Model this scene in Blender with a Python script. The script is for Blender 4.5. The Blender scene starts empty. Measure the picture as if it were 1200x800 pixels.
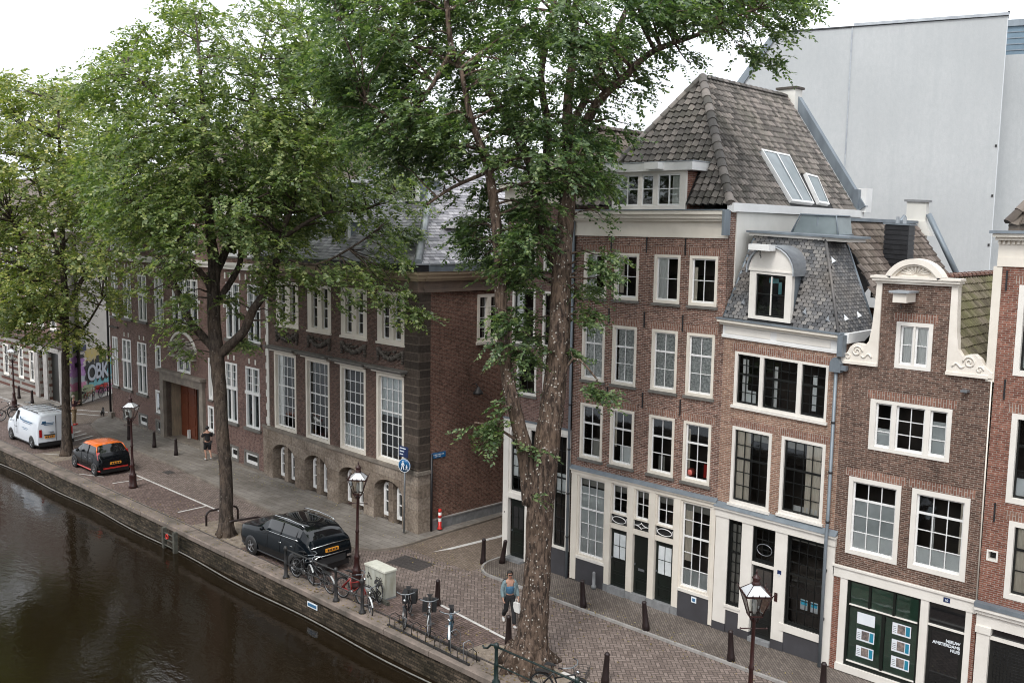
import bpy, bmesh, math, random
import numpy as np
from mathutils import Vector, Matrix
random.seed(7); RNG = np.random.default_rng(7)
PI = math.pi
S = bpy.context.scene
COL = S.collection

# ------------------------------------------------------------------ camera and survey of the site
FPX, PITCH, ROLL, ROW = 1109.7, .1177, .0155, -.8149      # focal length in px of a 1200 px wide frame
CAMZ = 12.1
_cp, _sp, _c, _s = math.cos(PITCH), math.sin(PITCH), math.cos(ROLL), math.sin(ROLL)
_F = np.array([0, _cp, -_sp]); _U = np.array([0, _sp, _cp]); _R = np.array([1., 0, 0])
_R, _U = _c*_R + _s*_U, -_s*_R + _c*_U
_d = np.array([math.sin(ROW), math.cos(ROW)])
_M = np.array([[-_d[0], -_d[1], 0], [_d[1], -_d[0], 0], [0, 0, 1.]])
CF, CU, CR = _M@_F, _M@_U, _M@_R
CAM = np.array([0, 0, CAMZ])
def ray(x, y): return CF + CR*(x-600)/FPX - CU*(y-400)/FPX
def atd(x, y, D): return CAM + ray(x, y)*D                # survey point at forward distance D
def dep(P): return float((np.array(P)-CAM)@CF)
def pln(x, y, P, n):
    r = ray(x, y); return CAM + r*(((np.array(P)-CAM)@n)/(r@n))

# ------------------------------------------------------------------ node helpers
MATS = {}
class NT:
    def __init__(s, name):
        s.m = bpy.data.materials.new(name); s.m.use_nodes = True
        s.t = s.m.node_tree; s.n = s.t.nodes; s.l = s.t.links
        s.p = s.n['Principled BSDF']; s.o = s.n['Material Output']; MATS[name] = s.m
    def node(s, k, **kw):
        n = s.n.new(k)
        for a, b in kw.items():
            if a.startswith('i_'): n.inputs[a[2:].replace('_', ' ')].default_value = b
            else: setattr(n, a, b)
        return n
    def link(s, a, b): s.l.new(a, b)
    def math(s, op, a, b=None, c=None, clamp=False):
        n = s.n.new('ShaderNodeMath'); n.operation = op; n.use_clamp = clamp
        for i, v in enumerate((a, b, c)):
            if v is None: continue
            if isinstance(v, (int, float)): n.inputs[i].default_value = v
            else: s.l.new(v, n.inputs[i])
        return n.outputs[0]
    def mix(s, f, a, b, blend='MIX'):
        n = s.n.new('ShaderNodeMix'); n.data_type = 'RGBA'; n.blend_type = blend
        for sock, v in ((n.inputs[0], f), (n.inputs[6], a), (n.inputs[7], b)):
            if isinstance(v, (int, float)): sock.default_value = v
            elif isinstance(v, tuple): sock.default_value = (*v, 1)
            else: s.l.new(v, sock)
        return n.outputs[2]
    def noise(s, vec, scale, detail=3, rough=.55, out=0):
        n = s.n.new('ShaderNodeTexNoise'); n.inputs['Scale'].default_value = scale
        n.inputs['Detail'].default_value = detail; n.inputs['Roughness'].default_value = rough
        if vec is not None: s.l.new(vec, n.inputs['Vector'])
        return n.outputs[out]
    def ramp(s, f, stops):
        n = s.n.new('ShaderNodeValToRGB'); e = n.color_ramp.elements
        while len(e) < len(stops): e.new(.5)
        for i, (p, c) in enumerate(stops):
            e[i].position = p; e[i].color = (*c, 1) if isinstance(c, tuple) else (c, c, c, 1)
        s.l.new(f, n.inputs[0]); return n.outputs[0]
    def tc(s, k='Object'):
        return s.n.new('ShaderNodeTexCoord').outputs[k]
    def world(s): return s.n.new('ShaderNodeNewGeometry').outputs['Position']
    def bump(s, h, st=.3, d=.02):
        b = s.n.new('ShaderNodeBump'); b.inputs['Strength'].default_value = st; b.inputs['Distance'].default_value = d
        s.l.new(h, b.inputs['Height']); s.l.new(b.outputs[0], s.p.inputs['Normal'])
    def base(s, c):
        if isinstance(c, tuple): s.p.inputs['Base Color'].default_value = (*c, 1)
        else: s.l.new(c, s.p.inputs['Base Color'])
    def rough(s, r):
        if isinstance(r, (int, float)): s.p.inputs['Roughness'].default_value = r
        else: s.l.new(r, s.p.inputs['Roughness'])

def speck(name, c1, c2, scale=3., rough=.7, bump=0., bscale=None, metal=0., stretch=None, spec=None, coat=0):
    """two related colours mixed by world-scale noise, plus fine grain"""
    t = NT(name); v = t.tc('Object')
    if stretch:
        mp = t.node('ShaderNodeMapping'); t.link(v, mp.inputs[0]); mp.inputs['Scale'].default_value = stretch; v = mp.outputs[0]
    f = t.ramp(t.noise(v, scale, 5, .6), [(.32, 0.), (.68, 1.)])
    t.base(t.mix(f, c1, c2)); t.rough(rough); t.p.inputs['Metallic'].default_value = metal
    if spec is not None: t.p.inputs['Specular IOR Level'].default_value = spec
    if coat: t.p.inputs['Coat Weight'].default_value = coat; t.p.inputs['Coat Roughness'].default_value = .04
    if bump: t.bump(t.noise(v, bscale or scale*6, 4), bump, .02)
    return t.m

def brick(name, c1, c2, mortar, bw=.18, bh=.054, m=.008, var=.5, rot=False, dirt=(.5, .5, .5), dirtamt=.5, msmooth=.15):
    t = NT(name); uv = t.tc('UV'); v = uv
    if rot:
        mp = t.node('ShaderNodeMapping'); t.link(uv, mp.inputs[0]); mp.inputs['Rotation'].default_value = (0, 0, PI/2); v = mp.outputs[0]
    b = t.node('ShaderNodeTexBrick'); t.link(v, b.inputs['Vector'])
    b.inputs['Color1'].default_value = (*c1, 1); b.inputs['Color2'].default_value = (*c2, 1); b.inputs['Mortar'].default_value = (*mortar, 1)
    b.inputs['Scale'].default_value = 1; b.inputs['Mortar Size'].default_value = m; b.inputs['Mortar Smooth'].default_value = msmooth
    b.inputs['Brick Width'].default_value = bw; b.inputs['Row Height'].default_value = bh; b.inputs['Bias'].default_value = 0
    big = t.noise(uv, .55, 4, .6); mid = t.noise(uv, 9., 2, .6)
    st = t.node('ShaderNodeMapping'); t.link(uv, st.inputs[0]); st.inputs['Scale'].default_value = (2.2, .35, 1)
    streak = t.noise(st.outputs[0], 1.5, 4, .65)
    c = t.mix(t.ramp(mid, [(.35, 0.), (.65, 1.)]), b.outputs['Color'], t.mix(1., b.outputs['Color'], (1-var*.55,)*3, 'MULTIPLY'))
    c = t.mix(t.ramp(big, [(.35, 0.), (.7, dirtamt)]), c, t.mix(1., c, dirt, 'MULTIPLY'))
    c = t.mix(t.ramp(streak, [(.5, 0.), (.75, .45)]), c, t.mix(1., c, (.55, .55, .56), 'MULTIPLY'))
    t.base(c); t.rough(.85); t.p.inputs['Specular IOR Level'].default_value = .25
    inv = t.math('SUBTRACT', 1., b.outputs['Fac'])
    t.bump(t.math('ADD', inv, t.math('MULTIPLY', mid, .6)), .6, .012)
    return t.m

# ------------------------------------------------------------------ materials
brick('brick_plum', (.145, .064, .048), (.33, .17, .125), (.50, .43, .37), var=.85)
brick('brick_tan', (.25, .125, .085), (.43, .25, .175), (.54, .46, .38), var=.6)
brick('brick_brown', (.095, .050, .038), (.225, .125, .092), (.36, .30, .25), var=.75, dirtamt=.6)
brick('brick_red', (.20, .068, .046), (.33, .135, .09), (.40, .32, .27), var=.7)
brick('brick_dark', (0.088, 0.053, 0.043), (0.206, 0.122, 0.098), (0.213, 0.169, 0.144), var=.6, m=.008, dirtamt=.5)
brick('brick_alley', (0.149, 0.067, 0.048), (0.333, 0.167, 0.121), (0.310, 0.230, 0.184), var=.8, m=.009, dirtamt=.75)
brick('brick_maroon', (0.138, 0.074, 0.062), (0.282, 0.166, 0.138), (0.288, 0.228, 0.204), var=.6, m=.008)
brick('brick_arch', (.23, .11, .08), (.34, .18, .13), (.46, .41, .36), bw=.24, bh=.065, rot=True, var=.5)
brick('brick_arch_dark', (.10, .055, .045), (.15, .085, .07), (.14, .11, .1), bw=.24, bh=.065, rot=True, var=.5)
brick('stone_blocks', (.33, .27, .215), (.45, .385, .32), (.24, .195, .16), bw=1.1, bh=.5, m=.008, var=.7, dirt=(.34, .30, .28), dirtamt=1.)
brick('quoin_stone', (.060, .048, .040), (.13, .10, .08), (.155, .125, .10), bw=3., bh=.33, m=.022, var=.6, dirt=(.5, .5, .5))
brick('quay_brick', (.05, .038, .028), (.20, .15, .11), (.055, .05, .038), bw=.28, bh=.085, m=.010, var=.9, dirt=(.22, .25, .17), dirtamt=1.)
brick('banded_brick', (.10, .05, .04), (.14, .07, .055), (.30, .29, .27), bw=4., bh=.45, m=.13, var=.4, msmooth=.05)
brick('ladder_slate', (.10, .10, .105), (.19, .185, .18), (.05, .05, .05), bw=.22, bh=.14, m=.01, var=.6)
speck('cream_paint', (.74, .69, .61), (.64, .59, .51), 1.2, .5)
speck('white_paint', (.75, .72, .67), (.66, .63, .58), 1.5, .45)
speck('bright_white', (.77, .77, .76), (.68, .68, .67), 1.5, .4)
speck('pale_render', (.72, .70, .65), (.58, .57, .53), .8, .8, .15)
speck('ochre_cornice', (0.414, 0.322, 0.218), (0.322, 0.247, 0.172), 1.4, .6)
speck('frieze_stone', (0.195, 0.137, 0.104), (0.117, 0.091, 0.075), 2.2, .8, .3)
speck('dark_stone', (.085, .072, .060), (.045, .038, .033), 6., .8, .6, 14)
speck('sill_stone', (.17, .16, .145), (.11, .105, .095), 4., .75, .2)
speck('step_stone', (.25, .255, .26), (.16, .165, .17), 5., .7, .2)
speck('charcoal_plinth', (.055, .055, .062), (.042, .040, .044), 1.6, .65, .1)
speck('zinc', (.22, .255, .285), (.15, .175, .20), 2.5, .5, .12, metal=.35, stretch=(1, 1, .3))
speck('zinc_pale', (.42, .45, .47), (.28, .30, .33), 3., .45, .1, metal=.3)
speck('dark_metal', (.035, .036, .04), (.02, .02, .022), 6., .45, metal=.3)
speck('black_paint', (.012, .013, .012), (.008, .009, .009), 3., .3)
speck('door_green', (0.008, 0.013, 0.010), (0.006, 0.008, 0.007), 3., .28)
speck('red_wood', (.17, .045, .018), (.11, .028, .012), 5., .5, .2, stretch=(6, 6, .5))
speck('tan_stone', (.34, .27, .19), (.17, .14, .105), 1.6, .8, .3, stretch=(3, 3, .6))
speck('gate_stone', (0.241, 0.207, 0.172), (0.132, 0.115, 0.098), 2.2, .8, .35)
speck('maroon_iron', (0.0377, 0.0111, 0.0097), (0.0228, 0.0078, 0.0072), 8., .38, .12)
speck('bollard_iron', (0.0189, 0.0091, 0.0091), (0.0117, 0.0065, 0.0065), 9., .45, .2)
speck('green_iron', (.012, .030, .028), (.010, .018, .017), 8., .35, .15)
speck('gun_iron', (.02, .024, .026), (.035, .03, .028), 8., .45, .15)
speck('galvanised', (.30, .32, .34), (.20, .215, .23), 10., .4, metal=.6)
speck('cabinet_paint', (.50, .52, .47), (.30, .29, .23), 2.3, .6, .1, stretch=(1.5, 1.5, .5))
speck('cabinet_lid', (.66, .66, .58), (.50, .50, .42), 3., .5)
t = NT('grey_render'); v = t.tc('Object')
def _mp(t, v, s):
    m_ = t.node('ShaderNodeMapping'); t.link(v, m_.inputs[0]); m_.inputs['Scale'].default_value = s; return m_.outputs[0]
st_ = t.noise(_mp(t, v, (1.6, 1.6, .10)), 1.3, 6, .7); fn_ = t.noise(_mp(t, v, (1, 1, .5)), 6., 6, .75); bg_ = t.noise(v, .18, 3, .5)
cc_ = t.mix(t.ramp(bg_, [(.3, 0.), (.7, 1.)]), (.47, .485, .49), (.39, .405, .41)); cc_ = t.mix(t.ramp(st_, [(.48, 0.), (.80, .5)]), cc_, (.35, .37, .38)); cc_ = t.mix(t.ramp(fn_, [(.40, 0.), (.72, .55)]), cc_, (.36, .38, .39))
t.base(cc_); t.rough(.9); t.bump(fn_, .5, .03)
speck('grey_render_lit', (.60, .63, .65), (.52, .55, .57), .55, .85, .1, stretch=(1, 1, .25))  # the same render, with the light on the return face painted in
speck('blue_cladding', (.14, .21, .27), (.10, .155, .20), 3., .5)
speck('coping_stone', (.25, .20, .17), (.105, .09, .075), 1.3, .85, .4, 12)
speck('kerb_stone', (.36, .345, .33), (.24, .23, .22), 3., .8, .15)
speck('road_paint', (.66, .65, .62), (.44, .42, .40), 6., .7)
speck('gravel_sand', (.30, .25, .20), (.15, .12, .095), 5., .9, .8, 60)
speck('iron_cover', (.075, .065, .062), (.045, .04, .038), 20., .6, .4)
speck('rubber', (.018, .018, .019), (.012, .012, .012), 8., .75)
speck('alloy', (.45, .46, .48), (.33, .34, .35), 4., .3, metal=.9)
speck('chrome', (.62, .63, .64), (.55, .56, .57), 4., .18, metal=1.)
speck('steel_spoke', (.35, .36, .37), (.28, .29, .30), 4., .35, metal=.8)
speck('van_white', (.74, .78, .83), (.68, .72, .78), .7, .25, coat=.6)
speck('car_black', (.004, .005, .007), (.004, .005, .006), 1., .15, coat=.2, spec=.2)
speck('suv_blue_black', (.003, .006, .009), (.003, .005, .007), 1., .15, coat=.2, spec=.2)
speck('car_orange', (.80, .16, .012), (.74, .145, .011), 1., .25, coat=.6)
speck('car_red', (.52, .025, .018), (.45, .02, .015), 1., .3, coat=.5)
speck('plastic_black', (.016, .016, .018), (.012, .012, .013), 3., .5)
speck('plate_orange', (.72, .30, .03), (.66, .27, .03), 6., .4)
speck('ink_black', (.01, .01, .01), (.015, .015, .015), 3., .6)
speck('ink_blue', (.05, .16, .30), (.04, .13, .25), 3., .5)
speck('sign_blue', (.012, .13, .32), (.010, .11, .28), 3., .35)
speck('navy_plate', (.012, .028, .10), (.010, .022, .08), 3., .35)
speck('sign_white', (.75, .80, .84), (.70, .75, .80), 3., .4)
speck('teal_print', (.02, .23, .34), (.015, .17, .27), 9., .4)
speck('photo_print', (.30, .24, .21), (.06, .055, .06), 14., .4)
speck('poster_white', (.72, .76, .80), (.66, .70, .74), 5., .4)
speck('green_blind', (.055, .165, .110), (.040, .120, .080), 1.4, .5)
speck('curtain_cream', (.90, .84, .74), (.70, .62, .52), 9., .9, stretch=(6, 1, .3))
speck('curtain_white', (.90, .90, .89), (.68, .69, .69), 9., .9, stretch=(7, 1, .2))
speck('frosted', (.70, .73, .74), (.52, .56, .57), 2., .35)
speck('frosted_light', (.88, .90, .90), (.78, .81, .82), 2., .3)
speck('lace', (0.900, 0.900, 0.900), (0.255, 0.285, 0.285), 16., .9)
speck('blind_grey', (.36, .355, .33), (.28, .275, .25), 2., .7)
speck('leather_black', (.02, .02, .022), (.014, .014, .015), 14., .6)
speck('bike_red', (.34, .02, .018), (.26, .018, .015), 5., .3, coat=.4)
speck('bike_white', (.60, .62, .62), (.50, .52, .52), 5., .35)
speck('bike_black', (.015, .016, .018), (.022, .022, .024), 5., .35)
speck('bike_blue', (.06, .12, .17), (.05, .10, .14), 5., .35)
speck('bag_black', (.014, .015, .017), (.022, .023, .024), 12., .8, .3)
speck('skin', (.42, .24, .17), (.37, .20, .14), 12., .55)
speck('hair_dark', (.018, .013, .011), (.010, .008, .007), 30., .5, .4)
speck('cloth_denim', (.055, .15, .25), (.04, .11, .19), 30., .85, .2)
speck('cloth_grey', (.19, .26, .28), (.14, .20, .22), 20., .9, .3)
speck('cloth_black', (.012, .012, .014), (.020, .020, .022), 20., .9, .3)
speck('cloth_maroon', (.050, .014, .022), (.034, .010, .016), 20., .9, .3)
speck('cloth_khaki', (.34, .25, .15), (.26, .19, .115), 15., .9, .3)
speck('cloth_cap', (.45, .38, .33), (.36, .30, .27), 15., .9)
speck('shoe_white', (.55, .55, .54), (.42, .42, .42), 15., .6)
speck('red_plastic', (.60, .03, .02), (.50, .025, .02), 6., .4)
speck('white_plastic', (.75, .75, .73), (.66, .66, .64), 6., .4)
speck('coral_pot', (.50, .12, .09), (.42, .09, .07), 6., .6)
speck('lamp_opal', (.62, .64, .66), (.50, .52, .54), 3., .35)
speck('fur_black', (.014, .012, .012), (.026, .022, .02), 30., .8, .5)
speck('cast_relief', (0.144, 0.126, 0.108), (0.072, 0.062, 0.054), 7., .85, .9, 18)
speck('crest_relief', (.42, .39, .35), (.20, .18, .16), 6., .85, .9, 14)
speck('gable_trim', (.76, .71, .64), (.66, .61, .54), 2., .6, .15)
speck('boom_float', (0.231, 0.226, 0.209), (0.138, 0.132, 0.121), 8., .6)
speck('timber_grey', (.10, .098, .078), (.05, .05, .042), 5., .85, .4)
speck('spray_purple', (.33, .14, .44), (.52, .33, .60), 2.4, .7)
speck('spray_yellow', (.55, .45, .10), (.48, .42, .26), 3., .7)
speck('spray_silver', (.52, .56, .62), (.42, .47, .55), 2.5, .7)
speck('spray_cyan', (.10, .38, .44), (.25, .48, .52), 3., .7)
speck('spray_pink', (.55, .16, .34), (.60, .34, .45), 3., .7)
speck('spray_green', (.28, .38, .20), (.42, .44, .32), 3., .7)

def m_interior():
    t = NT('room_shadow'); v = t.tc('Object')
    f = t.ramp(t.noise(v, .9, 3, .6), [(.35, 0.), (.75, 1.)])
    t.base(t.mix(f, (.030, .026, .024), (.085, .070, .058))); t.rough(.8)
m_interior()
def m_glass(name='window_glass', tint=.93, refl=1.1):
    t = NT(name); t.n.remove(t.p)
    fr = t.node('ShaderNodeFresnel'); fr.inputs[0].default_value = 1.5
    gl = t.node('ShaderNodeBsdfGlossy'); gl.inputs['Roughness'].default_value = .03; gl.inputs['Color'].default_value = (.92, .97, 1, 1)
    b = t.node('ShaderNodeBump'); b.inputs['Strength'].default_value = .05; b.inputs['Distance'].default_value = .05
    t.link(t.noise(t.tc('Object'), 1.6, 2), b.inputs['Height']); t.link(b.outputs[0], gl.inputs['Normal'])
    tr = t.node('ShaderNodeBsdfTransparent'); tr.inputs[0].default_value = (tint, tint*1.01, tint*.99, 1)
    mx = t.node('ShaderNodeMixShader'); t.link(t.math('MULTIPLY', fr.outputs[0], refl, clamp=True), mx.inputs[0])
    t.link(tr.outputs[0], mx.inputs[1]); t.link(gl.outputs[0], mx.inputs[2]); t.link(mx.outputs[0], t.o.inputs[0])
m_glass(); m_glass('lamp_glass', .93, 1.0)
t = NT('car_glass'); t.base((.006, .007, .008)); t.rough(.04); t.p.inputs['Specular IOR Level'].default_value = .85
t = NT('roof_pane'); t.base(t.mix(t.ramp(t.noise(t.tc('Object'), 1.2, 3), [(.3, 0.), (.7, 1.)]), (.24, .28, .29), (.16, .19, .20))); t.rough(.12)
t = NT('tail_light'); t.base((.42, .012, .012)); t.rough(.15); t.p.inputs['Coat Weight'].default_value = 1

def m_pantile(name, c1, c2, c3, moss=(.10, .10, .05), mossamt=.3, rough=.75):
    t = NT(name); g = t.n.new('ShaderNodeNewGeometry'); ri = g.outputs['Random Per Island']; v = t.tc('Object')
    c = t.ramp(ri, [(0., tuple(x*.72 for x in c1)), (.5, c2), (1., tuple(x*1.2 for x in c3))])
    n2 = t.noise(v, 14, 4, .7)
    c = t.mix(t.ramp(n2, [(.4, 0.), (.75, .6)]), c, t.mix(1., c, (.62, .60, .58), 'MULTIPLY'))
    c = t.mix(t.ramp(t.noise(v, .8, 4, .6), [(.45, 0.), (.75, mossamt)]), c, moss)
    t.base(c); t.rough(rough); t.p.inputs['Specular IOR Level'].default_value = .35
    t.bump(n2, .25, .01)
m_pantile('pantile_grey', (.105, .096, .088), (.155, .140, .128), (.225, .198, .180), (.115, .112, .08), .4)
m_pantile('pantile_brown', (.095, .075, .064), (.135, .108, .092), (.175, .148, .130), (.11, .10, .07), .35)
m_pantile('pantile_moss', (.12, .10, .07), (.15, .135, .085), (.17, .145, .11), (.16, .17, .055), .8)
m_pantile('slate_tile', (.080, .084, .092), (.125, .125, .130), (.20, .19, .18), (.15, .125, .10), .5, .45)
m_pantile('slate_pale', (.22, .22, .245), (.30, .295, .32), (.42, .41, .43), (.24, .22, .20), .3, .40)

def m_herring(name, c1, c2, mortar, w=.105, rot=0.):
    """herringbone paving: 2:1 bricks, worked out cell by cell"""
    t = NT(name); mp = t.node('ShaderNodeMapping'); t.link(t.world(), mp.inputs[0]); mp.inputs['Rotation'].default_value = (0, 0, rot)
    mp.inputs['Scale'].default_value = (1/w, 1/w, 1)
    sx = t.node('ShaderNodeSeparateXYZ'); t.link(mp.outputs[0], sx.inputs[0]); x, y = sx.outputs[0], sx.outputs[1]
    M = t.math
    i, j = M('FLOOR', x), M('FLOOR', y); fx, fy = M('SUBTRACT', x, i), M('SUBTRACT', y, j)
    k = M('FLOORED_MODULO', M('SUBTRACT', i, j), 4.)
    eq = lambda n: M('COMPARE', k, float(n), .25)
    k0, k1, k2, k3 = eq(0), eq(1), eq(2), eq(3)
    dl = M('ADD', fx, k1); dr = M('ADD', M('SUBTRACT', 1., fx), k0)
    db = M('ADD', fy, k2); dt = M('ADD', M('SUBTRACT', 1., fy), k3)
    d = M('MINIMUM', M('MINIMUM', dl, dr), M('MINIMUM', db, dt))
    edge = M('SMOOTHSTEP', d, .03, .14) if False else M('MULTIPLY', M('SUBTRACT', d, .03), 8., clamp=True)
    cb = t.node('ShaderNodeCombineXYZ'); t.link(M('SUBTRACT', i, k1), cb.inputs[0]); t.link(M('SUBTRACT', j, k2), cb.inputs[1])
    wn = t.node('ShaderNodeTexWhiteNoise'); wn.noise_dimensions = '2D'; t.link(cb.outputs[0], wn.inputs['Vector'])
    big = t.noise(t.world(), .22, 5, .6); fine = t.noise(t.world(), 25., 3, .7)
    c = t.mix(wn.outputs['Value'], c1, c2)
    c = t.mix(edge, mortar, c)
    c = t.mix(t.ramp(big, [(.38, 0.), (.68, .6)]), c, t.mix(1., c, (.66, .64, .64), 'MULTIPLY'))
    c = t.mix(t.ramp(fine, [(.4, 0.), (.7, .35)]), c, t.mix(1., c, (.6, .6, .6), 'MULTIPLY'))
    t.base(c); t.rough(.8); t.p.inputs['Specular IOR Level'].default_value = .3
    t.bump(M('ADD', edge, M('MULTIPLY', fine, .5)), .5, .01)
m_herring('road_clinker', (.165, .130, .114), (.275, .222, .196), (.075, .060, .052), .115, PI/4)
m_herring('alley_clinker', (.165, .128, .098), (.245, .195, .155), (.085, .068, .056), .10, .2)
m_herring('parking_clinker', (.130, .092, .080), (.225, .165, .146), (.060, .048, .042), .105, 0.)
def m_paving(name, c1, c2, mortar, bw, bh, rot=0., dirt=(.5, .48, .45)):
    t = NT(name); mp = t.node('ShaderNodeMapping'); t.link(t.world(), mp.inputs[0]); mp.inputs['Rotation'].default_value = (0, 0, rot)
    b = t.node('ShaderNodeTexBrick'); t.link(mp.outputs[0], b.inputs['Vector'])
    b.inputs['Color1'].default_value = (*c1, 1); b.inputs['Color2'].default_value = (*c2, 1); b.inputs['Mortar'].default_value = (*mortar, 1)
    b.inputs['Scale'].default_value = 1; b.inputs['Mortar Size'].default_value = .009; b.inputs['Mortar Smooth'].default_value = .3
    b.inputs['Brick Width'].default_value = bw; b.inputs['Row Height'].default_value = bh
    big = t.noise(t.world(), .5, 5, .65); fine = t.noise(t.world(), 18., 3, .7)
    c = t.mix(t.ramp(big, [(.35, 0.), (.65, .8)]), b.outputs[0], t.mix(1., b.outputs[0], dirt, 'MULTIPLY'))
    c = t.mix(t.ramp(fine, [(.4, 0.), (.7, .35)]), c, t.mix(1., c, (.6, .6, .6), 'MULTIPLY'))
    t.base(c); t.rough(.85); t.p.inputs['Specular IOR Level'].default_value = .3
    t.bump(t.math('SUBTRACT', fine, b.outputs['Fac']), .4, .01)
m_paving('pavement_brick', (.145, .122, .108), (.225, .192, .170), (.085, .072, .064), .21, .07, PI/4)
m_paving('pavement_slab', (0.222, 0.202, 0.182), (0.282, 0.258, 0.234), (0.108, 0.096, 0.086), .6, .3, .0)

def m_water():
    t = NT('canal_water'); v = t.world()
    t.base((.012, .008, .004)); t.rough(.05); t.p.inputs['IOR'].default_value = 1.33
    mp = t.node('ShaderNodeMapping'); t.link(v, mp.inputs[0]); mp.inputs['Scale'].default_value = (1, 1.5, 1)
    a = t.noise(mp.outputs[0], 2.2, 3, .6); b = t.noise(mp.outputs[0], 9., 2, .5); c = t.noise(v, .25, 2, .5)
    h = t.math('ADD', t.math('MULTIPLY', a, 1.), t.math('MULTIPLY', b, .22))
    h = t.math('MULTIPLY', h, t.ramp(c, [(.3, .35), (.7, 1.)]))
    t.bump(h, .25, .05)
m_water()
def m_bark(name, c1, c2, c3, sc=7.):
    t = NT(name); v = t.tc('Object')
    mp = t.node('ShaderNodeMapping'); t.link(v, mp.inputs[0]); mp.inputs['Scale'].default_value = (1, 1, .28)
    n1 = t.noise(mp.outputs[0], sc*1.6, 6, .7); n2 = t.noise(v, .9, 3, .6)
    vo = t.node('ShaderNodeTexVoronoi'); t.link(mp.outputs[0], vo.inputs['Vector']); vo.inputs['Scale'].default_value = sc*1.4
    c = t.mix(t.ramp(n1, [(.42, 0.), (.58, 1.)]), c1, c2)
    sp = t.node('ShaderNodeTexVoronoi'); t.link(v, sp.inputs['Vector']); sp.inputs['Scale'].default_value = sc*1.5
    spots = t.ramp(sp.outputs['Distance'], [(.14, 1.), (.30, 0.)])
    gate = t.ramp(t.noise(v, sc*.6, 3, .6), [(.46, 0.), (.56, 1.)])
    c = t.mix(t.math('MULTIPLY', t.math('MULTIPLY', spots, gate), .85), c, c3)
    c = t.mix(t.ramp(n2, [(.45, 0.), (.7, .4)]), c, (.115, .078, .052))
    t.base(c); t.rough(.9); t.p.inputs['Specular IOR Level'].default_value = .2
    t.bump(t.math('ADD', n1, t.math('MULTIPLY', vo.outputs['Distance'], .6)), .8, .028)
m_bark('bark_elm', (.028, .020, .016), (.130, .092, .070), (.55, .52, .47))
m_bark('bark_dark', (.030, .024, .020), (.085, .066, .054), (.17, .155, .135), 6.)
def m_leaf(name, c1, c2, c3):
    t = NT(name); g = t.n.new('ShaderNodeNewGeometry'); ri = g.outputs['Random Per Island']
    c = t.ramp(ri, [(0., c1), (.6, c2), (1., c3)])
    n = t.ramp(t.noise(t.tc('Object'), .35, 3, .6), [(.38, 0.), (.68, 1.)])
    c = t.mix(t.math('MULTIPLY', n, .5), c, t.mix(1., c, (1.5, 1.28, .85), 'MULTIPLY'))
    t.base(c); t.rough(.36); t.p.inputs['Specular IOR Level'].default_value = .6
    tr = t.node('ShaderNodeBsdfTranslucent'); t.link(t.mix(1., c, (1.3, 1.5, .6), 'MULTIPLY'), tr.inputs[0])
    mx = t.node('ShaderNodeMixShader'); mx.inputs[0].default_value = .42
    t.link(t.p.outputs[0], mx.inputs[1]); t.link(tr.outputs[0], mx.inputs[2]); t.link(mx.outputs[0], t.o.inputs[0])
m_leaf('leaf_elm', (.042, .078, .036), (.088, .142, .068), (.23, .30, .15))
m_leaf('leaf_mid', (.072, .115, .048), (.145, .205, .082), (.33, .37, .17))
m_leaf('leaf_light', (.090, .138, .048), (.190, .240, .085), (.42, .42, .17))

m_leaf('leaf_fallen', (.14, .10, .05), (.24, .19, .09), (.38, .33, .22))
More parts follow.
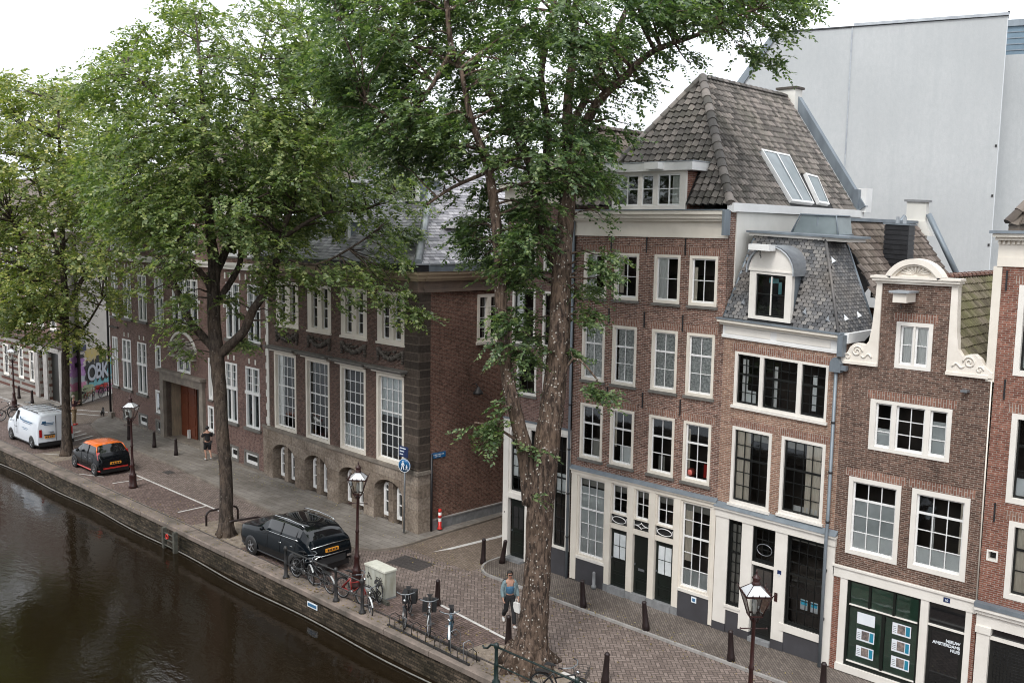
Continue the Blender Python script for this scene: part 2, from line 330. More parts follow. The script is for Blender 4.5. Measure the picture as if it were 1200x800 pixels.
# ------------------------------------------------------------------ mesh builder
def tagset(o, **kw):
    for k, v in kw.items():
        if v is not None: o[k] = v
    return o
class MB:
    def __init__(s): s.v = []; s.f = []; s.sm = []
    def add(s, vs, fs, smooth=False):
        b = len(s.v); s.v += [tuple(map(float, p)) for p in vs]
        for f in fs: s.f.append(tuple(i+b for i in f)); s.sm.append(smooth)
        return s
    def box(s, x0, x1, y0, y1, z0, z1):
        vs = [(x, y, z) for z in (z0, z1) for y in (y0, y1) for x in (x0, x1)]
        return s.add(vs, [(0, 2, 3, 1), (4, 5, 7, 6), (0, 1, 5, 4), (2, 6, 7, 3), (0, 4, 6, 2), (1, 3, 7, 5)])
    def poly(s, pts): return s.add(pts, [tuple(range(len(pts)))])
    def prism(s, pts, vec):
        """closed outline pts (3D, ordered) pushed along vec"""
        n = len(pts); q = [tuple(np.array(p)+np.array(vec)) for p in pts]
        return s.add(list(pts)+q, [tuple(range(n))[::-1], tuple(range(n, 2*n))] + [(i, (i+1) % n, n+(i+1) % n, n+i) for i in range(n)])
    def tube(s, path, r, n=8, cap=True, smooth=True):
        P = [np.array(p, float) for p in path]; R = [r]*len(P) if isinstance(r, (int, float)) else list(r)
        rings = []; up = None
        for i, p in enumerate(P):
            t = P[min(i+1, len(P)-1)] - P[max(i-1, 0)]; t = t/(np.linalg.norm(t)+1e-9)
            if up is None:
                up = np.array([0, 0, 1.]) if abs(t[2]) < .9 else np.array([1., 0, 0])
            a = np.cross(t, up); a /= np.linalg.norm(a)+1e-9; b = np.cross(a, t); up = b
            rings.append([p + R[i]*(math.cos(2*PI*k/n)*a + math.sin(2*PI*k/n)*b) for k in range(n)])
        vs = [q for rg in rings for q in rg]; m = len(P)
        fs = [(i*n+k, i*n+(k+1) % n, (i+1)*n+(k+1) % n, (i+1)*n+k) for i in range(m-1) for k in range(n)]
        s.add(vs, fs, smooth)
        if cap:
            b = len(s.v)-len(vs)
            s.f.append(tuple(b+k for k in range(n))[::-1]); s.sm.append(False)
            s.f.append(tuple(b+(m-1)*n+k for k in range(n))); s.sm.append(False)
        return s
    def lathe(s, prof, c=(0, 0, 0), n=16, axis='z', smooth=True, cap=True):
        vs = []
        for (r, h) in prof:
            for k in range(n):
                a = 2*PI*k/n; x, y = r*math.cos(a), r*math.sin(a)
                p = (x, y, h) if axis == 'z' else ((h, x, y) if axis == 'x' else (x, h, y))
                vs.append(tuple(np.array(p)+np.array(c)))
        m = len(prof)
        fs = [(i*n+k, i*n+(k+1) % n, (i+1)*n+(k+1) % n, (i+1)*n+k) for i in range(m-1) for k in range(n)]
        s.add(vs, fs, smooth)
        if cap:
            b = len(s.v)-len(vs); s.f.append(tuple(b+k for k in range(n))[::-1]); s.sm.append(False)
            s.f.append(tuple(b+(m-1)*n+k for k in range(n))); s.sm.append(False)
        return s
    def xf(s, fn, start=0):
        s.v[start:] = [tuple(fn(np.array(p))) for p in s.v[start:]]; return s
    def build(s, name, mat, parent=None, label=None, xf=None, uv=True):
        me = bpy.data.meshes.new(name)
        v = [tuple(xf(np.array(p))) for p in s.v] if xf else s.v
        me.from_pydata(v, [], s.f); me.update()
        if mat: me.materials.append(MATS[mat])
        if any(s.sm): me.polygons.foreach_set('use_smooth', s.sm)
        if uv:
            L = me.uv_layers.new(name='UVMap'); co = me.vertices; d = L.data
            for p in me.polygons:
                n = p.normal
                for li in p.loop_indices:
                    q = co[me.loops[li].vertex_index].co
                    if abs(n.z) > .75: d[li].uv = (q.x, q.y)
                    elif abs(n.x) > abs(n.y): d[li].uv = (q.y, q.z)
                    else: d[li].uv = (q.x, q.z)
        o = bpy.data.objects.new(name, me); COL.objects.link(o)
        if parent: o.parent = parent
        if label: o['label'] = label
        return o
def empty(name, loc, rz=0, label=None, cat=None, group=None, kind=None):
    o = bpy.data.objects.new(name, None); COL.objects.link(o); o.location = loc; o.rotation_euler = (0, 0, rz)
    o.empty_display_size = .3
    return tagset(o, label=label, category=cat, group=group, kind=kind)
def copytree(o, parent=None):
    c = o.copy(); COL.objects.link(c); c.parent = parent
    for ch in list(o.children):
        if ch.name in COL.objects: copytree(ch, c)
    return c
def text_mesh(txt, size, align='LEFT', extr=.003, bold=0.):
    cu = bpy.data.curves.new('lettering', 'FONT'); cu.body = txt; cu.size = size; cu.align_x = align; cu.extrude = extr; cu.offset = bold
    o = bpy.data.objects.new('tmp', cu); COL.objects.link(o)
    me = bpy.data.meshes.new_from_object(o.evaluated_get(bpy.context.evaluated_depsgraph_get()))
    bpy.data.objects.remove(o); bpy.data.curves.remove(cu); return me
def text_obj(name, txt, size, mat, parent, loc, rot=(PI/2, 0, 0), align='LEFT', bold=0.):
    me = text_mesh(txt, size, align, bold=bold); me.materials.clear(); me.materials.append(MATS[mat])
    o = bpy.data.objects.new(name, me); COL.objects.link(o); o.parent = parent; o.location = loc; o.rotation_euler = rot
    return o

# ------------------------------------------------------------------ house kit (local frame: x along the front, y into the house, z up)
SPLIT = {'post', 'plinth', 'post_foot', 'doorstep', 'window_apron', 'door_head', 'dormer_cheek', 'hoist_box', 'brick_pier', 'curtain', 'door', 'transom', 'slit_window', 'roof_lip_board', 'dormer_pane', 'room', 'gate_recess', 'chimney_pot', 'pane', 'door_surround', 'fixing', 'window_hood_piece', 'roof_edge'}
class House:
    def __init__(s, name, loc, rz, label, cat='house', skew=None, group=None):
        s.root = empty(name, loc, rz, label, cat, group); s.holes = []; s.xf = skew
    def mk(s, mb, name, mat, parent=None, label=None): return mb.build(name, mat, parent or s.root, label, s.xf)
    def wall(s, x0, x1, z0, z1, mat, y=0., depth=.3, name='front_wall', holes=None):
        H = [h for h in (s.holes if holes is None else holes)]
        mb = MB(); rects_grid(mb, x0, x1, z0, z1, H, y)
        for (a, b, c, d) in H:
            mb.add([(a, y, c), (b, y, c), (b, y+depth, c), (a, y+depth, c)], [(0, 1, 2, 3)])
            mb.add([(a, y, d), (b, y, d), (b, y+depth, d), (a, y+depth, d)], [(3, 2, 1, 0)])
            mb.add([(a, y, c), (a, y+depth, c), (a, y+depth, d), (a, y, d)], [(0, 1, 2, 3)])
            mb.add([(b, y, c), (b, y+depth, c), (b, y+depth, d), (b, y, d)], [(3, 2, 1, 0)])
        return s.mk(mb, name, mat)
    def boxes(s, name, mat, bs, parent=None, label=None):
        bs = list(bs)
        if len(bs) > 1 and name in SPLIT:
            for q in bs[1:]: s.boxes(name, mat, [q], parent)
            bs = bs[:1]
        mb = MB()
        for b in bs: mb.box(*b)
        return s.mk(mb, name, mat, parent, label)
def rects_grid(mb, x0, x1, z0, z1, H, y):
    xs = sorted({x0, x1, *[min(max(v, x0), x1) for h in H for v in h[:2]]}); zs = sorted({z0, z1, *[min(max(v, z0), z1) for h in H for v in h[2:]]})
    for i in range(len(xs)-1):
        for j in range(len(zs)-1):
            cx, cz = (xs[i]+xs[i+1])/2, (zs[j]+zs[j+1])/2
            if xs[i+1]-xs[i] < 1e-5 or zs[j+1]-zs[j] < 1e-5: continue
            if any(a < cx < b and c < cz < d for a, b, c, d in H): continue
            mb.add([(xs[i], y, zs[j]), (xs[i+1], y, zs[j]), (xs[i+1], y, zs[j+1]), (xs[i], y, zs[j+1])], [(0, 1, 2, 3)])
def window(h, x0, x1, z0, z1, cols=2, rows=3, rail=1, cas=.085, casm='cream_paint', sashm='bright_white', rec=.05, sf=.045, mun=.022,
           lights=None, sill='sill_stone', curtain=None, colz=None, arch=None, out=.018, name='window', hole=True, y=0., glass='window_glass', botf=.05, reveal=None):
    """one window: casing (part) with sash, panes, sill and curtain as sub-parts"""
    if hole: h.holes.append((x0, x1, z0, z1))
    mb = MB(); yb = y+rec+.09
    mb.box(x0, x0+cas, y-out, yb, z0, z1); mb.box(x1-cas, x1, y-out, yb, z0, z1)
    mb.box(x0+cas, x1-cas, y-out+.002, yb, z1-cas, z1); mb.box(x0+cas, x1-cas, y-out+.002, yb, z0, z0+cas)
    Ls = lights or [(x0+cas, x1-cas)]
    for a, b in zip(Ls[:-1], Ls[1:]): mb.box(a[1], b[0], y-out+.006, yb, z0+cas, z1-cas)
    if lights:
        if Ls[0][0] > x0+cas+.01: mb.box(x0+cas, Ls[0][0], y-out+.004, yb, z0+cas, z1-cas)
        if Ls[-1][1] < x1-cas-.01: mb.box(Ls[-1][1], x1-cas, y-out+.004, yb, z0+cas, z1-cas)
    W = h.mk(mb, name, casm)
    sm = MB(); gm = MB(); a0, a1 = z0+cas, z1-cas; ys = y+rec
    for li, (l0, l1) in enumerate(Ls):
        c = cols[li] if isinstance(cols, (list, tuple)) else cols; r = rows[li] if isinstance(rows, (list, tuple)) else rows
        sm.box(l0, l0+sf, ys, ys+.04, a0, a1); sm.box(l1-sf, l1, ys, ys+.04, a0, a1)
        sm.box(l0+sf, l1-sf, ys+.001, ys+.04, a1-sf, a1); sm.box(l0+sf, l1-sf, ys+.001, ys+.04, a0, a0+sf*1.3)
        for k in range(1, c):
            xx = l0+sf+(l1-l0-2*sf)*k/c; sm.box(xx-mun/2, xx+mun/2, ys+.004, ys+.034, a0+sf, a1-sf)
        hh = (a1-sf)-(a0+sf*1.3)
        for k in range(1, r):
            zz = (a1-sf)-hh*k/r; w = mun if (rail is None or k != rail) else .06
            sm.box(l0+sf, l1-sf, ys+(.002 if w > .03 else .006), ys+.036, zz-w/2, zz+w/2)
        gm.add([(l0+sf*.5, ys+.022, a0+sf*.5), (l1-sf*.5, ys+.022, a0+sf*.5), (l1-sf*.5, ys+.022, a1-sf*.5), (l0+sf*.5, ys+.022, a1-sf*.5)], [(0, 1, 2, 3)])
    h.mk(sm, 'sash', sashm, W); h.mk(gm, 'pane', glass, W)
    if sill: h.boxes('sill', sill, [(x0-.05, x1+.05, y-.075, y+.03, z0-.085, z0-.003)], W)
    if curtain:
        for (kind, u0, u1, v0, v1) in (curtain if isinstance(curtain, list) else [curtain]):
            xa, xb = x0+cas+(x1-x0-2*cas)*u0, x0+cas+(x1-x0-2*cas)*u1; za, zb = a0+(a1-a0)*v0, a0+(a1-a0)*v1
            cm = MB(); yy = ys+.05 if kind.startswith('frost') else ys+.065
            if kind.startswith('curtain'):
                n = max(8, int((xb-xa)/.02)); vs = []
                for i in range(n+1):
                    xx = xa+(xb-xa)*i/n; d = .010*math.sin(xx*48)+.006*math.sin(xx*101+1)
                    vs += [(xx, yy+d, za), (xx, yy+d*.7, zb)]
                cm.add(vs, [(2*i, 2*i+2, 2*i+3, 2*i+1) for i in range(n)], True)
            else: cm.add([(xa, yy, za), (xb, yy, za), (xb, yy, zb), (xa, yy, zb)], [(0, 1, 2, 3)])
            h.mk(cm, 'window_blind' if kind in ('lace', 'blind_grey') or kind.startswith('frost') else 'curtain', kind, W)
    if arch: h.boxes('brick_lintel', arch, [(x0-.10, x1+.10, y-.003, y+.02, z1+.012, z1+.23)])
    return W

# ------------------------------------------------------------------ roof tiles
def inpoly(x, y, P):
    c = False; j = len(P)-1
    for i in range(len(P)):
        if (P[i][1] > y) != (P[j][1] > y) and x < (P[j][0]-P[i][0])*(y-P[i][1])/(P[j][1]-P[i][1])+P[i][0]: c = not c
        j = i
    return c
def tiled(mb, O, U, V, poly, tw=.24, tl=.32, kind='pan', skip=None, lift=.0, jit=.004):
    """real overlapping tiles laid over a roof plane. O origin, U along the eaves, V up the slope, poly in (u, v)"""
    O, U, V = (np.array(a, float) for a in (O, U, V)); U /= np.linalg.norm(U); V /= np.linalg.norm(V); N = np.cross(U, V)
    if N[2] < 0: N = -N
    us = [p[0] for p in poly]; vs = [p[1] for p in poly]; K = 5 if kind == 'pan' else 1
    r = 0; v = min(vs)
    while v < max(vs):
        off = (r % 2)*tw*.5 if kind == 'slate' else 0.; u = min(us)-off
        while u < max(us):
            cu, cv = u+tw/2, v+tl*.5
            if inpoly(cu, cv, poly) and not (skip and any(a < cu < b and c < cv < d for a, b, c, d in skip)):
                V0 = v-tl*.14; V1 = v+tl*1.02; lo = (.062 if kind == 'pan' else .022)+lift; hi = .006+lift; pts = []
                j1, j2 = random.uniform(-jit, jit), random.uniform(-jit, jit)*2
                for t_, hgt in ((V0, lo), (V1, hi)):
                    for k in range(K+1):
                        a = k/K; w = (-.045, .030, .055, .022, -.012, -.020)[k] if kind == 'pan' else 0
                        g = .0 if kind == 'pan' else .009
                        pts.append(O+U*(u+g+(tw*(.93 if kind == 'pan' else 1)-2*g)*a)+V*(t_+j2)+N*(hgt+w+j1))
                fs = [(k, k+1, K+2+k, K+1+k) for k in range(K)]
                b = len(pts); pts += [p-N*.045 for p in pts[:K+1]]
                fs += [(b+k, b+k+1, k+1, k) for k in range(K)]
                mb.add(pts, fs, False)
            u += tw
        v += tl; r += 1
def underlay(h, mb):
    h.mk(mb, 'roof_underlay', 'rubber'); return MB()
def ridge(mb, a, b, r=.13, step=.36):
    """half-round ridge tiles lapping one another"""
    a, b = np.array(a, float), np.array(b, float); L = np.linalg.norm(b-a); n = max(1, int(L/step)); t = (b-a)/L
    s = np.cross(t, (0, 0, 1.)); s /= np.linalg.norm(s); up = np.cross(s, t)
    for i in range(n):
        p, q = a+t*L*i/n, a+t*(L*(i+1)/n+.04); pts = []
        for (c, rr) in ((p, r*1.08), (q, r*.92)):
            for k in range(7):
                an = PI*k/6; pts.append(c+s*rr*math.cos(an)+up*rr*math.sin(an))
        mb.add(pts, [(k, k+1, 8+k, 7+k) for k in range(6)]+[tuple(range(7))], True)
# ================================================================== SETTING
def sheet(name, pts, z, mat, kind='structure', holes=None):
    mb = MB(); mb.poly([(x, y, z) for x, y in pts]); o = mb.build(name, mat); o['kind'] = kind; return o
mb = MB(); mb.poly([(-600, 17.7, -.02), (400, 17.7, -.02), (400, 700, -.02), (-600, 700, -.02)]); mb.poly([(-600, -600, -.02), (400, -600, -.02), (400, -2.5, -.02), (-600, -2.5, -.02)])
o = mb.build('ground', 'pavement_brick'); o['kind'] = 'structure'
sheet('water', [(-600, -2.5), (400, -2.5), (400, 17.62), (-600, 17.62)], -.85, 'canal_water')
sheet('road', [(-300, 19.9), (120, 19.0), (120, 22.9), (-300, 24.0)], -.004, 'road_clinker')
sheet('side_street', [(-27.1, 22.7), (-23.3, 22.7), (-23.4, 60), (-27.2, 60)], .0, 'alley_clinker')
sheet('side_street', [(-63.8, 22.6), (-57.5, 22.6), (-59.2, 60), (-68, 60)], .0, 'alley_clinker')
sheet('parking_strip', [(-300, 18.05), (120, 18.05), (120, 19.15), (-15, 19.15), (-21.8, 19.9), (-44, 20.1), (-300, 20.1)], .0, 'parking_clinker')
# raised pavements with stone kerbs
def pavement(name, outer, inner, mat, h=.07, kw=.08, km='kerb_stone'):
    """outer = kerb line, inner = line along the houses (both left to right)"""
    mb = MB(); pts = outer+inner[::-1]; mb.poly([(x, y, h) for x, y in pts])
    o = mb.build(name, mat); o['kind'] = 'structure'
    k = MB(); P = [np.array(p) for p in outer]
    N = []
    for i in range(len(P)):
        t = P[min(i+1, len(P)-1)]-P[max(i-1, 0)]; t = t/np.linalg.norm(t); N.append(np.array([-t[1], t[0]]))
    for i in range(len(P)-1):
        a, b = P[i], P[i+1]; ai, bi = a+N[i]*kw, b+N[i+1]*kw
        k.add([(*a, -.05), (*b, -.05), (*b, h+.006), (*a, h+.006), (*ai, h+.006), (*bi, h+.006)], [(0, 1, 2, 3), (3, 2, 5, 4)])
    o = k.build('kerb', km); o['kind'] = 'structure'
def arc(cx, cy, r, a0, a1, n=7): return [(cx+r*math.cos(math.radians(a0+(a1-a0)*i/n)), cy+r*math.sin(math.radians(a0+(a1-a0)*i/n))) for i in range(n+1)]
pavement('pavement', [(-23.5, 60), (-23.5, 24.2)]+arc(-22.35, 23.95, 1.15, 185, 262)+[(-21, 22.81), (-14, 22.82), (30, 22.82)], [(-23.48, 60), (-23.48, 24.7), (-20, 24.7), (30, 24.7)], 'pavement_brick')
pavement('pavement', [(-59.3, 60), (-59.0, 26), (-58.2, 24.4), (-56.8, 23.4), (-54.5, 22.75), (-51.8, 22.42), (-44.6, 22.22), (-35.3, 21.55), (-29.2, 21.12), (-28.1, 21.2), (-27.3, 21.6), (-26.95, 22.3), (-26.9, 23.2), (-26.95, 24.5), (-26.98, 60)],
         [(-58.2, 60), (-58.1, 25.4), (-40, 24.75), (-27.7, 24.2), (-27.6, 26), (-27.2, 60)], 'pavement_slab', km='gate_stone')
pavement('pavement', [(-200, 22.9), (-68, 22.7), (-64.6, 22.8), (-63.9, 23.6), (-64.0, 24.4)], [(-200, 24.8), (-68, 24.8), (-64.6, 24.75), (-64.3, 24.7), (-64.02, 24.6)], 'pavement_slab')
# painted markings
def strip(mb, pts, w, z=.008):
    P = [np.array(p, float) for p in pts]
    for a, b in zip(P[:-1], P[1:]):
        t = (b-a)/np.linalg.norm(b-a); n = np.array([-t[1], t[0]])*w/2
        mb.poly([(*(a-n), z), (*(b-n), z), (*(b+n), z), (*(a+n), z)])
mb = MB(); strip(mb, [(-44.1, 20.17), (-35.2, 20.04)], .10); strip(mb, [(-43.2, 18.7), (-43.0, 20.05)], .10, .012); strip(mb, [(-36.9, 18.7), (-36.9, 19.98)], .10, .012)
strip(mb, [(-46.0, 18.3), (-44.6, 18.9)], .07, .012)
strip(mb, [(-21.8, 19.93), (-18.25, 19.56), (-16.6, 19.35)], .10); strip(mb, [(-15.95, 19.15), (-13.0, 19.05), (10, 18.9)], .13); strip(mb, [(-51.4, 18.6), (-49.8, 19.6)], .09, .012)
mb.build('road_marking', 'road_paint')['kind'] = 'structure'
mb = MB(); mb.poly([(-25.75, 23.1, .006), (-25.45, 23.9, .006), (-25.15, 26.2, .006), (-25.05, 32, .006), (-25.2, 32, .006), (-25.35, 26.2, .006), (-25.62, 24.0, .006)])
mb.build('road_marking', 'road_paint')['kind'] = 'structure'
mb = MB()
for i in range(5): strip(mb, [(-55.0+i*.85, 21.0), (-55.6+i*.85, 22.3)], .16)
strip(mb, [(-62.7, 24.5), (-59.6, 26.2)], .12); strip(mb, [(-61.6, 23.9), (-59.4, 25.0)], .12)
mb.build('road_marking', 'road_paint')['kind'] = 'structure'
# unpaved tree pits
sheet('tree_pit', [(-34.9, 18.15), (-31.1, 18.15), (-31.0, 19.75), (-34.7, 19.9)], .006, 'gravel_sand')
sheet('tree_pit', [(-18.9, 17.95), (-12, 17.95), (-12, 18.85), (-15.6, 19.05), (-17.6, 19.55), (-18.7, 19.0)], .006, 'gravel_sand')
sheet('tree_pit', [(-51.6, 18.2), (-49.2, 18.2), (-49.1, 19.7), (-51.4, 19.8)], .006, 'gravel_sand')
# quay wall: brick face with stone coping
q = empty('quay_wall', (-30, 17.62, -.85), 0, 'long mossy brick canal wall with worn stone coping above the dark water', 'quay wall')
mb = MB(); n = 60; xs = np.linspace(-140, 60, n+1); yo = lambda x: 17.5+.12*math.sin(x*.11)+(.35 if x < -60 else 0)
for a, b in zip(xs[:-1], xs[1:]): mb.add([(a, yo(a)+.06, -2), (b, yo(b)+.06, -2), (b, yo(b)+.06, -.16), (a, yo(a)+.06, -.16)], [(0, 1, 2, 3)])
offq = lambda p: p-np.array([-30, 17.62, -.85])
mb.build('wall_face', 'quay_brick', q, xf=offq)
mb = MB(); x = -140.
while x < 60:
    L = random.uniform(1.3, 2.1); j = random.uniform(-.012, .012); x2 = x+L-.015; a, b = yo(x)+j, yo(x2)+j; zt = .022+random.uniform(-.006, .006)
    vs = [(x, a, -.16), (x2, b, -.16), (x2, b, zt-.03), (x, a, zt-.03), (x, a+.03, zt), (x2, b+.03, zt), (x2, b+.62, zt), (x, a+.62, zt), (x, a+.62, -.1), (x2, b+.62, -.1)]
    mb.add(vs, [(0, 1, 2, 3), (3, 2, 5, 4), (4, 5, 6, 7), (7, 6, 9, 8), (0, 3, 4, 7, 8), (1, 9, 6, 5, 2)]); x += L
mb.build('coping', 'coping_stone', q, xf=offq)
mb = MB()
for a, b in ((-200, -60), (-60, 60)): mb.box(a, b, 18.11, 18.16, -.1, .03)
mb.build('edge_rail', 'iron_cover', q, xf=offq)
# floating boom along the foot of the wall
pts = [(x, yo(x)-.10-.12*math.sin(x*.37)**2, -.80) for x in np.linspace(-75, 0, 90)]
o = MB().tube(pts, .024, 6).build('floating_boom', 'boom_float'); tagset(o, label='thin pale floating line lying along the foot of the canal wall', category='boom')

# ================================================================== HOUSES
def row_house(ox, label, skew=None, name='brick_house'):
    def f(p):
        q = np.array(p, float)
        if skew: q[2] -= skew(q[0], q[2])
        return q-np.array([ox, 0, 0])
    h = House(name, (ox, 24.62, 0), 0, label, 'house', f); return h
def shell(h, x0, x1, z1, ydeep, mat='brick_brown', z0=0):
    mb = MB(); mb.add([(x0, .02, z0), (x0, ydeep, z0), (x0, ydeep, z1), (x0, .02, z1)], [(3, 2, 1, 0)]); mb.add([(x1, .02, z0), (x1, ydeep, z0), (x1, ydeep, z1), (x1, .02, z1)], [(0, 1, 2, 3)])
    mb.add([(x0, ydeep, z0), (x1, ydeep, z0), (x1, ydeep, z1), (x0, ydeep, z1)], [(3, 2, 1, 0)]); h.mk(mb, 'side_wall', mat)
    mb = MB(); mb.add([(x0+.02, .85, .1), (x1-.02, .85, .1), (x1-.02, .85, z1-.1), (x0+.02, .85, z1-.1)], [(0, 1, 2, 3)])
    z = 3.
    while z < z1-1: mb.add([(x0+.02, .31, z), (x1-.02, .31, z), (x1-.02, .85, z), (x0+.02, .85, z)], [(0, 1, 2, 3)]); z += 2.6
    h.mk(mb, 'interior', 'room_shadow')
def anchors(h, pts, L=.5):
    for x, z in pts: h.boxes('wall_anchor', 'dark_metal', [(x-.018, x+.018, -.035, -.004, z-L/2, z+L/2)])
def door(h, x0, x1, z0, z1, mat='door_green', glass=None, y=.06, slot=False, panels=True):
    D = h.boxes('door', mat, [(x0, x1, y, y+.05, z0, z1)])
    bs = []
    w = x1-x0
    if panels:
        for (a, b) in ((.06, .22), (.26, .44)):
            za, zb = z0+(z1-z0)*a, z0+(z1-z0)*b; e = .025; xa, xb = x0+w*.16, x1-w*.16
            bs += [(xa, xb, y-.014, y-.001, za, za+e), (xa, xb, y-.014, y-.001, zb-e, zb), (xa, xa+e, y-.013, y-.001, za+e, zb-e), (xb-e, xb, y-.013, y-.001, za+e, zb-e)]
        h.boxes('door_panel', mat, bs, D)
    if glass:
        c, r, v0, v1, gm = glass; xa, xb, za, zb = x0+w*.14, x1-w*.14, z0+(z1-z0)*v0, z0+(z1-z0)*v1
        h.boxes('door_pane', gm, [(xa, xb, y-.008, y-.002, za, zb)], D)
        fr = [(xa-.03, xa, y-.018, y-.001, za-.03, zb+.03), (xb, xb+.03, y-.018, y-.001, za-.03, zb+.03), (xa, xb, y-.017, y-.001, zb, zb+.03), (xa, xb, y-.017, y-.001, za-.03, za)]
        for k in range(1, c): xx = xa+(xb-xa)*k/c; fr.append((xx-.01, xx+.01, y-.016, y-.001, za, zb))
        for k in range(1, r): zz = za+(zb-za)*k/r; fr.append((xa, xb, y-.014, y-.003, zz-.01, zz+.01))
        h.boxes('door_sash', mat, fr, D)
    if slot: h.boxes('letter_slot', 'galvanised', [(x0+w*.3, x1-w*.3, y-.02, y-.003, z0+(z1-z0)*.40, z0+(z1-z0)*.44)], D)
    h.boxes('handle', 'galvanised', [(x0+.035, x0+.06, y-.06, y-.002, z0+.95, z0+1.0)], D)
    return D
def pipe(h, pts, r=.045, mat='zinc', brackets=True, name='downpipe'):
    mb = MB().tube(pts, r, 8)
    P = h.mk(mb, name, mat)
    if brackets:
        b = MB(); (x0, y0, z0), (x1, y1, z1) = pts[0], pts[-1]; k = int(abs(z1-z0)/1.6)
        for i in range(1, k+1):
            b = MB(); z = z0+(z1-z0)*i/(k+1); b.lathe([(r+.012, -.03), (r+.012, .03)], (x0, y0, z), 8); b.box(x0-.01, x0+.01, y0, 0, z-.01, z+.01); h.mk(b, 'pipe_bracket', 'dark_metal', P)
    return P

# ---------------------------------------------------------------- H0: white-framed house at the alley corner
h = row_house(-23.5, 'narrow brick house at the alley corner, half hidden by the thick elm trunk')
M0 = dict(casm='white_paint', sashm='black_paint', arch=None)
window(h, -23.2, -22.1, 8.05, 10.05, 2, 3, 1, **{**M0, 'sashm': 'black_paint'}, curtain=('curtain_white', 0, .4, .3, 1))
window(h, -21.75, -20.75, 8.05, 10.0, 2, 3, 1, **M0)
window(h, -22.95, -22.0, 6.25, 7.75, 2, 2, 1, **M0); window(h, -21.7, -20.75, 6.3, 7.75, 2, 2, 1, **M0)
window(h, -23.2, -22.1, 10.7, 12.3, 2, 2, 1, **M0); window(h, -21.75, -20.75, 10.7, 12.3, 2, 2, 1, **M0)
h.wall(-23.5, -20.42, 5.28, 13.0, 'brick_maroon')
window(h, -23.24, -22.42, 2.56, 4.98, 2, 5, 2, casm='white_paint', sashm='black_paint', sill=None, hole=False, curtain=('frosted_light', 0, 1, .24, .68))
window(h, -21.15, -20.44, 1.0, 5.1, 2, 8, 3, casm='white_paint', sashm='black_paint', sill=None, hole=False, curtain=('frosted_light', 0, 1, .48, .66))
window(h, -22.30, -21.30, 1.0, 5.1, 3, 8, 3, casm='white_paint', sashm='black_paint', sill=None, hole=False, curtain=('frosted_light', 0, 1, .48, .66))
door(h, -23.14, -22.45, .16, 2.33, glass=(2, 2, .5, .88, 'ink_black'))
h.boxes('post', 'white_paint', [(-23.5, -23.24, -.06, .12, .12, 5.1), (-22.42, -22.30, -.04, .12, .12, 5.1), (-21.3, -21.15, -.04, .12, 1.0, 5.1), (-20.44, -20.36, -.04, .1, 1.0, 5.1)])
h.boxes('fascia', 'white_paint', [(-23.5, -20.36, -.07, .12, 5.1, 5.28)]); h.boxes('flashing', 'zinc', [(-23.52, -20.36, -.1, .0, 5.283, 5.33)])
h.boxes('transom', 'white_paint', [(-23.24, -22.42, -.05, .1, 2.36, 2.56)])
h.boxes('plinth', 'charcoal_plinth', [(-22.30, -20.36, -.035, .1, 0, .99)]); h.boxes('plinth', 'step_stone', [(-23.5, -23.24, -.065, .1, 0, .12)])
h.boxes('doorstep', 'step_stone', [(-23.24, -22.42, -.28, .1, 0, .16)])
h.boxes('cornice', 'cream_paint', [(-23.6, -20.36, -.06, .1, 13.0, 13.5), (-23.7, -20.36, -.3, .1, 13.5, 13.7)])
shell(h, -23.5, -20.36, 13.4, 10, 'brick_maroon')
mb = MB(); A = (-20.36, 0, 13.65); sl = np.array([-1.6, 0, 2.15])
mb.add([(-20.4, .3, 13.63), (-20.4, 9.9, 13.63), (-21.98, 9.9, 15.78), (-21.98, 2.9, 15.78)], [(0, 1, 2, 3)]); mb = underlay(h, mb)
tiled(mb, (-20.4, .3, 13.65), (0, 1, 0), sl, [(0, 0), (9.5, 0), (9.5, 2.7), (2.6, 2.7)], .25, .33)
mb.add([(-23.5, .3, 13.63), (-23.5, 9.9, 13.63), (-21.98, 9.9, 15.78), (-21.98, 2.9, 15.78)], [(3, 2, 1, 0)])
mb.add([(-23.5, .3, 13.63), (-20.4, .3, 13.63), (-21.98, 2.9, 15.78)], [(0, 1, 2)])
ridge(mb, (-21.98, 2.9, 15.8), (-21.98, 9.8, 15.8)); h.mk(mb, 'roof', 'pantile_brown')
for p in ((-23.2, 12.6),): pass
h.boxes('keyhole_plate', 'ink_black', [(-23.42, -23.39, -.067, -.06, 1.75, 1.81)])

# ---------------------------------------------------------------- H1: four-bay house with the big tiled roof
h = row_house(-20.33, 'four-bay brick house with big tiled hip roof and three dark green doors')
colx = [(-19.96, -19.01), (-18.69, -17.73), (-17.14, -16.18), (-15.85, -14.87)]
for i, (a, b) in enumerate(colx):
    window(h, a, b, 9.9, 11.40, 2, 2, None, arch='brick_arch', curtain=[('curtain_white', 0, .45, 0, 1), None, ('curtain_white', 0, .48, 0, 1), ('curtain_cream', .0, .18, 0, .8)][i] or ('curtain_cream', .05, .3, .1, 1))
    window(h, a, b, 7.13, 9.06, 2, 3, 1, arch='brick_arch', curtain=[('lace', 0 if i != 1 else .12, 1, 0, 1)])
    cur = [[('blind_grey', .5, 1, 0, .38)], [('frosted_light', .35, 1, 0, .35), ('curtain_cream', 0, .15, .3, 1)], [('blind_grey', .3, .6, 0, .3)], [('curtain_cream', 0, .12, 0, .9)]][i]
    window(h, a, b, 4.44, 6.33, 2, 3, 1, arch='brick_arch', curtain=cur)
h.wall(-20.33, -14.57, 4.0, 11.93, 'brick_plum')
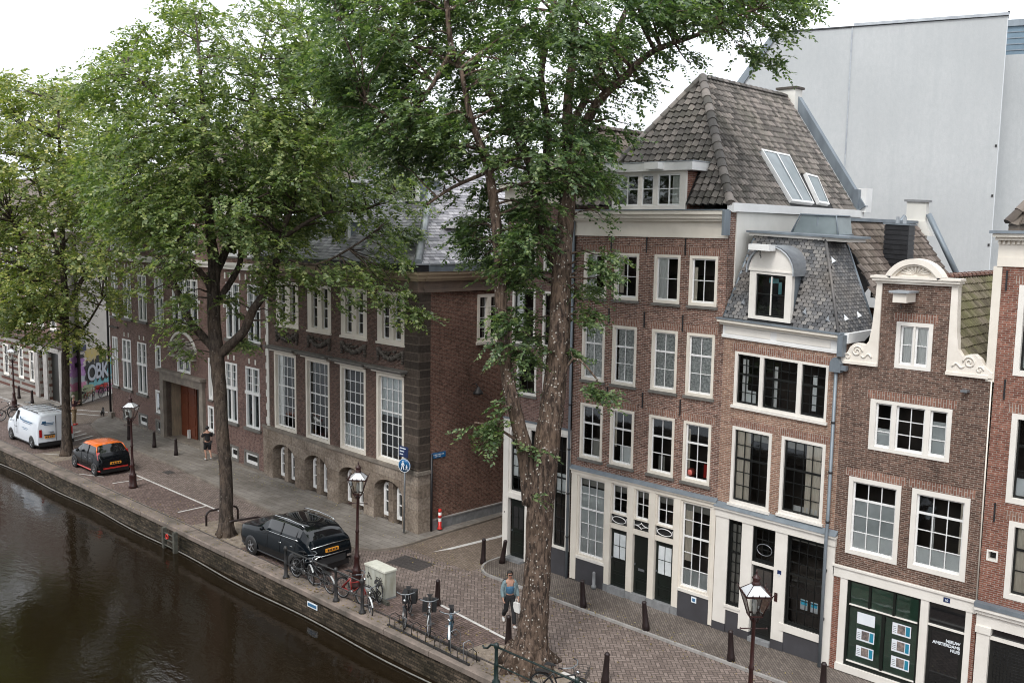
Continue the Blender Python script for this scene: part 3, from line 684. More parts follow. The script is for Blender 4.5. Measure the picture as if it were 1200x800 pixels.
anchors(h, [(-19.0+.16, 11.7), (-17.45, 11.68), (-16.02, 11.66), (-18.86, 9.35), (-17.45, 9.33), (-16.02, 9.33), (-18.84, 6.75), (-17.42, 6.75), (-16.0, 6.72)])
for a, b in ((-20.0, -18.77), (-15.84, -14.71)):
    window(h, a, b, 1.0, 3.84, 3, 5, 2, cas=.075, sill=None, hole=False, curtain=[('blind_grey', 0, 1, .9, 1)]+([('frosted', 0, 1, 0, .88)] if a < -19 else [('curtain_cream', .05, .3, .3, .9), ('frosted', 0, 1, 0, .2)]))
h.boxes('window_apron', 'white_paint', [(-20.0, -18.77, -.05, .08, .9, 1.0), (-15.86, -14.71, -.05, .08, .9, 1.0)])
for a, b in ((-18.56, -17.86), (-17.62, -17.0), (-16.77, -16.06)):
    window(h, a, b, 2.79, 3.84, 2, 2, None, cas=.05, sill=None, hole=False, curtain=('blind_grey', 0, 1, .72, 1), name='transom_window')
    c = (a+b)/2; mb = MB()
    if a < -18 or a > -17: mb.tube([(c+.27*math.cos(t_), -.01, 2.62+.11*math.sin(t_)) for t_ in np.linspace(0, 2*PI, 25)], .014, 6)
    else:
        for sx in (-1, 1):
            for sz in (-1, 1): mb.tube([(c+sx*.27*(1-math.cos(t_)), -.01, 2.62+sz*.12*(1-math.sin(t_))) for t_ in np.linspace(0, PI/2, 8)], .013, 6)
    for sx in (-1, 1): mb.tube([(c+sx*.29, -.01, 2.62+.1*u) for u in (-1, 1)], .01, 5)
    Fl = h.mk(mb, 'fanlight_tracery', 'bright_white'); h.boxes('fanlight_pane', 'ink_black', [(a, b, .05, .07, 2.46, 2.79)], Fl)
    h.boxes('door_head', 'cream_paint', [(a, b, -.02, .1, 2.30, 2.46)])
door(h, -18.54, -17.86, .31, 2.28, glass=(2, 2, .5, .93, 'frosted')); door(h, -17.60, -17.0, .31, 2.28, slot=True); door(h, -16.75, -16.06, .31, 2.28, glass=(2, 2, .46, .93, 'frosted'))
h.boxes('post', 'cream_paint', [(a, b, -.045, .12, z, 3.84) for a, b, z in ((-20.25, -20.0, .12), (-18.77, -18.56, .32), (-17.86, -17.62, .32), (-17.0, -16.77, .32), (-16.06, -15.84, .32), (-14.71, -14.575, .12))])
h.boxes('post_foot', 'step_stone', [(a-.01, b+.01, -.06, .12, 0, z) for a, b, z in ((-18.77, -18.56, .32), (-17.86, -17.62, .32), (-17.0, -16.77, .32), (-16.06, -15.84, .32))])
h.boxes('doorstep', 'step_stone', [(-18.55, -17.87, -.10, .1, 0, .31), (-17.61, -17.01, -.10, .1, 0, .31), (-16.76, -16.07, -.10, .1, 0, .31)])
h.boxes('plinth', 'charcoal_plinth', [(-20.0, -18.78, -.03, .1, 0, .9), (-15.83, -14.71, -.03, .1, 0, .9)])
h.boxes('fascia', 'cream_paint', [(-20.27, -14.575, -.06, .1, 3.84, 3.97), (-20.29, -14.56, -.12, .1, 3.97, 4.02)])
mb = MB(); mb.prism([(-20.31, -.15, 4.023), (-20.31, 0, 4.023), (-20.31, 0, 4.13)], (5.76, 0, 0)); h.mk(mb, 'flashing', 'zinc')
h.boxes('house_plate', 'sign_white', [(-15.32, -15.14, -.045, -.032, .66, .84)]); h.boxes('plate_mark', 'ink_blue', [(-15.28, -15.18, -.05, -.046, .70, .80)])
h.boxes('cornice', 'cream_paint', [(-20.36, -14.6, -.045, .1, 11.93, 12.0), (-20.36, -14.6, -.03, .1, 12.0, 12.42), (-20.38, -14.6, -.16, .1, 12.42, 12.50), (-20.4, -14.6, -.25, .1, 12.50, 12.62), (-20.42, -14.6, -.33, .1, 12.62, 12.74)])
h.boxes('gutter', 'zinc', [(-20.43, -14.58, -.36, .15, 12.74, 12.775)]); h.boxes('gutter_end', 'zinc', [(-14.6, -14.52, -.34, .0, 12.02, 12.74)])
shell(h, -20.33, -14.57, 12.7, 9.0, 'brick_plum')
h.boxes('rendered_side', 'pale_render', [(-14.57, -14.535, .4, 9.0, 9.8, 12.72)]); h.boxes('side_fascia', 'bright_white', [(-14.66, -14.43, .02, 9.05, 12.72, 12.97)])
pipe(h, [(-20.37, -.08, 12.4), (-20.37, -.08, .0)])
# roof: planes and tiles
R1, RF, RB, EZ = np.array([-17.4, 2.73, 17.1]), None, np.array([-17.4, 8.4, 17.1]), 12.93
el, er = np.array([-20.33, 0., EZ]), np.array([-14.55, 0., EZ])
mb = MB(); mb.add([er, (er[0], 8.75, EZ), RB+[0, .35, 0], R1], [(0, 1, 2, 3)]); mb.add([el, (el[0], 8.75, EZ), RB+[0, .35, 0], R1], [(3, 2, 1, 0)]); HV = 1.35; fp = lambda u, v: el+np.array([1., 0, 0])*u+(R1-np.array([R1[0], 0, EZ]))/np.linalg.norm(R1-np.array([R1[0], 0, EZ]))*v
LL = np.linalg.norm(R1-np.array([R1[0], 0, EZ])); uL, uR = HV/LL*(R1[0]-el[0]), (er[0]-el[0])-HV/LL*(er[0]-R1[0]); h0, h1 = 1.55, 4.2
for q_ in ([(0, 0), (h0, 0), (h0, HV), (uL, HV)], [(h1, 0), (er[0]-el[0], 0), (uR, HV), (h1, HV)], [(uL, HV), (uR, HV), (R1[0]-el[0], LL)]): mb.poly([fp(*t__) for t__ in q_])
mb.add([(el[0], 8.75, EZ), (er[0], 8.75, EZ), RB+[0, .35, 0]], [(2, 1, 0)]); mb = underlay(h, mb)
SK = lambda pts, P, n, dy=24.62: [pln(x, y, np.array(P)+[0, dy, 0], n)-[0, dy, 0] for x, y in pts]
nr = np.array([R1[2]-EZ, 0, er[0]-R1[0]]); nr /= np.linalg.norm(nr)
sk1 = SK([(889, 177), (922, 184), (951, 241), (925, 238)], er, nr); sk2 = SK([(941, 205), (955, 209), (969, 242), (957, 240)], er, nr)
Vr = R1*[1, 0, 1]-er*[1, 0, 1]; Lr = np.linalg.norm(Vr); Vr /= Lr
def uvr(p): return p[1], (p-er)@Vr
sb = [(min(uvr(p)[0] for p in q)-.05, max(uvr(p)[0] for p in q)+.02, min(uvr(p)[1] for p in q)-.05, max(uvr(p)[1] for p in q)+.02) for q in (sk1, sk2)]
tiled(mb, er, (0, 1, 0), Vr, [(.0, 0), (8.7, 0), (8.7, Lr), (R1[1], Lr)], .215, .245, skip=sb)
Vf = R1-np.array([R1[0], 0, EZ]); Lf = np.linalg.norm(Vf)
tiled(mb, el, (1, 0, 0), Vf, [(0, 0), (er[0]-el[0], 0), (R1[0]-el[0], Lf)], .24, .245, skip=[(1.45, 4.3, -.2, 1.40)])
Vl = np.array([R1[0]-el[0], 0, R1[2]-EZ]); Ll = np.linalg.norm(Vl)
Rf = h.mk(mb, 'roof', 'pantile_grey')
mb = MB().tube([el, R1+[0, 0, .02]], .09, 6).tube([er, R1+[0, 0, .02]], .08, 6); ridge(mb, er+[0, 0, .02], R1+[0, 0, .05], .135); ridge(mb, el+[0, 0, .02], R1+[0, 0, .05], .12); ridge(mb, R1+[0, 0, .03], RB+[0, 0, .03], .12); h.mk(mb, 'ridge_tiles', 'pantile_grey', Rf)
def skylight(h, pts, n, split=False, wide=.07):
    p = [np.array(a)+n*.13 for a in pts]; mb = MB(); q = [np.array(a)-n*.02 for a in pts]
    c = sum(p)/4; inn = [a+(c-a)/np.linalg.norm(c-a)*wide*1.4 for a in p]
    for i in range(4):
        j = (i+1) % 4; mb.add([p[i], p[j], inn[j], inn[i]], [(0, 1, 2, 3)]); mb.add([p[i], p[j], q[j], q[i]], [(3, 2, 1, 0)])
    if split:
        a, b = (inn[0]+inn[1])/2, (inn[2]+inn[3])/2; s = (inn[1]-inn[0]); s = s/np.linalg.norm(s)*.035; mb.add([a-s+n*.01, a+s+n*.01, b+s+n*.01, b-s+n*.01], [(0, 1, 2, 3)])
    W = h.mk(mb, 'skylight', 'bright_white'); g = MB(); g.add([a-n*.015 for a in inn], [(0, 1, 2, 3)]); h.mk(g, 'pane', 'roof_pane', W)
skylight(h, sk1, nr, True); skylight(h, sk2, nr)
mb = MB(); e = np.array([er[0], 8.75, EZ]); r_ = RB+[0, .35, 0]
mb.prism([e+nr*.02, e+nr*.32, r_+nr*.32, r_+nr*.02], (0, .28, 0)); C_ = h.mk(mb, 'gable_coping', 'zinc')
h.boxes('chimney', 'pale_render', [(-17.75, -17.05, 8.5, 9.05, 16.6, 17.42)]); h.boxes('chimney_cap', 'dark_stone', [(-17.82, -16.98, 8.44, 9.1, 17.42, 17.5)])
h.boxes('gable_kneeler', 'bright_white', [(-14.60, -14.30, 8.85, 9.35, 12.9, 13.75)]); h.boxes('kneeler_lead', 'zinc', [(-14.70, -14.5, 8.60, 8.85, 12.93, 13.7)])
DX, DY = .19, -.26
def dbox(nm, m, bs, p=None): return h.boxes(nm, m, [(x0+DX, x1+DX, y0+DY, y1+DY, z0, z1) for x0, x1, y0, y1, z0, z1 in bs], p)
# dormer
dbox('dormer_cheek', 'brick_red', [(-19.02, -18.95, .34, 1.35, 12.8, 13.93), (-16.36, -16.29, .34, 1.35, 12.8, 13.93)])
D = dbox('dormer_frame', 'white_paint', [(-19.06, -16.28, .24, .34, 12.78, 12.90), (-19.06, -16.28, .24, .34, 13.86, 13.95), (-19.06, -18.90, .242, .34, 12.9, 13.86), (-18.03, -17.9, .242, .34, 12.9, 13.86), (-17.46, -17.3, .242, .34, 12.9, 13.86), (-16.48, -16.28, .242, .34, 12.9, 13.86)])
bs = []; gs = []
for a, b, c in ((-18.9, -18.03, 2), (-17.9, -17.46, 1), (-17.3, -16.48, 2)):
    bs += [(a, a+.04, .27, .31, 12.9, 13.86), (b-.04, b, .27, .31, 12.9, 13.86), (a+.04, b-.04, .271, .31, 12.9, 12.95), (a+.04, b-.04, .271, .31, 13.81, 13.86), (a+.04, b-.04, .275, .305, 13.40, 13.425)]
    if c == 2: bs.append(((a+b)/2-.02, (a+b)/2+.02, .273, .31, 12.95, 13.81))
    gs.append((a+.02, b-.02, .288, .292, 12.92, 13.84))
dbox('sash', 'bright_white', bs, D); dbox('pane', 'window_glass', gs, D); dbox('room', 'room_shadow', [(-18.94, -16.37, .75, .78, 12.8, 13.93)], D)
dbox('curtain', 'curtain_white', [(-18.85, -18.5, .40, .41, 12.92, 13.8), (-16.85, -16.5, .40, .41, 12.92, 13.8)], D)
dbox('dormer_roof', 'bright_white', [(-19.25, -15.98, .10, 1.75, 13.95, 14.2)], D); dbox('dormer_lead', 'zinc_pale', [(-19.27, -15.96, .08, 1.8, 14.203, 14.235)], D)
dbox('hoist_box', 'bright_white', [(-17.5, -17.0, -.22, .10, 13.99, 14.19), (-19.45, -18.75, -.15, .10, 13.97, 14.17)], D)

# ---------------------------------------------------------------- H2: house with the slate mansard
def sk2f(x, z): return .044*(x+14.58)*max(0, min(z, 9.6))/9.6
h = row_house(-14.57, 'tan brick house with slate mansard, arched white dormer and black leaded windows', sk2f)
Mb = dict(sashm='black_paint', casm='white_paint', mun=.02)
window(h, -14.15, -12.87, 4.12, 6.44, 4, 5, 2, cas=.09, **Mb, arch='brick_arch', sill='white_paint', curtain=[('curtain_cream', 0, .42, 0, 1), ('blind_grey', .5, 1, .88, 1)])
window(h, -12.56, -11.24, 4.17, 6.44, 4, 5, 2, cas=.09, **Mb, arch='brick_arch', sill='white_paint', curtain=[('curtain_cream', .55, 1, 0, 1), ('blind_grey', 0, .5, .88, 1), ('curtain_white', .25, 1, 0, .1)])
window(h, -14.17, -11.28, 7.08, 8.67, [3, 4, 3], [5, 5, 5], 2, cas=.07, **Mb, arch='brick_arch', sill='white_paint', lights=[(-14.08, -13.36), (-13.24, -12.19), (-12.06, -11.36)], curtain=[('curtain_white', .05, .12, 0, .9), ('curtain_white', .42, .46, 0, .85), ('frosted_light', .1, .22, .0, .28), ('frosted_light', .85, .9, .1, .8)])
h.wall(-14.57, -10.88, 4.0, 9.06, 'brick_tan')
h.boxes('cornice', 'bright_white', [(-14.62, -10.95, -.06, .1, 9.04, 9.12), (-14.6, -10.95, -.04, .1, 9.12, 9.42)])
h.boxes('cornice_panel', 'white_paint', [(-14.5, -13.05, -.055, -.041, 9.16, 9.38), (-12.85, -11.25, -.055, -.041, 9.16, 9.38)])
h.boxes('cornice_moulding', 'cream_paint', [(-14.66, -10.97, -.14, .1, 9.42, 9.50), (-14.70, -10.97, -.24, .1, 9.50, 9.58)])
h.boxes('gutter', 'zinc', [(-14.72, -10.9, -.27, .2, 9.583, 9.62)]); h.boxes('gutter_end', 'zinc', [(-10.97, -10.82, -.26, .0, 9.0, 9.58)])
h.boxes('side_fascia', 'bright_white', [(-10.9, -10.78, .0, 3.4, 9.35, 9.62)])
shell(h, -14.55, -10.9, 9.5, 9.4, 'brick_tan')
h.boxes('post', 'white_paint', [(-14.55, -14.12, -.05, .12, .32, 3.62), (-13.67, -13.31, -.05, .12, .32, 3.62), (-12.59, -12.21, -.05, .12, .35, 3.62), (-11.05, -10.80, -.05, .12, .12, 3.62)])
h.boxes('post_foot', 'charcoal_plinth', [(-14.56, -14.11, -.06, .12, 0, .32), (-13.68, -13.3, -.06, .12, 0, .32), (-12.6, -12.2, -.06, .12, 0, .35)])
window(h, -14.12, -13.67, .95, 3.6, 2, 8, 3, cas=.03, casm='black_paint', sashm='black_paint', sill='white_paint', hole=False, curtain=('blind_grey', 0, 1, 0, .95))
window(h, -13.31, -12.59, 2.52, 3.58, 3, 3, None, cas=.03, casm='black_paint', sashm='black_paint', sill=None, hole=False, name='transom_window')
mb = MB().tube([(-12.95+.24*math.cos(t_), .02, 2.93+.17*math.sin(t_)) for t_ in np.linspace(0, 2*PI, 25)], .012, 6); h.mk(mb, 'transom_ring', 'galvanised')
h.boxes('door_head', 'white_paint', [(-13.31, -12.59, -.02, .1, 2.42, 2.52)])
door(h, -13.29, -12.61, .2, 2.42, 'black_paint', glass=(2, 1, .42, .95, 'room_shadow'), slot=True)
h.boxes('doorstep', 'step_stone', [(-13.3, -12.6, -.12, .1, 0, .2)])
window(h, -12.21, -11.05, .92, 3.58, 4, 7, 3, cas=.035, casm='black_paint', sashm='black_paint', sill=None, hole=False, mun=.018, curtain=('blind_grey', 0, 1, .96, 1))
h.boxes('window_apron', 'white_paint', [(-12.34, -11.04, -.07, .1, .70, .92), (-14.12, -13.67, -.05, .1, .78, .93)])
h.boxes('plinth', 'charcoal_plinth', [(-12.20, -11.06, -.03, .1, 0, .70), (-14.1, -13.69, -.03, .1, 0, .78)])
h.boxes('fascia', 'white_paint', [(-14.57, -10.78, -.08, .1, 3.62, 3.86), (-14.6, -10.76, -.14, .1, 3.86, 3.93)])
mb = MB(); mb.prism([(-14.6, -.17, 3.933), (-14.6, 0, 3.933), (-14.6, 0, 4.07)], (3.84, 0, 0)); h.mk(mb, 'flashing', 'zinc')
for x in (-11.67, -11.36):
    P = h.boxes('window_notice', 'poster_white', [(x-.11, x+.11, .074, .078, 1.47, 1.78)]); h.boxes('notice_print', 'teal_print', [(x-.09, x+.09, .070, .073, 1.62, 1.75)], P)
h.boxes('house_plate', 'navy_plate', [(-12.47, -12.35, -.06, -.051, 2.36, 2.48)]); h.boxes('bell_plate', 'maroon_iron', [(-12.53, -12.43, -.065, -.051, 1.52, 1.78)])
text_obj('plate_numeral', '8', .11, 'sign_white', h.root, (-12.44+14.57, -.066, 2.37-.09))
# downpipe with hopper
P = pipe(h, [(-11.02, -.12, 8.55), (-11.02, -.12, 4.25), (-11.0, -.20, 4.05), (-11.0, -.2, 0.05)], .05)
mb = MB(); mb.prism([(-11.17, -.22, 8.55), (-10.87, -.22, 8.55), (-10.87, -.22, 8.8), (-10.93, -.22, 8.92), (-11.02, -.22, 8.96), (-11.11, -.22, 8.92), (-11.17, -.22, 8.8)], (0, .2, 0)); mb.box(-10.92, -10.72, -.2, -.04, 8.62, 8.74); h.mk(mb, 'hopper', 'zinc', P)
# mansard
A0, A1, A2, A3 = np.array([-14.55, -.05, 9.64]), np.array([-11.08, .0, 9.60]), np.array([-12.02, .93, 12.02]), np.array([-14.15, .93, 12.05])
B1, B2 = np.array([-10.98, 2.1, 9.60]), np.array([-11.62, 2.05, 12.0])
nB = np.cross(B1-A1, A2-A1); nB /= np.linalg.norm(nB); B2 = B2-nB*((B2-A1)@nB)
mb = MB(); mb.add([A0, A1, A2, A3], [(0, 1, 2, 3)]); mb.add([A1, B1, B2, A2], [(0, 1, 2, 3)]); mb.add([A0, A3, A3+[0, 2, 0], A0+[0, 2, 0]], [(0, 1, 2, 3)]); mb = underlay(h, mb)
U = (A1-A0)/np.linalg.norm(A1-A0); Vm = A3-A0; Vm = Vm-U*(Vm@U); Lm = np.linalg.norm(Vm); Vm /= Lm
uu = lambda p: ((p-A0)@U, (p-A0)@Vm)
tiled(mb, A0, U, Vm, [uu(A0), uu(A1), uu(A2), uu(A3)], .155, .105, 'slate', skip=[(.72, 2.15, -.2, 1.6)], jit=.002, lift=.035)
U2 = (B1-A1)/np.linalg.norm(B1-A1); V2 = A2-A1; V2 = V2-U2*(V2@U2); L2 = np.linalg.norm(V2); V2 /= L2; uu2 = lambda p: ((p-A1)@U2, (p-A1)@V2)
tiled(mb, A1, U2, V2, [uu2(A1), uu2(B1), uu2(B2), uu2(A2)], .155, .105, 'slate', jit=.002, lift=.035)
Rf = h.mk(mb, 'mansard_roof', 'slate_tile')
h.mk(MB().tube([A1+[.03, -.04, .03], A2+[.03, -.04, .05]], .045, 6), 'hip_slate', 'slate_tile', Rf)
h.mk(MB().tube([A0+[-.02, 0, 0], A3+[-.05, 0, 0]], .05, 6), 'roof_edge_lead', 'zinc', Rf); mb = MB().tube([B1+[.02, 0, .03], B2+[.02, 0, .03]], .05, 6); h.mk(mb, 'roof_edge_lead', 'zinc', Rf)
h.boxes('roof_lip', 'zinc', [(-14.4, -11.25, .72, 2.2, 12.13, 12.19)], Rf); h.boxes('roof_lip_board', 'white_paint', [(-14.35, -12.05, .80, 2.1, 12.05, 12.13), (-12.05, -11.35, .85, 2.1, 12.03, 12.13)], Rf)
def vent(O, U, V, u, v):
    U = np.array(U)/np.linalg.norm(U); V = np.array(V)/np.linalg.norm(V); N = np.cross(U, V); N = N if N[2] > 0 else -N; p = O+U*u+V*v+N*.04
    m_ = MB(); m_.add([p-U*.075, p+U*.075, p+N*.11+V*.03, p+V*.21], [(0, 1, 2), (1, 3, 2), (3, 0, 2)]); h.mk(m_, 'roof_vent', 'zinc_pale', Rf)
for u, v in ((.50, .42), (2.42, .38), (3.12, .26)): vent(A0, U, Vm, u, v)
for u, v in ((.55, .30), (1.35, .35), (.85, 1.95)): vent(A1, U2, V2, u, v)
# arched dormer
dm = h.mk(MB(), 'dormer', 'white_paint') if False else None
mb = MB(); x0, x1 = -13.78, -12.46; arch_ = [( (x0+x1)/2+.70*math.cos(a), -.06, 11.10+.68*math.sin(a)) for a in np.linspace(0, PI, 15)]
mb.prism(arch_, (0, .12, 0)); mb.box(x0, x0+.20, -.06, .10, 9.70, 11.10); mb.box(x1-.2, x1, -.06, .10, 9.70, 11.10); mb.box(x0+.2, x1-.2, -.058, .10, 9.70, 9.80); mb.box(x0+.2, x1-.2, -.058, .1, 11.0, 11.10)
mb.box(x0-.04, x1+.04, -.09, .1, 11.08, 11.12)
D = h.mk(mb, 'dormer', 'white_paint')
sm = MB(); 
for b in [(-13.58, -13.54, 0, .04, 9.8, 11.0), (-12.70, -12.66, 0, .04, 9.8, 11.0), (-13.54, -12.7, 0, .04, 9.8, 9.85), (-13.54, -12.7, 0, .04, 10.95, 11.0), (-13.54, -12.7, .002, .035, 10.42, 10.445)]: sm.box(*b)
h.mk(sm, 'sash', 'black_paint', D); h.boxes('mullion', 'white_paint', [(-13.135, -13.10, -.005, .04, 9.85, 10.95)], D)
h.boxes('pane', 'window_glass', [(-13.56, -12.68, .018, .022, 9.82, 10.98)], D); h.boxes('room', 'room_shadow', [(-13.62, -12.62, .45, .47, 9.7, 11.1)], D); h.boxes('curtain', 'spray_cyan', [(-13.0, -12.9, .2, .21, 10.45, 10.8), (-13.3, -13.0, .2, .21, 10.75, 10.9)], D)
mb = MB(); n = 15
vs = []
for yy in (-.14, .95):
    for a in np.linspace(-.12, PI+.12, n): vs.append(((x0+x1)/2+.76*math.cos(a), yy, 11.10+.74*math.sin(a)))
for yy in (-.14, .95):
    for a in np.linspace(-.12, PI+.12, n): vs.append(((x0+x1)/2+.70*math.cos(a), yy, 11.10+.68*math.sin(a)))
mb.add(vs, [(k, k+1, n+k+1, n+k) for k in range(n-1)]+[(2*n+k, k, k+1, 2*n+k+1) for k in range(n-1)]+[(3*n+k, 3*n+k+1, 2*n+k+1, 2*n+k) for k in range(n-1)], True); h.mk(mb, 'barrel_roof', 'zinc_pale', D)
h.boxes('dormer_cheek', 'zinc', [(-13.77, -13.74, .1, .75, 9.75, 11.1), (-12.50, -12.47, .1, .75, 9.75, 11.1)], D)
h.boxes('hoist_box', 'bright_white', [(-13.62, -12.98, -.5, -.06, 11.68, 11.84)], D)
mb = MB().tube([(-13.3, -.4, 11.68), (-13.3, -.4, 11.55), (-13.26, -.4, 11.48), (-13.3, -.4, 11.44), (-13.34, -.4, 11.48)], .014, 6); h.mk(mb, 'hoist_hook', 'dark_metal', D)
# rear roof, glazed lantern, chimneys
EZ2, RZ2 = 9.87, 12.60; e0 = np.array([-10.35, 2.1, 9.33]); vv = np.array([-2.4, 0, 3.27]); L_ = np.linalg.norm(vv)
mb = MB(); mb.add([e0, e0+[0, 7.4, 0], e0+[0, 7.4, 0]+vv, e0+[0, 1.2, 0]+vv], [(0, 1, 2, 3)]); mb.add([(-14.5, 2.1, EZ2), (-14.5, 9.5, EZ2), (-12.75, 9.5, RZ2), (-12.75, 3.3, RZ2)], [(3, 2, 1, 0)]); mb = underlay(h, mb)
tiled(mb, e0, (0, 1, 0), vv, [(0, 0), (7.4, 0), (7.4, L_), (1.25, L_)], .215, .25)
Rr = h.mk(mb, 'rear_roof', 'pantile_brown')
h.boxes('ridge_lead', 'zinc', [(-12.88, -12.62, 3.3, 9.4, RZ2+.0, RZ2+.10)], Rr)
mb = MB(); mb.prism([(-13.7, 2.25, 12.19), (-12.27, 2.25, 12.19), (-12.42, 2.4, 12.72), (-13.5, 2.4, 12.72)], (0, 1.0, 0)); Lt = h.mk(mb, 'roof_lantern', 'roof_pane', Rr)
mb = MB()
for p in ([(-13.72, 2.22, 12.18), (-13.52, 2.37, 12.74), (-12.40, 2.37, 12.74), (-12.25, 2.22, 12.18)], [(-12.96, 2.3, 12.2), (-12.96, 2.39, 12.72)], [(-12.25, 2.22, 12.18), (-12.25, 3.25, 12.2)], [(-12.40, 2.37, 12.74), (-12.4, 3.3, 12.74)]): mb.tube(p, .028, 5)
h.mk(mb, 'lantern_bars', 'zinc', Lt) if False else h.mk(mb, 'lantern_bar', 'zinc', Rr)
h.boxes('rear_gable', 'pale_render', [(-13.12, -12.44, 9.55, 9.8, 11.5, 13.35)]); h.boxes('rear_gable_cap', 'step_stone', [(-13.2, -12.36, 9.5, 9.85, 13.35, 13.43)])
mb = MB(); mb.prism([(-13.12, 9.5, 12.7), (-12.44, 9.5, 12.7), (-12.2, 9.5, 12.2), (-13.45, 9.5, 12.2)], (0, .3, 0)); h.mk(mb, 'gable_shoulder', 'pale_render')
mb = MB().tube([(-12.35, 9.55, 12.95), (-11.05, 9.55, 10.55)], .10, 6); mb.tube([(-13.15, 9.55, 12.85), (-14.0, 9.55, 11.6)], .08, 6); h.mk(mb, 'gable_coping', 'zinc')
mb = MB(); z = 10.3
while z < 12.5: mb.box(-11.98, -11.22, 4.9, 5.4, z, z+.12); mb.box(-11.96, -11.24, 4.92, 5.38, z+.12, z+.15); z += .15
K = h.mk(mb, 'chimney', 'dark_metal'); h.boxes('chimney_cap', 'zinc', [(-12.02, -11.18, 4.86, 5.44, z, z+.05)], K)
h.boxes('chimney_pot', 'zinc_pale', [(-11.72, -11.64, 5.1, 5.2, z+.05, z+.25), (-11.5, -11.42, 5.1, 5.2, z+.05, z+.25)], K)
h.boxes('roof_box', 'zinc', [(-12.0, -11.0, 4.2, 4.85, 10.3, 11.0)])

# ---------------------------------------------------------------- H3: neck-gable house with the shop
h = row_house(-10.88, 'brown brick house with white scrolled neck gable above a green shop front')
W3 = dict(casm='white_paint', sashm='bright_white')
window(h, -9.51, -8.59, 8.68, 9.89, 2, 2, None, cas=.10, **W3, lights=[(-9.38, -9.075), (-9.03, -8.73)], arch='brick_arch_dark', sill=None, curtain=('curtain_white', 0, 1, 0, 1)) if False else window(h, -9.51, -8.59, 8.68, 9.89, [1, 1], [2, 2], None, cas=.10, **W3, lights=[(-9.40, -9.075), (-9.03, -8.70)], sill=None, arch='brick_arch', curtain=('curtain_white', 0, 1, 0, 1))
window(h, -10.07, -7.99, 6.43, 7.79, [1, 2, 1], [3, 3, 3], None, cas=.09, **W3, lights=[(-9.92, -9.50), (-9.38, -8.65), (-8.52, -8.10)], sill=None, arch='brick_arch', curtain=[('frosted_light', .04, .28, .28, .42), ('frosted', .76, 1, 0, .75), ('frosted', 0, .27, 0, .28)])
window(h, -10.53, -9.12, 3.46, 5.60, 3, 4, 1, cas=.12, **W3, sill=None, arch='brick_arch', curtain=[('frosted', 0, 1, .26, .74), ('frosted_light', 0, 1, 0, .26)])
window(h, -8.84, -7.41, 3.46, 5.61, 3, 4, 1, cas=.13, **W3, sill=None, arch='brick_arch', curtain=[('frosted_light', 0, 1, 0, .25), ('curtain_white', .30, .38, .2, .72), ('curtain_cream', .9, 1, .2, 1)])
h.wall(-10.88, -7.12, 3.0, 8.68, 'brick_brown', holes=[q for q in h.holes if q[3] < 8.6]+[(-9.51, -8.59, 8.5, 9.9)] if False else [q for q in h.holes if q[3] < 8.6])
h.wall(-9.97, -8.16, 8.68, 10.86, 'brick_brown', holes=[q for q in h.holes if q[2] > 8.6], name='gable_wall')
shell(h, -10.86, -7.14, 8.4, 8, 'brick_brown')
h.boxes('attic_room', 'room_shadow', [(-9.9, -8.2, .7, .72, 8.5, 10.5)])
def trim(pts): 
    mb = MB(); mb.prism([(x, -.05, z) for x, z in pts], (0, .25, 0)); return mb
Lp = [(-9.94, 10.86), (-10.08, 10.86), (-10.10, 10.3), (-10.14, 9.7), (-10.20, 9.32), (-10.30, 9.18), (-10.42, 9.22), (-10.58, 9.22), (-10.70, 9.12), (-10.76, 8.98), (-10.88, 8.86), (-10.95, 8.78), (-10.95, 8.66), (-9.94, 8.66)]
Rp = [(-8.20, 10.86), (-8.05, 10.86), (-8.03, 10.3), (-8.00, 9.7), (-7.94, 9.30), (-7.84, 9.16), (-7.72, 9.20), (-7.56, 9.22), (-7.42, 9.12), (-7.34, 8.98), (-7.22, 8.88), (-7.12, 8.80), (-7.12, 8.68), (-8.20, 8.68)][::-1]
T = h.mk(trim(Lp), 'gable_scroll', 'gable_trim'); T2 = h.mk(trim(Rp), 'gable_scroll', 'gable_trim')
def spiral(cx, cz, r, s, turns=1.6): return [(cx+s*r*(1-t_*.8)*math.cos(t_*turns*2*PI), -.065, cz+r*(1-t_*.8)*math.sin(t_*turns*2*PI)) for t_ in np.linspace(0, 1, 30)]
for P_, cx, s in ((T, -10.5, 1), (T2, -7.66, -1)):
    mb = MB(); mb.tube(spiral(cx, 9.02, .15, s), .022, 6); mb.tube(spiral(cx-s*.25, 8.86, .09, -s, 1.2), .018, 6)
    mb.tube([(cx+s*(.12+.28*t_), -.065, 8.92-.05*math.sin(t_*7)) for t_ in np.linspace(0, 1, 12)], .022, 6); mb.box(min(cx-s*.45, cx+s*.55), max(cx-s*.45, cx+s*.55), -.085, -.03, 8.66, 8.74)
    h.mk(mb, 'scroll_carving', 'gable_trim', P_)
h.boxes('gable_cornice', 'gable_trim', [(-10.10, -8.03, -.08, .2, 10.86, 10.93), (-10.17, -7.98, -.16, .2, 10.93, 11.0), (-10.20, -7.95, -.20, .2, 11.0, 11.06)])
cx, hw, rise = -9.1, .70, .44; rr = (hw*hw+rise*rise)/(2*rise); th = math.asin(hw/rr); zc = 11.06+rise-rr
mb = MB(); an = np.linspace(-th, th, 17)
mb.prism([(cx+rr*math.sin(a), -.04, zc+rr*math.cos(a)) for a in an][::-1], (0, .2, 0))
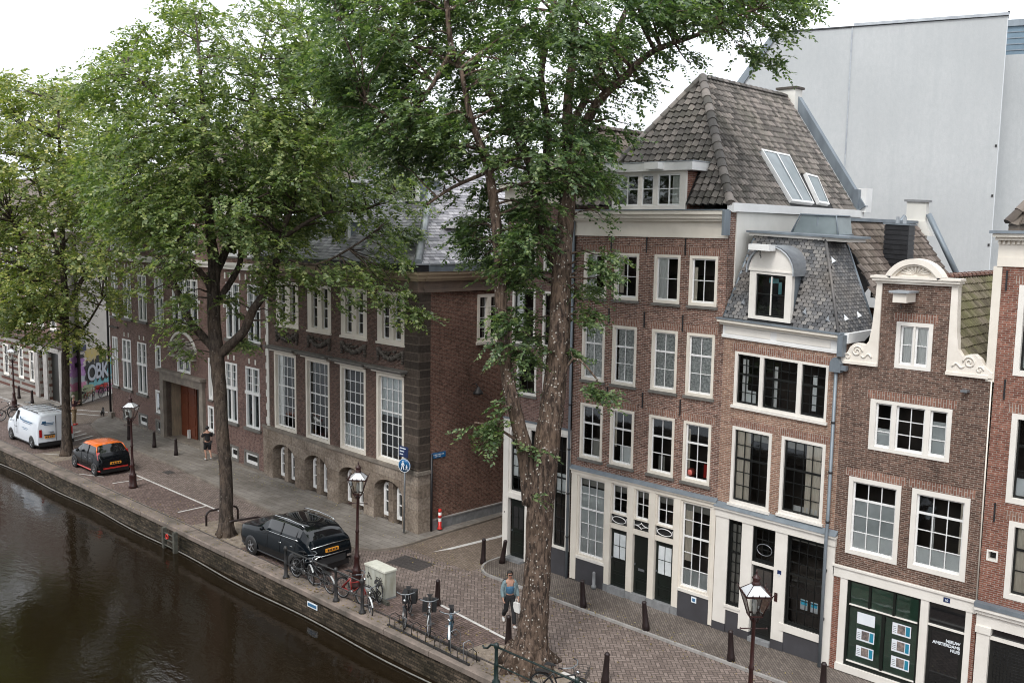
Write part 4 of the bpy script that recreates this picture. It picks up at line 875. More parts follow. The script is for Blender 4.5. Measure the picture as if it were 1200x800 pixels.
for (r0, r1, y0) in ((rr-.12, rr+.02, -.20), (rr-.17, rr-.12, -.13)):
    vs = []
    for a in an: vs += [(cx+r0*math.sin(a), y0, zc+r0*math.cos(a)), (cx+r1*math.sin(a), y0, zc+r1*math.cos(a)), (cx+r1*math.sin(a), .18, zc+r1*math.cos(a)), (cx+r0*math.sin(a), .18, zc+r0*math.cos(a))]
    mb.add(vs, [(4*k+i, 4*k+(i+1) % 4, 4*k+4+(i+1) % 4, 4*k+4+i) for k in range(16) for i in range(4)]+[(0, 1, 2, 3), (67, 66, 65, 64)])
for k in range(9):
    a = -1.2+2.4*k/8; mb.tube([(cx+.07*math.sin(a), -.05, 11.09+.05*math.cos(a)), (cx+.33*math.sin(a)*1.2, -.055, 11.08+.25*math.cos(a))], [.012, .035], 6)
h.mk(mb, 'pediment', 'gable_trim')
HB = h.boxes('hoist_beam_box', 'gable_trim', [(-9.42, -9.08, -.62, 0, 10.42, 10.66)]); h.boxes('hoist_beam_cap', 'zinc_pale', [(-9.50, -9.0, -.70, 0, 10.66, 10.71)], HB)
mb = MB().tube([(-9.25, -.5, 10.42), (-9.25, -.5, 10.33), (-9.21, -.5, 10.28), (-9.25, -.5, 10.25)], .012, 6); h.mk(mb, 'hoist_hook', 'dark_metal', HB)
# roof
mb = MB(); e0 = np.array([-7.14, .12, 8.10]); vv = np.array([-1.96, 0, 2.88]); L_ = np.linalg.norm(vv); mb.add([e0, e0+[0, 7.5, 0], e0+[0, 7.5, 0]+vv, e0+vv], [(0, 1, 2, 3)]); mb.add([(-10.95, .2, 8.6), (-10.95, 7.7, 8.6), (-9.1, 7.7, 10.98), (-9.1, .2, 10.98)], [(3, 2, 1, 0)]); mb = underlay(h, mb)
tiled(mb, e0, (0, 1, 0), vv, [(0, 0), (7.5, 0), (7.5, L_), (0, L_)], .215, .25)
Rr = h.mk(mb, 'roof', 'pantile_moss'); mb = MB(); ridge(mb, (-9.1, .3, 10.99), (-9.1, 7.6, 10.99), .11); h.mk(mb, 'ridge_tiles', 'brick_red', Rr)
h.boxes('wall_lamp', 'galvanised', [(-7.78, -7.62, -.2, -.003, 8.28, 8.34)])
# shop front
h.boxes('fascia', 'white_paint', [(-10.82, -7.08, -.05, .1, 2.74, 3.02), (-10.84, -7.06, -.09, .1, 3.02, 3.07)])
h.boxes('post', 'white_paint', [(-10.60, -10.40, -.03, .1, .28, 2.74), (-8.43, -8.23, -.03, .1, .02, 2.74), (-7.32, -7.17, -.03, .1, .02, 2.74)])
h.boxes('brick_pier', 'brick_red', [(-10.80, -10.60, -.01, .1, .0, 2.74), (-7.17, -7.07, -.01, .1, .0, 2.74)]); h.boxes('shop_sill', 'white_paint', [(-10.62, -8.43, -.07, .1, .10, .30)])
h.boxes('plinth', 'brick_brown', [(-10.6, -8.43, -.02, .1, 0, .10)])
fr = [(-10.40, -10.33, .0, .07, .30, 2.74), (-9.81, -9.75, .0, .07, 2.06, 2.74), (-9.15, -9.09, .0, .07, 2.06, 2.74), (-8.49, -8.43, .0, .07, .30, 2.74), (-9.42, -9.34, .0, .07, .42, 1.98), (-10.33, -8.49, .0, .07, .30, .42), (-10.33, -8.49, .001, .07, 2.68, 2.74), (-10.33, -8.49, .0, .07, 1.98, 2.03)]
SW = h.boxes('shop_window', 'door_green', fr); h.boxes('pane', 'window_glass', [(-10.33, -8.49, .045, .049, .42, 2.68)], SW); h.boxes('green_panel', 'green_blind', [(-10.36, -8.46, .075, .09, .40, 2.70)], SW)
h.boxes('transom', 'white_paint', [(-10.33, -8.49, -.01, .05, 2.03, 2.055), (-10.33, -8.49, -.005, .06, .42, .445)], SW)
for i, (a, b, c, d) in enumerate([(-10.10, -9.61, 1.56, 1.88), (-10.09, -9.6, 1.09, 1.41), (-10.08, -9.6, .63, .94), (-9.14, -8.65, 1.56, 1.88), (-9.13, -8.65, 1.09, 1.42), (-9.12, -8.64, .64, .96)]):
    P = h.boxes('poster', 'poster_white', [(a, b, .036, .041, c, d)])
    if i: h.boxes('poster_photo', 'photo_print', [(a+.14, a+.34, .031, .035, c+.05, d-.03)], P); h.boxes('poster_band', 'teal_print', [(a+.36, b-.025, .031, .035, c+.04, d-.03)], P)
    if i: h.boxes('poster_line', 'ink_black', [(a+.02, a+.11, .033, .035, c+.06+.05*k, c+.07+.05*k) for k in range(4)], P)
Dr = h.boxes('door', 'black_paint', [(-8.21, -7.34, .03, .06, .10, 2.10)]); h.boxes('pane', 'car_glass', [(-8.12, -7.43, .022, .029, .62, 2.0)], Dr); h.boxes('letter_slot', 'galvanised', [(-7.86, -7.54, .012, .021, .45, .53)], Dr)
h.boxes('transom_window', 'car_glass', [(-8.23, -7.32, .05, .07, 2.14, 2.74)]); h.boxes('transom', 'white_paint', [(-8.23, -7.32, -.01, .08, 2.10, 2.14)])
for tx, z in (('NIEUW', 1.765), ('AMSTERDAMS', 1.655), ('HUIS', 1.545)): text_obj('door_lettering', tx, .108, 'sign_white', Dr, (-7.41+10.88, .018, z), align='RIGHT', bold=.003)
h.boxes('house_plate', 'navy_plate', [(-7.87, -7.71, -.062, -.051, 2.84, 2.96)]); text_obj('plate_numeral', '10', .09, 'sign_white', h.root, (-7.84+10.88, -.066, 2.865))
pipe(h, [(-7.13, -.03, 8.6), (-7.1, -.03, 3.1)], .018, 'cream_paint', False, 'cable_duct')

# ---------------------------------------------------------------- H4: red brick house at the right edge
h = row_house(-7.08, 'red brick house with dentilled cream cornice at the far right edge')
for z0, z1, a in ((8.81, 10.98, -6.68), (5.70, 7.90, -6.62), (3.32, 5.27, -6.5)):
    window(h, a, a+1.25, z0, z1, 2, 3, 1, cas=.13, casm='white_paint', sashm='black_paint', sill=None, rec=.09, arch='brick_arch', curtain=[('frosted_light', .0, .3, 0, .25)] if z0 > 5 else [('curtain_cream', 0, .35, 0, 1)])
    window(h, a+1.75, a+3.0, z0, z1, 2, 3, 1, cas=.13, casm='white_paint', sashm='black_paint', sill=None, arch='brick_arch', rec=.09)
h.holes.append((-6.94, -6.70, 4.16, 4.44))
h.wall(-7.08, -2.9, 3.1, 11.40, 'brick_red'); h.boxes('vent_frame', 'white_paint', [(-6.95, -6.91, -.02, .2, 4.16, 4.44), (-6.73, -6.69, -.02, .2, 4.16, 4.44), (-6.91, -6.73, -.02, .2, 4.16, 4.20), (-6.91, -6.73, -.02, .2, 4.40, 4.44)])
h.boxes('vent_back', 'ink_black', [(-6.92, -6.72, .18, .19, 4.18, 4.42)])
anchors(h, [(-7.0+.03, 11.07), (-6.83, 8.45), (-6.84, 5.4)], .48)
h.boxes('frieze', 'cream_paint', [(-7.2, -2.9, -.04, .1, 11.40, 11.62), (-7.2, -2.9, -.03, .1, 11.62, 11.92), (-7.24, -2.9, -.18, .1, 12.02, 12.10), (-7.28, -2.9, -.28, .1, 12.10, 12.18)])
h.boxes('dentil', 'cream_paint', [(-7.2+k*.105, -7.145+k*.105, -.09, 0, 11.93, 12.01) for k in range(40)]); h.boxes('cornice_bed', 'cream_paint', [(-7.2, -2.9, -.035, .1, 11.92, 12.02)])
h.boxes('gutter', 'zinc', [(-7.34, -2.9, -.34, .3, 12.183, 12.25)]); h.boxes('corner_strip', 'cream_paint', [(-7.28, -7.083, -.02, 6, 8.6, 11.4)])
shell(h, -7.08, -2.9, 12.1, 8, 'brick_red')
mb = MB(); a, b, t_ = np.array([-7.05, .1, 12.4]), np.array([-2.9, .1, 12.4]), np.array([-5.0, 2.2, 15.7]); mb.add([a, b, t_], [(0, 1, 2)]); mb.add([a, t_, (-5.0, 7, 15.7), (-7.05, 7, 12.4)], [(0, 1, 2, 3)]); mb.add([a+[0, 0, -.2], b+[0, 0, -.2], b, a], [(0, 1, 2, 3)])
Vf = t_-np.array([-5., .1, 12.4]); tiled(mb, a, (1, 0, 0), Vf, [(0, 0), (4.15, 0), (2.05, np.linalg.norm(Vf))], .25, .33); ridge(mb, a+[0, 0, .02], t_, .13); h.mk(mb, 'roof', 'pantile_brown')
h.boxes('fascia', 'white_paint', [(-7.06, -2.9, -.05, .1, 2.48, 2.80), (-7.08, -2.9, -.12, .1, 2.80, 2.90), (-7.1, -2.9, -.18, .1, 2.90, 2.98)]); h.boxes('flashing', 'zinc', [(-7.1, -2.9, -.2, 0, 2.985, 3.1)])
h.boxes('pilaster', 'white_paint', [(-7.03, -6.73, -.06, .1, 0, 2.30), (-7.06, -6.70, -.09, .1, 2.30, 2.48)]); h.boxes('transom', 'white_paint', [(-6.73, -5.7, -.01, .1, 2.18, 2.26)])
DD = h.boxes('door', 'black_paint', [(-6.73, -5.7, .05, .1, .1, 2.18)]); h.boxes('transom_window', 'car_glass', [(-6.73, -5.7, .06, .1, 2.26, 2.48)])
mb = MB()
for k in range(26):
    for s in (-1, 1):
        x = -6.62+k*.08; 
        if -6.65 < x < -5.78: mb.tube([(x, .045, .5), (x+s*.0+.0, .045, 2.05)], .004, 4)
for k in range(20): mb.tube([(-6.62, .04, .5+k*.08), (-5.8, .04, .52+k*.08)], .004, 4)
h.mk(mb, 'door_mesh', 'dark_metal', DD)
h.boxes('shop_wall', 'charcoal_plinth', [(-5.7, -2.9, .0, .1, 0, 2.48)])
# ---------------------------------------------------------------- A: stone-based corner mansion (local x 0 = street corner, negative to the left)
h = House('mansion', (-27.63, 24.05, 0), -.05, 'dark brick corner mansion on a stone basement with arched cellar windows', 'building')
lo = [(-11.03, -9.07), (-8.24, -6.29), (-5.46, -3.56), (-2.79, -.93)]; up = [(-10.77, -8.80), (-8.02, -6.13), (-5.36, -3.46), (-2.72, -.88)]
KA = dict(casm='cream_paint', sashm='bright_white')
for i, (a, b) in enumerate(lo):
    window(h, a, b, 2.56, 6.22, 4, 7, 3, cas=.13, sf=.05, mun=.03, rec=.12, sill='cream_paint', **KA, curtain=[('frosted', 0, 1, .0, .3)] if i == 2 else ([('frosted', 0, 1, .52, 1)] if i == 3 else ([('curtain_white', .0, .3, 0, 1)] if i == 0 else None)))
    c0 = (a+b)/2
    h.boxes('window_hood', 'sill_stone', [(a-.3, b+.28, -.42, 0, 6.44, 6.50), (a-.24, b+.22, -.32, 0, 6.36, 6.44)])
    h.boxes('window_hood_board', 'cream_paint', [(a-.1, b+.08, -.22, 0, 6.28, 6.36)])
for i, (a, b) in enumerate(up):
    window(h, a, b, 7.5, 9.55, [1, 1], [4, 4], 2, cas=.13, sf=.045, mun=.03, rec=.10, lights=[(a+.32, a+.80), (b-.74, b-.26)], sill='cream_paint', **KA)
    # garland of carved stone under each upper window
    mb = MB(); n = 22
    for k in range(n+1):
        t_ = k/n; x = a+.12+(b-a-.24)*t_; z = 7.18-.32*math.sin(PI*t_); mb.lathe([(0.0, -.16), (.07+.03*math.sin(k*2.1), -.12), (.09, 0.02)], (x, 0, z+.03*math.sin(k*1.7)), 6, 'y')
    R_g = np.random.default_rng(i)
    for k in range(34): x = a+.2+(b-a-.4)*R_g.random(); z = 6.86+.34*R_g.random(); mb.lathe([(0, -.11), (.04, -.08), (.05, .02)], (x, 0, z), 5, 'y')
    for s in (a+.1, b-.1):
        for k in range(5): mb.lathe([(0.0, -.14), (.07-.006*k, -.1), (.08-.006*k, .02)], (s+.02*math.sin(k*3), 0, 7.2-.11*k), 6, 'y')
    h.mk(mb, 'carved_garland', 'cast_relief')
arches = []
for (a, b) in ((-11.15, -9.12), (-8.3, -6.38), (-5.5, -3.6), (-2.85, -.92)): arches.append((a, b))
# stone basement with arched recesses: front face cut out of strips
mb = MB(); xs0, xs1 = -12.0, 0.0; z0, zs, za, z1 = 0., 1.30, 1.86, 2.40; dep_ = .42
cur = xs0
for (a, b) in arches:
    mb.add([(cur, -.10, z0), (a, -.10, z0), (a, -.10, z1), (cur, -.10, z1)], [(0, 1, 2, 3)]); cur = b
    n = 12; P = [((a+b)/2-(b-a)/2*math.cos(PI*k/n), zs+(za-zs)*math.sin(PI*k/n)) for k in range(n+1)]
    for (p, q_) in zip(P[:-1], P[1:]): mb.add([(p[0], -.10, p[1]), (q_[0], -.10, q_[1]), (q_[0], -.10, z1), (p[0], -.10, z1)], [(0, 1, 2, 3)]); mb.add([(p[0], -.10, p[1]), (q_[0], -.10, q_[1]), (q_[0], dep_, q_[1]), (p[0], dep_, p[1])], [(3, 2, 1, 0)])
    mb.add([(a, -.10, z0), (a, dep_, z0), (a, dep_, zs), (a, -.10, zs)], [(0, 1, 2, 3)]); mb.add([(b, -.10, z0), (b, dep_, z0), (b, dep_, zs), (b, -.10, zs)], [(3, 2, 1, 0)])
    mb.box((a+b)/2-.16, (a+b)/2+.16, .05, dep_, 0, 1.75); mb.add([(a, dep_, 0), (b, dep_, 0), (b, dep_, za), (a, dep_, za)], [(0, 1, 2, 3)])
mb.add([(cur, -.10, z0), (xs1+.1, -.10, z0), (xs1+.1, -.10, z1), (cur, -.10, z1)], [(0, 1, 2, 3)]); mb.add([(.10, -.1, 0), (.10, .62, 0), (.10, .62, z1), (.10, -.1, z1)], [(0, 1, 2, 3)]); mb.add([(-12, -.1, z1), (.1, -.1, z1), (.1, .05, z1), (-12, .05, z1)], [(0, 1, 2, 3)]); mb.add([(.0, .62, 0), (.1, .62, 0), (.1, .62, z1), (.0, .62, z1)], [(0, 1, 2, 3)])
BS = h.mk(mb, 'stone_basement', 'stone_blocks')
for (a, b) in arches:
    for (c, d) in ((a+.28, (a+b)/2-.2), ((a+b)/2+.22, b-.12)):
        w = d-c; mb = MB(); n = 8
        outer = [(c, .22), (c, 1.38)]+[((c+d)/2-w/2*math.cos(PI*k/n), 1.38+.26*math.sin(PI*k/n)) for k in range(1, n)]+[(d, 1.38), (d, .22)]
        inn = [(c+.13, .36), (c+.13, 1.36)]+[((c+d)/2-(w/2-.13)*math.cos(PI*k/n), 1.38+.15*math.sin(PI*k/n)) for k in range(1, n)]+[(d-.13, 1.36), (d-.13, .36)]
        m = len(outer); vs = [(x, .20, z) for x, z in outer]+[(x, .20, z) for x, z in inn]+[(x, .40, z) for x, z in outer]+[(x, .30, z) for x, z in inn]
        mb.add(vs, [(i, (i+1) % m, m+(i+1) % m, m+i) for i in range(m)]+[(i, 2*m+i, 2*m+(i+1) % m, (i+1) % m) for i in range(m)]+[(m+i, m+(i+1) % m, 3*m+(i+1) % m, 3*m+i) for i in range(m)])
        mb.box(c+.13, d-.13, .22, .26, .80, .84); mb.box(c+.13, d-.13, .22, .26, 1.28, 1.33)
        W = h.mk(mb, 'cellar_window', 'bright_white'); g = MB(); g.add([(x, .27, z) for x, z in inn], [tuple(range(m))]); h.mk(g, 'pane', 'car_glass', W)
h.boxes('moulding', 'gate_stone', [(-12.02, .14, -.16, .1, 2.43, 2.56), (-12.0, .12, -.12, .1, 2.40, 2.43)]); h.boxes('moulding', 'gate_stone', [(.0, .16, .1, .62, 2.43, 2.56)])
h.wall(-12.0, 0, 2.56, 9.70, 'brick_dark', depth=.36)
h.boxes('frieze', 'frieze_stone', [(-12.05, .03, -.05, .2, 9.70, 10.06), (-12.1, .08, -.12, .2, 9.62, 9.70)])
h.boxes('cornice', 'ochre_cornice', [(-12.1, .12, -.14, .3, 10.06, 10.16), (-12.1, .22, -.24, .3, 10.16, 10.32), (-12.1, .30, -.34, .3, 10.32, 10.44)])
h.boxes('gutter', 'dark_metal', [(-12.1, .34, -.38, .3, 10.44, 10.70)]); h.boxes('gutter_lead', 'zinc_pale', [(-12.1, .37, -.42, .3, 10.70, 10.75)])
h.boxes('corner_quoin', 'quoin_stone', [(-.88, -.003, -.035, .02, 2.56, 9.62)]); h.boxes('corner_quoin', 'quoin_stone', [(.0, .035, -.033, .55, 2.56, 9.62)])
# side wall up the alley
SH = [(3.0, 4.3, 7.5, 9.45)]
mb = MB(); zz = [(0, 3.0, .45, 9.62), (4.3, 14, .45, 9.62), (3.0, 4.3, .45, 7.5), (3.0, 4.3, 9.45, 9.62)]
for (v0, v1, c, d) in zz: mb.add([(0, v0, c), (0, v1, c), (0, v1, d), (0, v0, d)], [(0, 1, 2, 3)])
mb.add([(0, 3.0, 7.5), (0, 4.3, 7.5), (-.3, 4.3, 7.5), (-.3, 3.0, 7.5)], [(0, 1, 2, 3)]); mb.add([(0, 3.0, 7.5), (-.3, 3.0, 7.5), (-.3, 3.0, 9.45), (0, 3.0, 9.45)], [(0, 1, 2, 3)]); mb.add([(0, 4.3, 7.5), (-.3, 4.3, 7.5), (-.3, 4.3, 9.45), (0, 4.3, 9.45)], [(3, 2, 1, 0)])
h.mk(mb, 'alley_wall', 'brick_alley')
h.boxes('alley_plinth', 'step_stone', [(-.1, .07, .62, 14, 0, .45)]); h.boxes('plinth_cap', 'kerb_stone', [(-.1, .09, .62, 14, .45, .50)])
h.boxes('frieze', 'frieze_stone', [(-.1, .06, .2, 14, 9.74, 10.06), (-.1, .12, .2, 14, 9.62, 9.74)]); h.boxes('cornice', 'ochre_cornice', [(-.1, .16, .2, 14, 10.06, 10.16), (-.1, .24, .2, 14, 10.16, 10.32), (-.1, .32, .2, 14, 10.32, 10.44)])
h.boxes('gutter', 'zinc', [(-.1, .36, .2, 14, 10.44, 10.70)]); h.boxes('gutter_lead', 'zinc_pale', [(-.1, .39, .2, 14, 10.70, 10.75)])
W = h.boxes('window', 'cream_paint', [(-.28, .03, 3.0, 3.14, 7.5, 9.45), (-.28, .03, 4.16, 4.3, 7.5, 9.45), (-.28, .03, 3.14, 4.16, 7.5, 7.62), (-.28, .03, 3.14, 4.16, 9.32, 9.45), (-.28, .03, 3.55, 3.75, 7.62, 9.32), (-.1, .08, 2.95, 4.35, 7.38, 7.5)])
h.boxes('sash', 'bright_white', [(-.13, -.09, y, y+.03, 7.62, 9.32) for y in (3.14, 3.52, 3.75, 4.13)]+[(-.13, -.09, 3.14, 4.16, z, z+.03) for z in (7.62, 8.05, 8.45, 8.9)], W); h.boxes('pane', 'car_glass', [(-.14, -.132, 3.14, 4.16, 7.62, 9.32)], W)
pipe(h, [(.13, .56, 3.2), (.13, .56, .05)], .05, 'dark_metal', False)
L = h.mk(MB().tube([(.0, 2.75, 5.75), (.25, 2.75, 5.85), (.38, 2.75, 5.72)], .018, 6), 'wall_lamp', 'dark_metal'); h.mk(MB().lathe([(.03, .3), (.06, .26), (.2, .08), (.21, .0), (.0, .02)], (.40, 2.75, 5.42), 14), 'lamp_shade', 'gun_iron', L)
SG = h.boxes('street_sign', 'sign_blue', [(.003, .03, .66, 1.36, 2.98, 3.20)]); h.boxes('sign_lettering', 'sign_white', [(.031, .034, .74+.07*k, .78+.07*k, 3.10, 3.145) for k in range(8)]+[(.031, .034, .80+.07*k, .84+.07*k, 3.03, 3.07) for k in range(5)], SG)
sd = MB(); sd.add([(-12, .1, 0), (-12, 14, 0), (-12, 14, 10.5), (-12, .1, 10.5)], [(3, 2, 1, 0)]); sd.add([(-12, 14, 0), (0, 14, 0), (0, 14, 10.5), (-12, 14, 10.5)], [(3, 2, 1, 0)]); h.mk(sd, 'rear_wall', 'brick_dark')
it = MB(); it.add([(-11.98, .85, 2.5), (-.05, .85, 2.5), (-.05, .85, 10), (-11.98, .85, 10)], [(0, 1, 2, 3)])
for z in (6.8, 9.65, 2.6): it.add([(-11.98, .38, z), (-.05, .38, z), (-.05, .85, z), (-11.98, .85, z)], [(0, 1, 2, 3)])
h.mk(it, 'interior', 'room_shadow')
# slate roof with hips and dormers
o0 = np.array([.2, -.2, 10.76]); oL = np.array([-12.1, -.2, 10.76]); tp = 5.3
rA = o0+np.array([-tp, tp, tp]); rL = oL+np.array([tp, tp, tp]); bk = 14
mb = MB(); mb.add([oL, o0, rA, rL], [(0, 1, 2, 3)]); mb.add([o0, (o0[0], bk, o0[2]), rA+[0, 4.5, 0], rA], [(0, 1, 2, 3)]); mb.add([oL, rL, rL+[0, 4.5, 0], (oL[0], bk, oL[2])], [(0, 1, 2, 3)]); mb.add([rL, rA, rA+[0, 4.5, 0], rL+[0, 4.5, 0]], [(0, 1, 2, 3)])
s2 = math.sqrt(2)
tiled(mb, o0, (0, 1, 0), (-1, 0, 1), [(0, 0), (bk, 0), (tp+4.5, tp*s2), (tp, tp*s2)], .26, .17, 'slate', skip=[(2.1, 3.7, .1, 1.9)])
tiled(mb, oL, (1, 0, 0), (0, 1, 1), [(0, 0), (12.3, 0), (12.3-tp, tp*s2), (tp, tp*s2)], .26, .17, 'slate')
Rf = h.mk(mb, 'slate_roof', 'slate_pale')
mb = MB().tube([o0+[.03, -.03, .05], rA+[0, 0, .06]], .16, 6); mb.tube([oL+[0, 0, .05], rL+[0, 0, .06]], .16, 6); h.mk(mb, 'hip_lead', 'zinc_pale', Rf)
Dm = h.boxes('dormer', 'bright_white', [(-1.3, -1.18, 2.35, 2.50, 11.0, 12.1), (-1.3, -1.18, 3.2, 3.36, 11.0, 12.1), (-1.3, -1.18, 2.5, 3.2, 11.0, 11.12), (-1.3, -1.18, 2.5, 3.2, 12.0, 12.1), (-2.6, -.9, 2.1, 3.6, 12.12, 12.26), (-1.25, -.4, 2.2, 3.5, 10.95, 11.0)], Rf)
h.boxes('dormer_cheek', 'slate_pale', [(-2.3, -1.3, 2.37, 2.40, 10.9, 12.1), (-2.3, -1.3, 3.31, 3.34, 10.9, 12.1)], Rf); h.boxes('dormer_pane', 'car_glass', [(-1.27, -1.25, 2.5, 3.2, 11.12, 12.0)], Rf)
h.boxes('dormer_bar', 'bright_white', [(-1.24, -1.21, y, y+.03, 11.12, 12.0) for y in (2.72, 2.95)]+[(-1.24, -1.21, 2.5, 3.2, 11.54, 11.57)], Rf)
for x in (-3.2, -8.6):
    h.boxes('dormer', 'bright_white', [(x-.5, x-.38, 2.0, 2.15, 13.2, 14.1), (x+.38, x+.5, 2.0, 2.15, 13.2, 14.1), (x-.38, x+.38, 2.0, 2.15, 13.2, 13.3), (x-.38, x+.38, 2.0, 2.15, 14.0, 14.1), (x-.66, x+.66, 1.75, 3.4, 14.12, 14.26)], Rf)
    h.boxes('dormer_cheek', 'zinc', [(x-.5, x-.47, 2.15, 3.2, 13.0, 14.1), (x+.47, x+.5, 2.15, 3.2, 13.0, 14.1)], Rf); h.boxes('dormer_pane', 'car_glass', [(x-.38, x+.38, 2.06, 2.08, 13.3, 14.0)], Rf)
    h.boxes('dormer_bar', 'bright_white', [(x-.38+.25*k-.012, x-.38+.25*k+.012, 2.03, 2.05, 13.3, 14.0) for k in (1, 2)]+[(x-.38, x+.38, 2.03, 2.05, 13.64, 13.66)], Rf)
for x in (-6.2, -10.5):
    h.boxes('dormer', 'bright_white', [(x-.55, x-.42, .55, .7, 11.2, 12.3), (x+.42, x+.55, .55, .7, 11.2, 12.3), (x-.42, x+.42, .55, .7, 11.2, 11.32), (x-.7, x+.7, .35, 2.0, 12.3, 12.44)], Rf); h.boxes('dormer_pane', 'car_glass', [(x-.42, x+.42, .62, .64, 11.3, 12.3)], Rf)
    h.boxes('dormer_cheek', 'zinc', [(x-.55, x-.52, .7, 1.9, 11, 12.3), (x+.52, x+.55, .7, 1.9, 11, 12.3)], Rf)

# ---------------------------------------------------------------- B: institution with the red gate
h = House('institution', (-57.99, 25.28, 0), -.035, 'maroon brick building with tall paired white windows, stone gateway and red wooden door', 'building')
KB = dict(casm='bright_white', sashm='bright_white', sill='sill_stone')
def tallwin(a, b, z0, z1, tr=.42, cols=2, **k):
    h.holes.append((a, b, z0, z1)); zt = z1-(z1-z0)*tr
    mb = MB()
    for bx in [(a, a+.1, -.02, .12, z0, z1), (b-.1, b, -.02, .12, z0, z1), (a+.1, b-.1, -.018, .12, z0, z0+.09), (a+.1, b-.1, -.018, .12, z1-.09, z1), (a-.05, b+.05, -.05, .10, zt-.09, zt+.06)]: mb.box(*bx)
    n = cols
    for k_ in range(1, n): xx = a+(b-a)*k_/n; mb.box(xx-.08, xx+.08, -.015, .12, z0+.09, zt-.09); mb.box(xx-.08, xx+.08, -.015, .12, zt+.06, z1-.09)
    for k_ in range(n):
        xa, xb = a+(b-a)*k_/n+(.1 if k_ == 0 else .08), a+(b-a)*(k_+1)/n-(.1 if k_ == n-1 else .08)
        for f in (1/3, 2/3): zz = zt+.06+(z1-.09-zt-.06)*f; mb.box(xa, xb, .05, .08, zz-.015, zz+.015)
        if xb-xa > .3: mb.box((xa+xb)/2-.012, (xa+xb)/2+.012, .052, .08, zt+.06, z1-.09)
    W = h.mk(mb, 'window', 'bright_white'); h.boxes('pane', 'window_glass', [(a+.08, b-.08, .085, .09, z0+.05, z1-.05)], W); h.boxes('sill', 'sill_stone', [(a-.12, b+.12, -.12, .05, z0-.14, z0-.003)], W)
for a, b in ((.45, 1.4), (2.2, 3.3), (4.32, 5.42), (6.5, 7.6)): tallwin(a, b, 6.48, 9.15)
for a, b in ((14.8, 16.15), (16.95, 18.15)): tallwin(a, b, 6.42, 9.25)
for a, b in ((.3, 1.1), (1.8, 3.05), (3.95, 5.2), (14.6, 15.8), (16.65, 17.98)): tallwin(a, b, 2.17, 5.2)
tallwin(8.75, 11.75, 6.62, 9.2, .43, 4)
for a, b, c, d in ((6.38, 7.08, 3.88, 5.25), (6.28, 6.95, 1.32, 2.65), (12.75, 13.2, 3.0, 5.2), (12.6, 13.25, 1.25, 2.65)): window(h, a, b, c, d, 1, 3, None, cas=.11, **KB)
for a, b in ((1.55, 2.8), (3.82, 5.1), (14.85, 15.8), (16.35, 17.8)): window(h, a, b, .18, .98, 1, 1, None, cas=.13, casm='sill_stone', sashm='bright_white', sf=.12, sill=None)
window(h, 6.15, 6.85, .18, .95, 1, 1, None, cas=.13, casm='sill_stone', sashm='bright_white', sill=None)
window(h, 9.15, 10.7, 4.06, 4.80, [1, 1], [1, 1], None, cas=.07, lights=[(9.22, 9.85), (10.0, 10.63)], **{**KB, 'sill': None})
for a, b in ((.5, 1.4), (2.3, 3.3), (4.4, 5.4), (6.6, 7.6), (9.0, 10.1), (10.5, 11.6), (14.9, 16.1), (17.0, 18.15)): window(h, a, b, 10.55, 12.1, 2, 3, 1, cas=.1, **KB)
h.holes.append((7.62, 11.95, .02, 3.36))
h.wall(0, 18.75, 0, 12.6, 'brick_maroon')
h.boxes('gate_surround', 'gate_stone', [(7.2, 7.62, -.18, .3, .02, 3.40), (11.95, 12.35, -.18, .3, .02, 3.40), (7.2, 12.35, -.18, .3, 3.40, 3.86), (7.1, 12.45, -.32, .0, 3.86, 4.02)])
h.boxes('gate_jamb', 'tan_stone', [(7.58, 7.64, .3, .95, .02, 3.36)]); h.boxes('gate_soffit', 'frieze_stone', [(7.62, 11.95, .0, 1.0, 3.36, 3.40)]); h.boxes('gate_side', 'tan_stone', [(11.95, 11.99, .3, 1.0, .02, 3.36)])
G = h.boxes('gate_door', 'red_wood', [(7.64, 9.50, .86, .92, .05, 3.34)]); h.boxes('gate_panel', 'red_wood', [(7.76+.88*j, 8.50+.88*j, .83, .86, .3+.60*k, .78+.60*k) for j in (0, 1) for k in range(5)], G); h.boxes('gate_stile', 'red_wood', [(8.55, 8.60, .82, .86, .05, 3.34)], G)
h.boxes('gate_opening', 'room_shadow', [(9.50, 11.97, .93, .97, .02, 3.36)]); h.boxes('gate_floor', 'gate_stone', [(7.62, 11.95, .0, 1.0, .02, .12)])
h.boxes('door_stop', 'white_plastic', [(8.75, 8.88, .66, .80, .12, .60)]); h.boxes('nameplate', 'sign_white', [(7.0, 7.18, -.25, -.2, 1.75, 2.55)])
mb = MB(); R_ = np.random.default_rng(3)
for k in range(90):
    x = 8.45+2.9*R_.random(); top = 5.35+.62*math.sqrt(max(0, 1-((x-9.9)/1.5)**2)); z = 5.0+(top-5.0)*R_.random(); r = .07+.09*R_.random(); mb.lathe([(0, -.26*r/.12), (r*.8, -.1), (r, .02)], (x, 0, z), 6, 'y')
mb.box(8.4, 11.4, -.2, .0, 4.86, 4.98); h.mk(mb, 'carved_crest', 'crest_relief')
mb = MB(); an = np.linspace(.12*PI, .88*PI, 13)
for a0_, a1_ in zip(an[:-1], an[1:]): mb.prism([(9.9+1.75*math.cos(a0_), -.1, 4.75+1.6*math.sin(a0_)), (9.9+1.75*math.cos(a1_), -.1, 4.75+1.6*math.sin(a1_)), (9.9+1.62*math.cos(a1_), -.1, 4.75+1.46*math.sin(a1_)), (9.9+1.62*math.cos(a0_), -.1, 4.75+1.46*math.sin(a0_))], (0, .1, 0))
h.mk(mb, 'arch_moulding', 'pale_render')
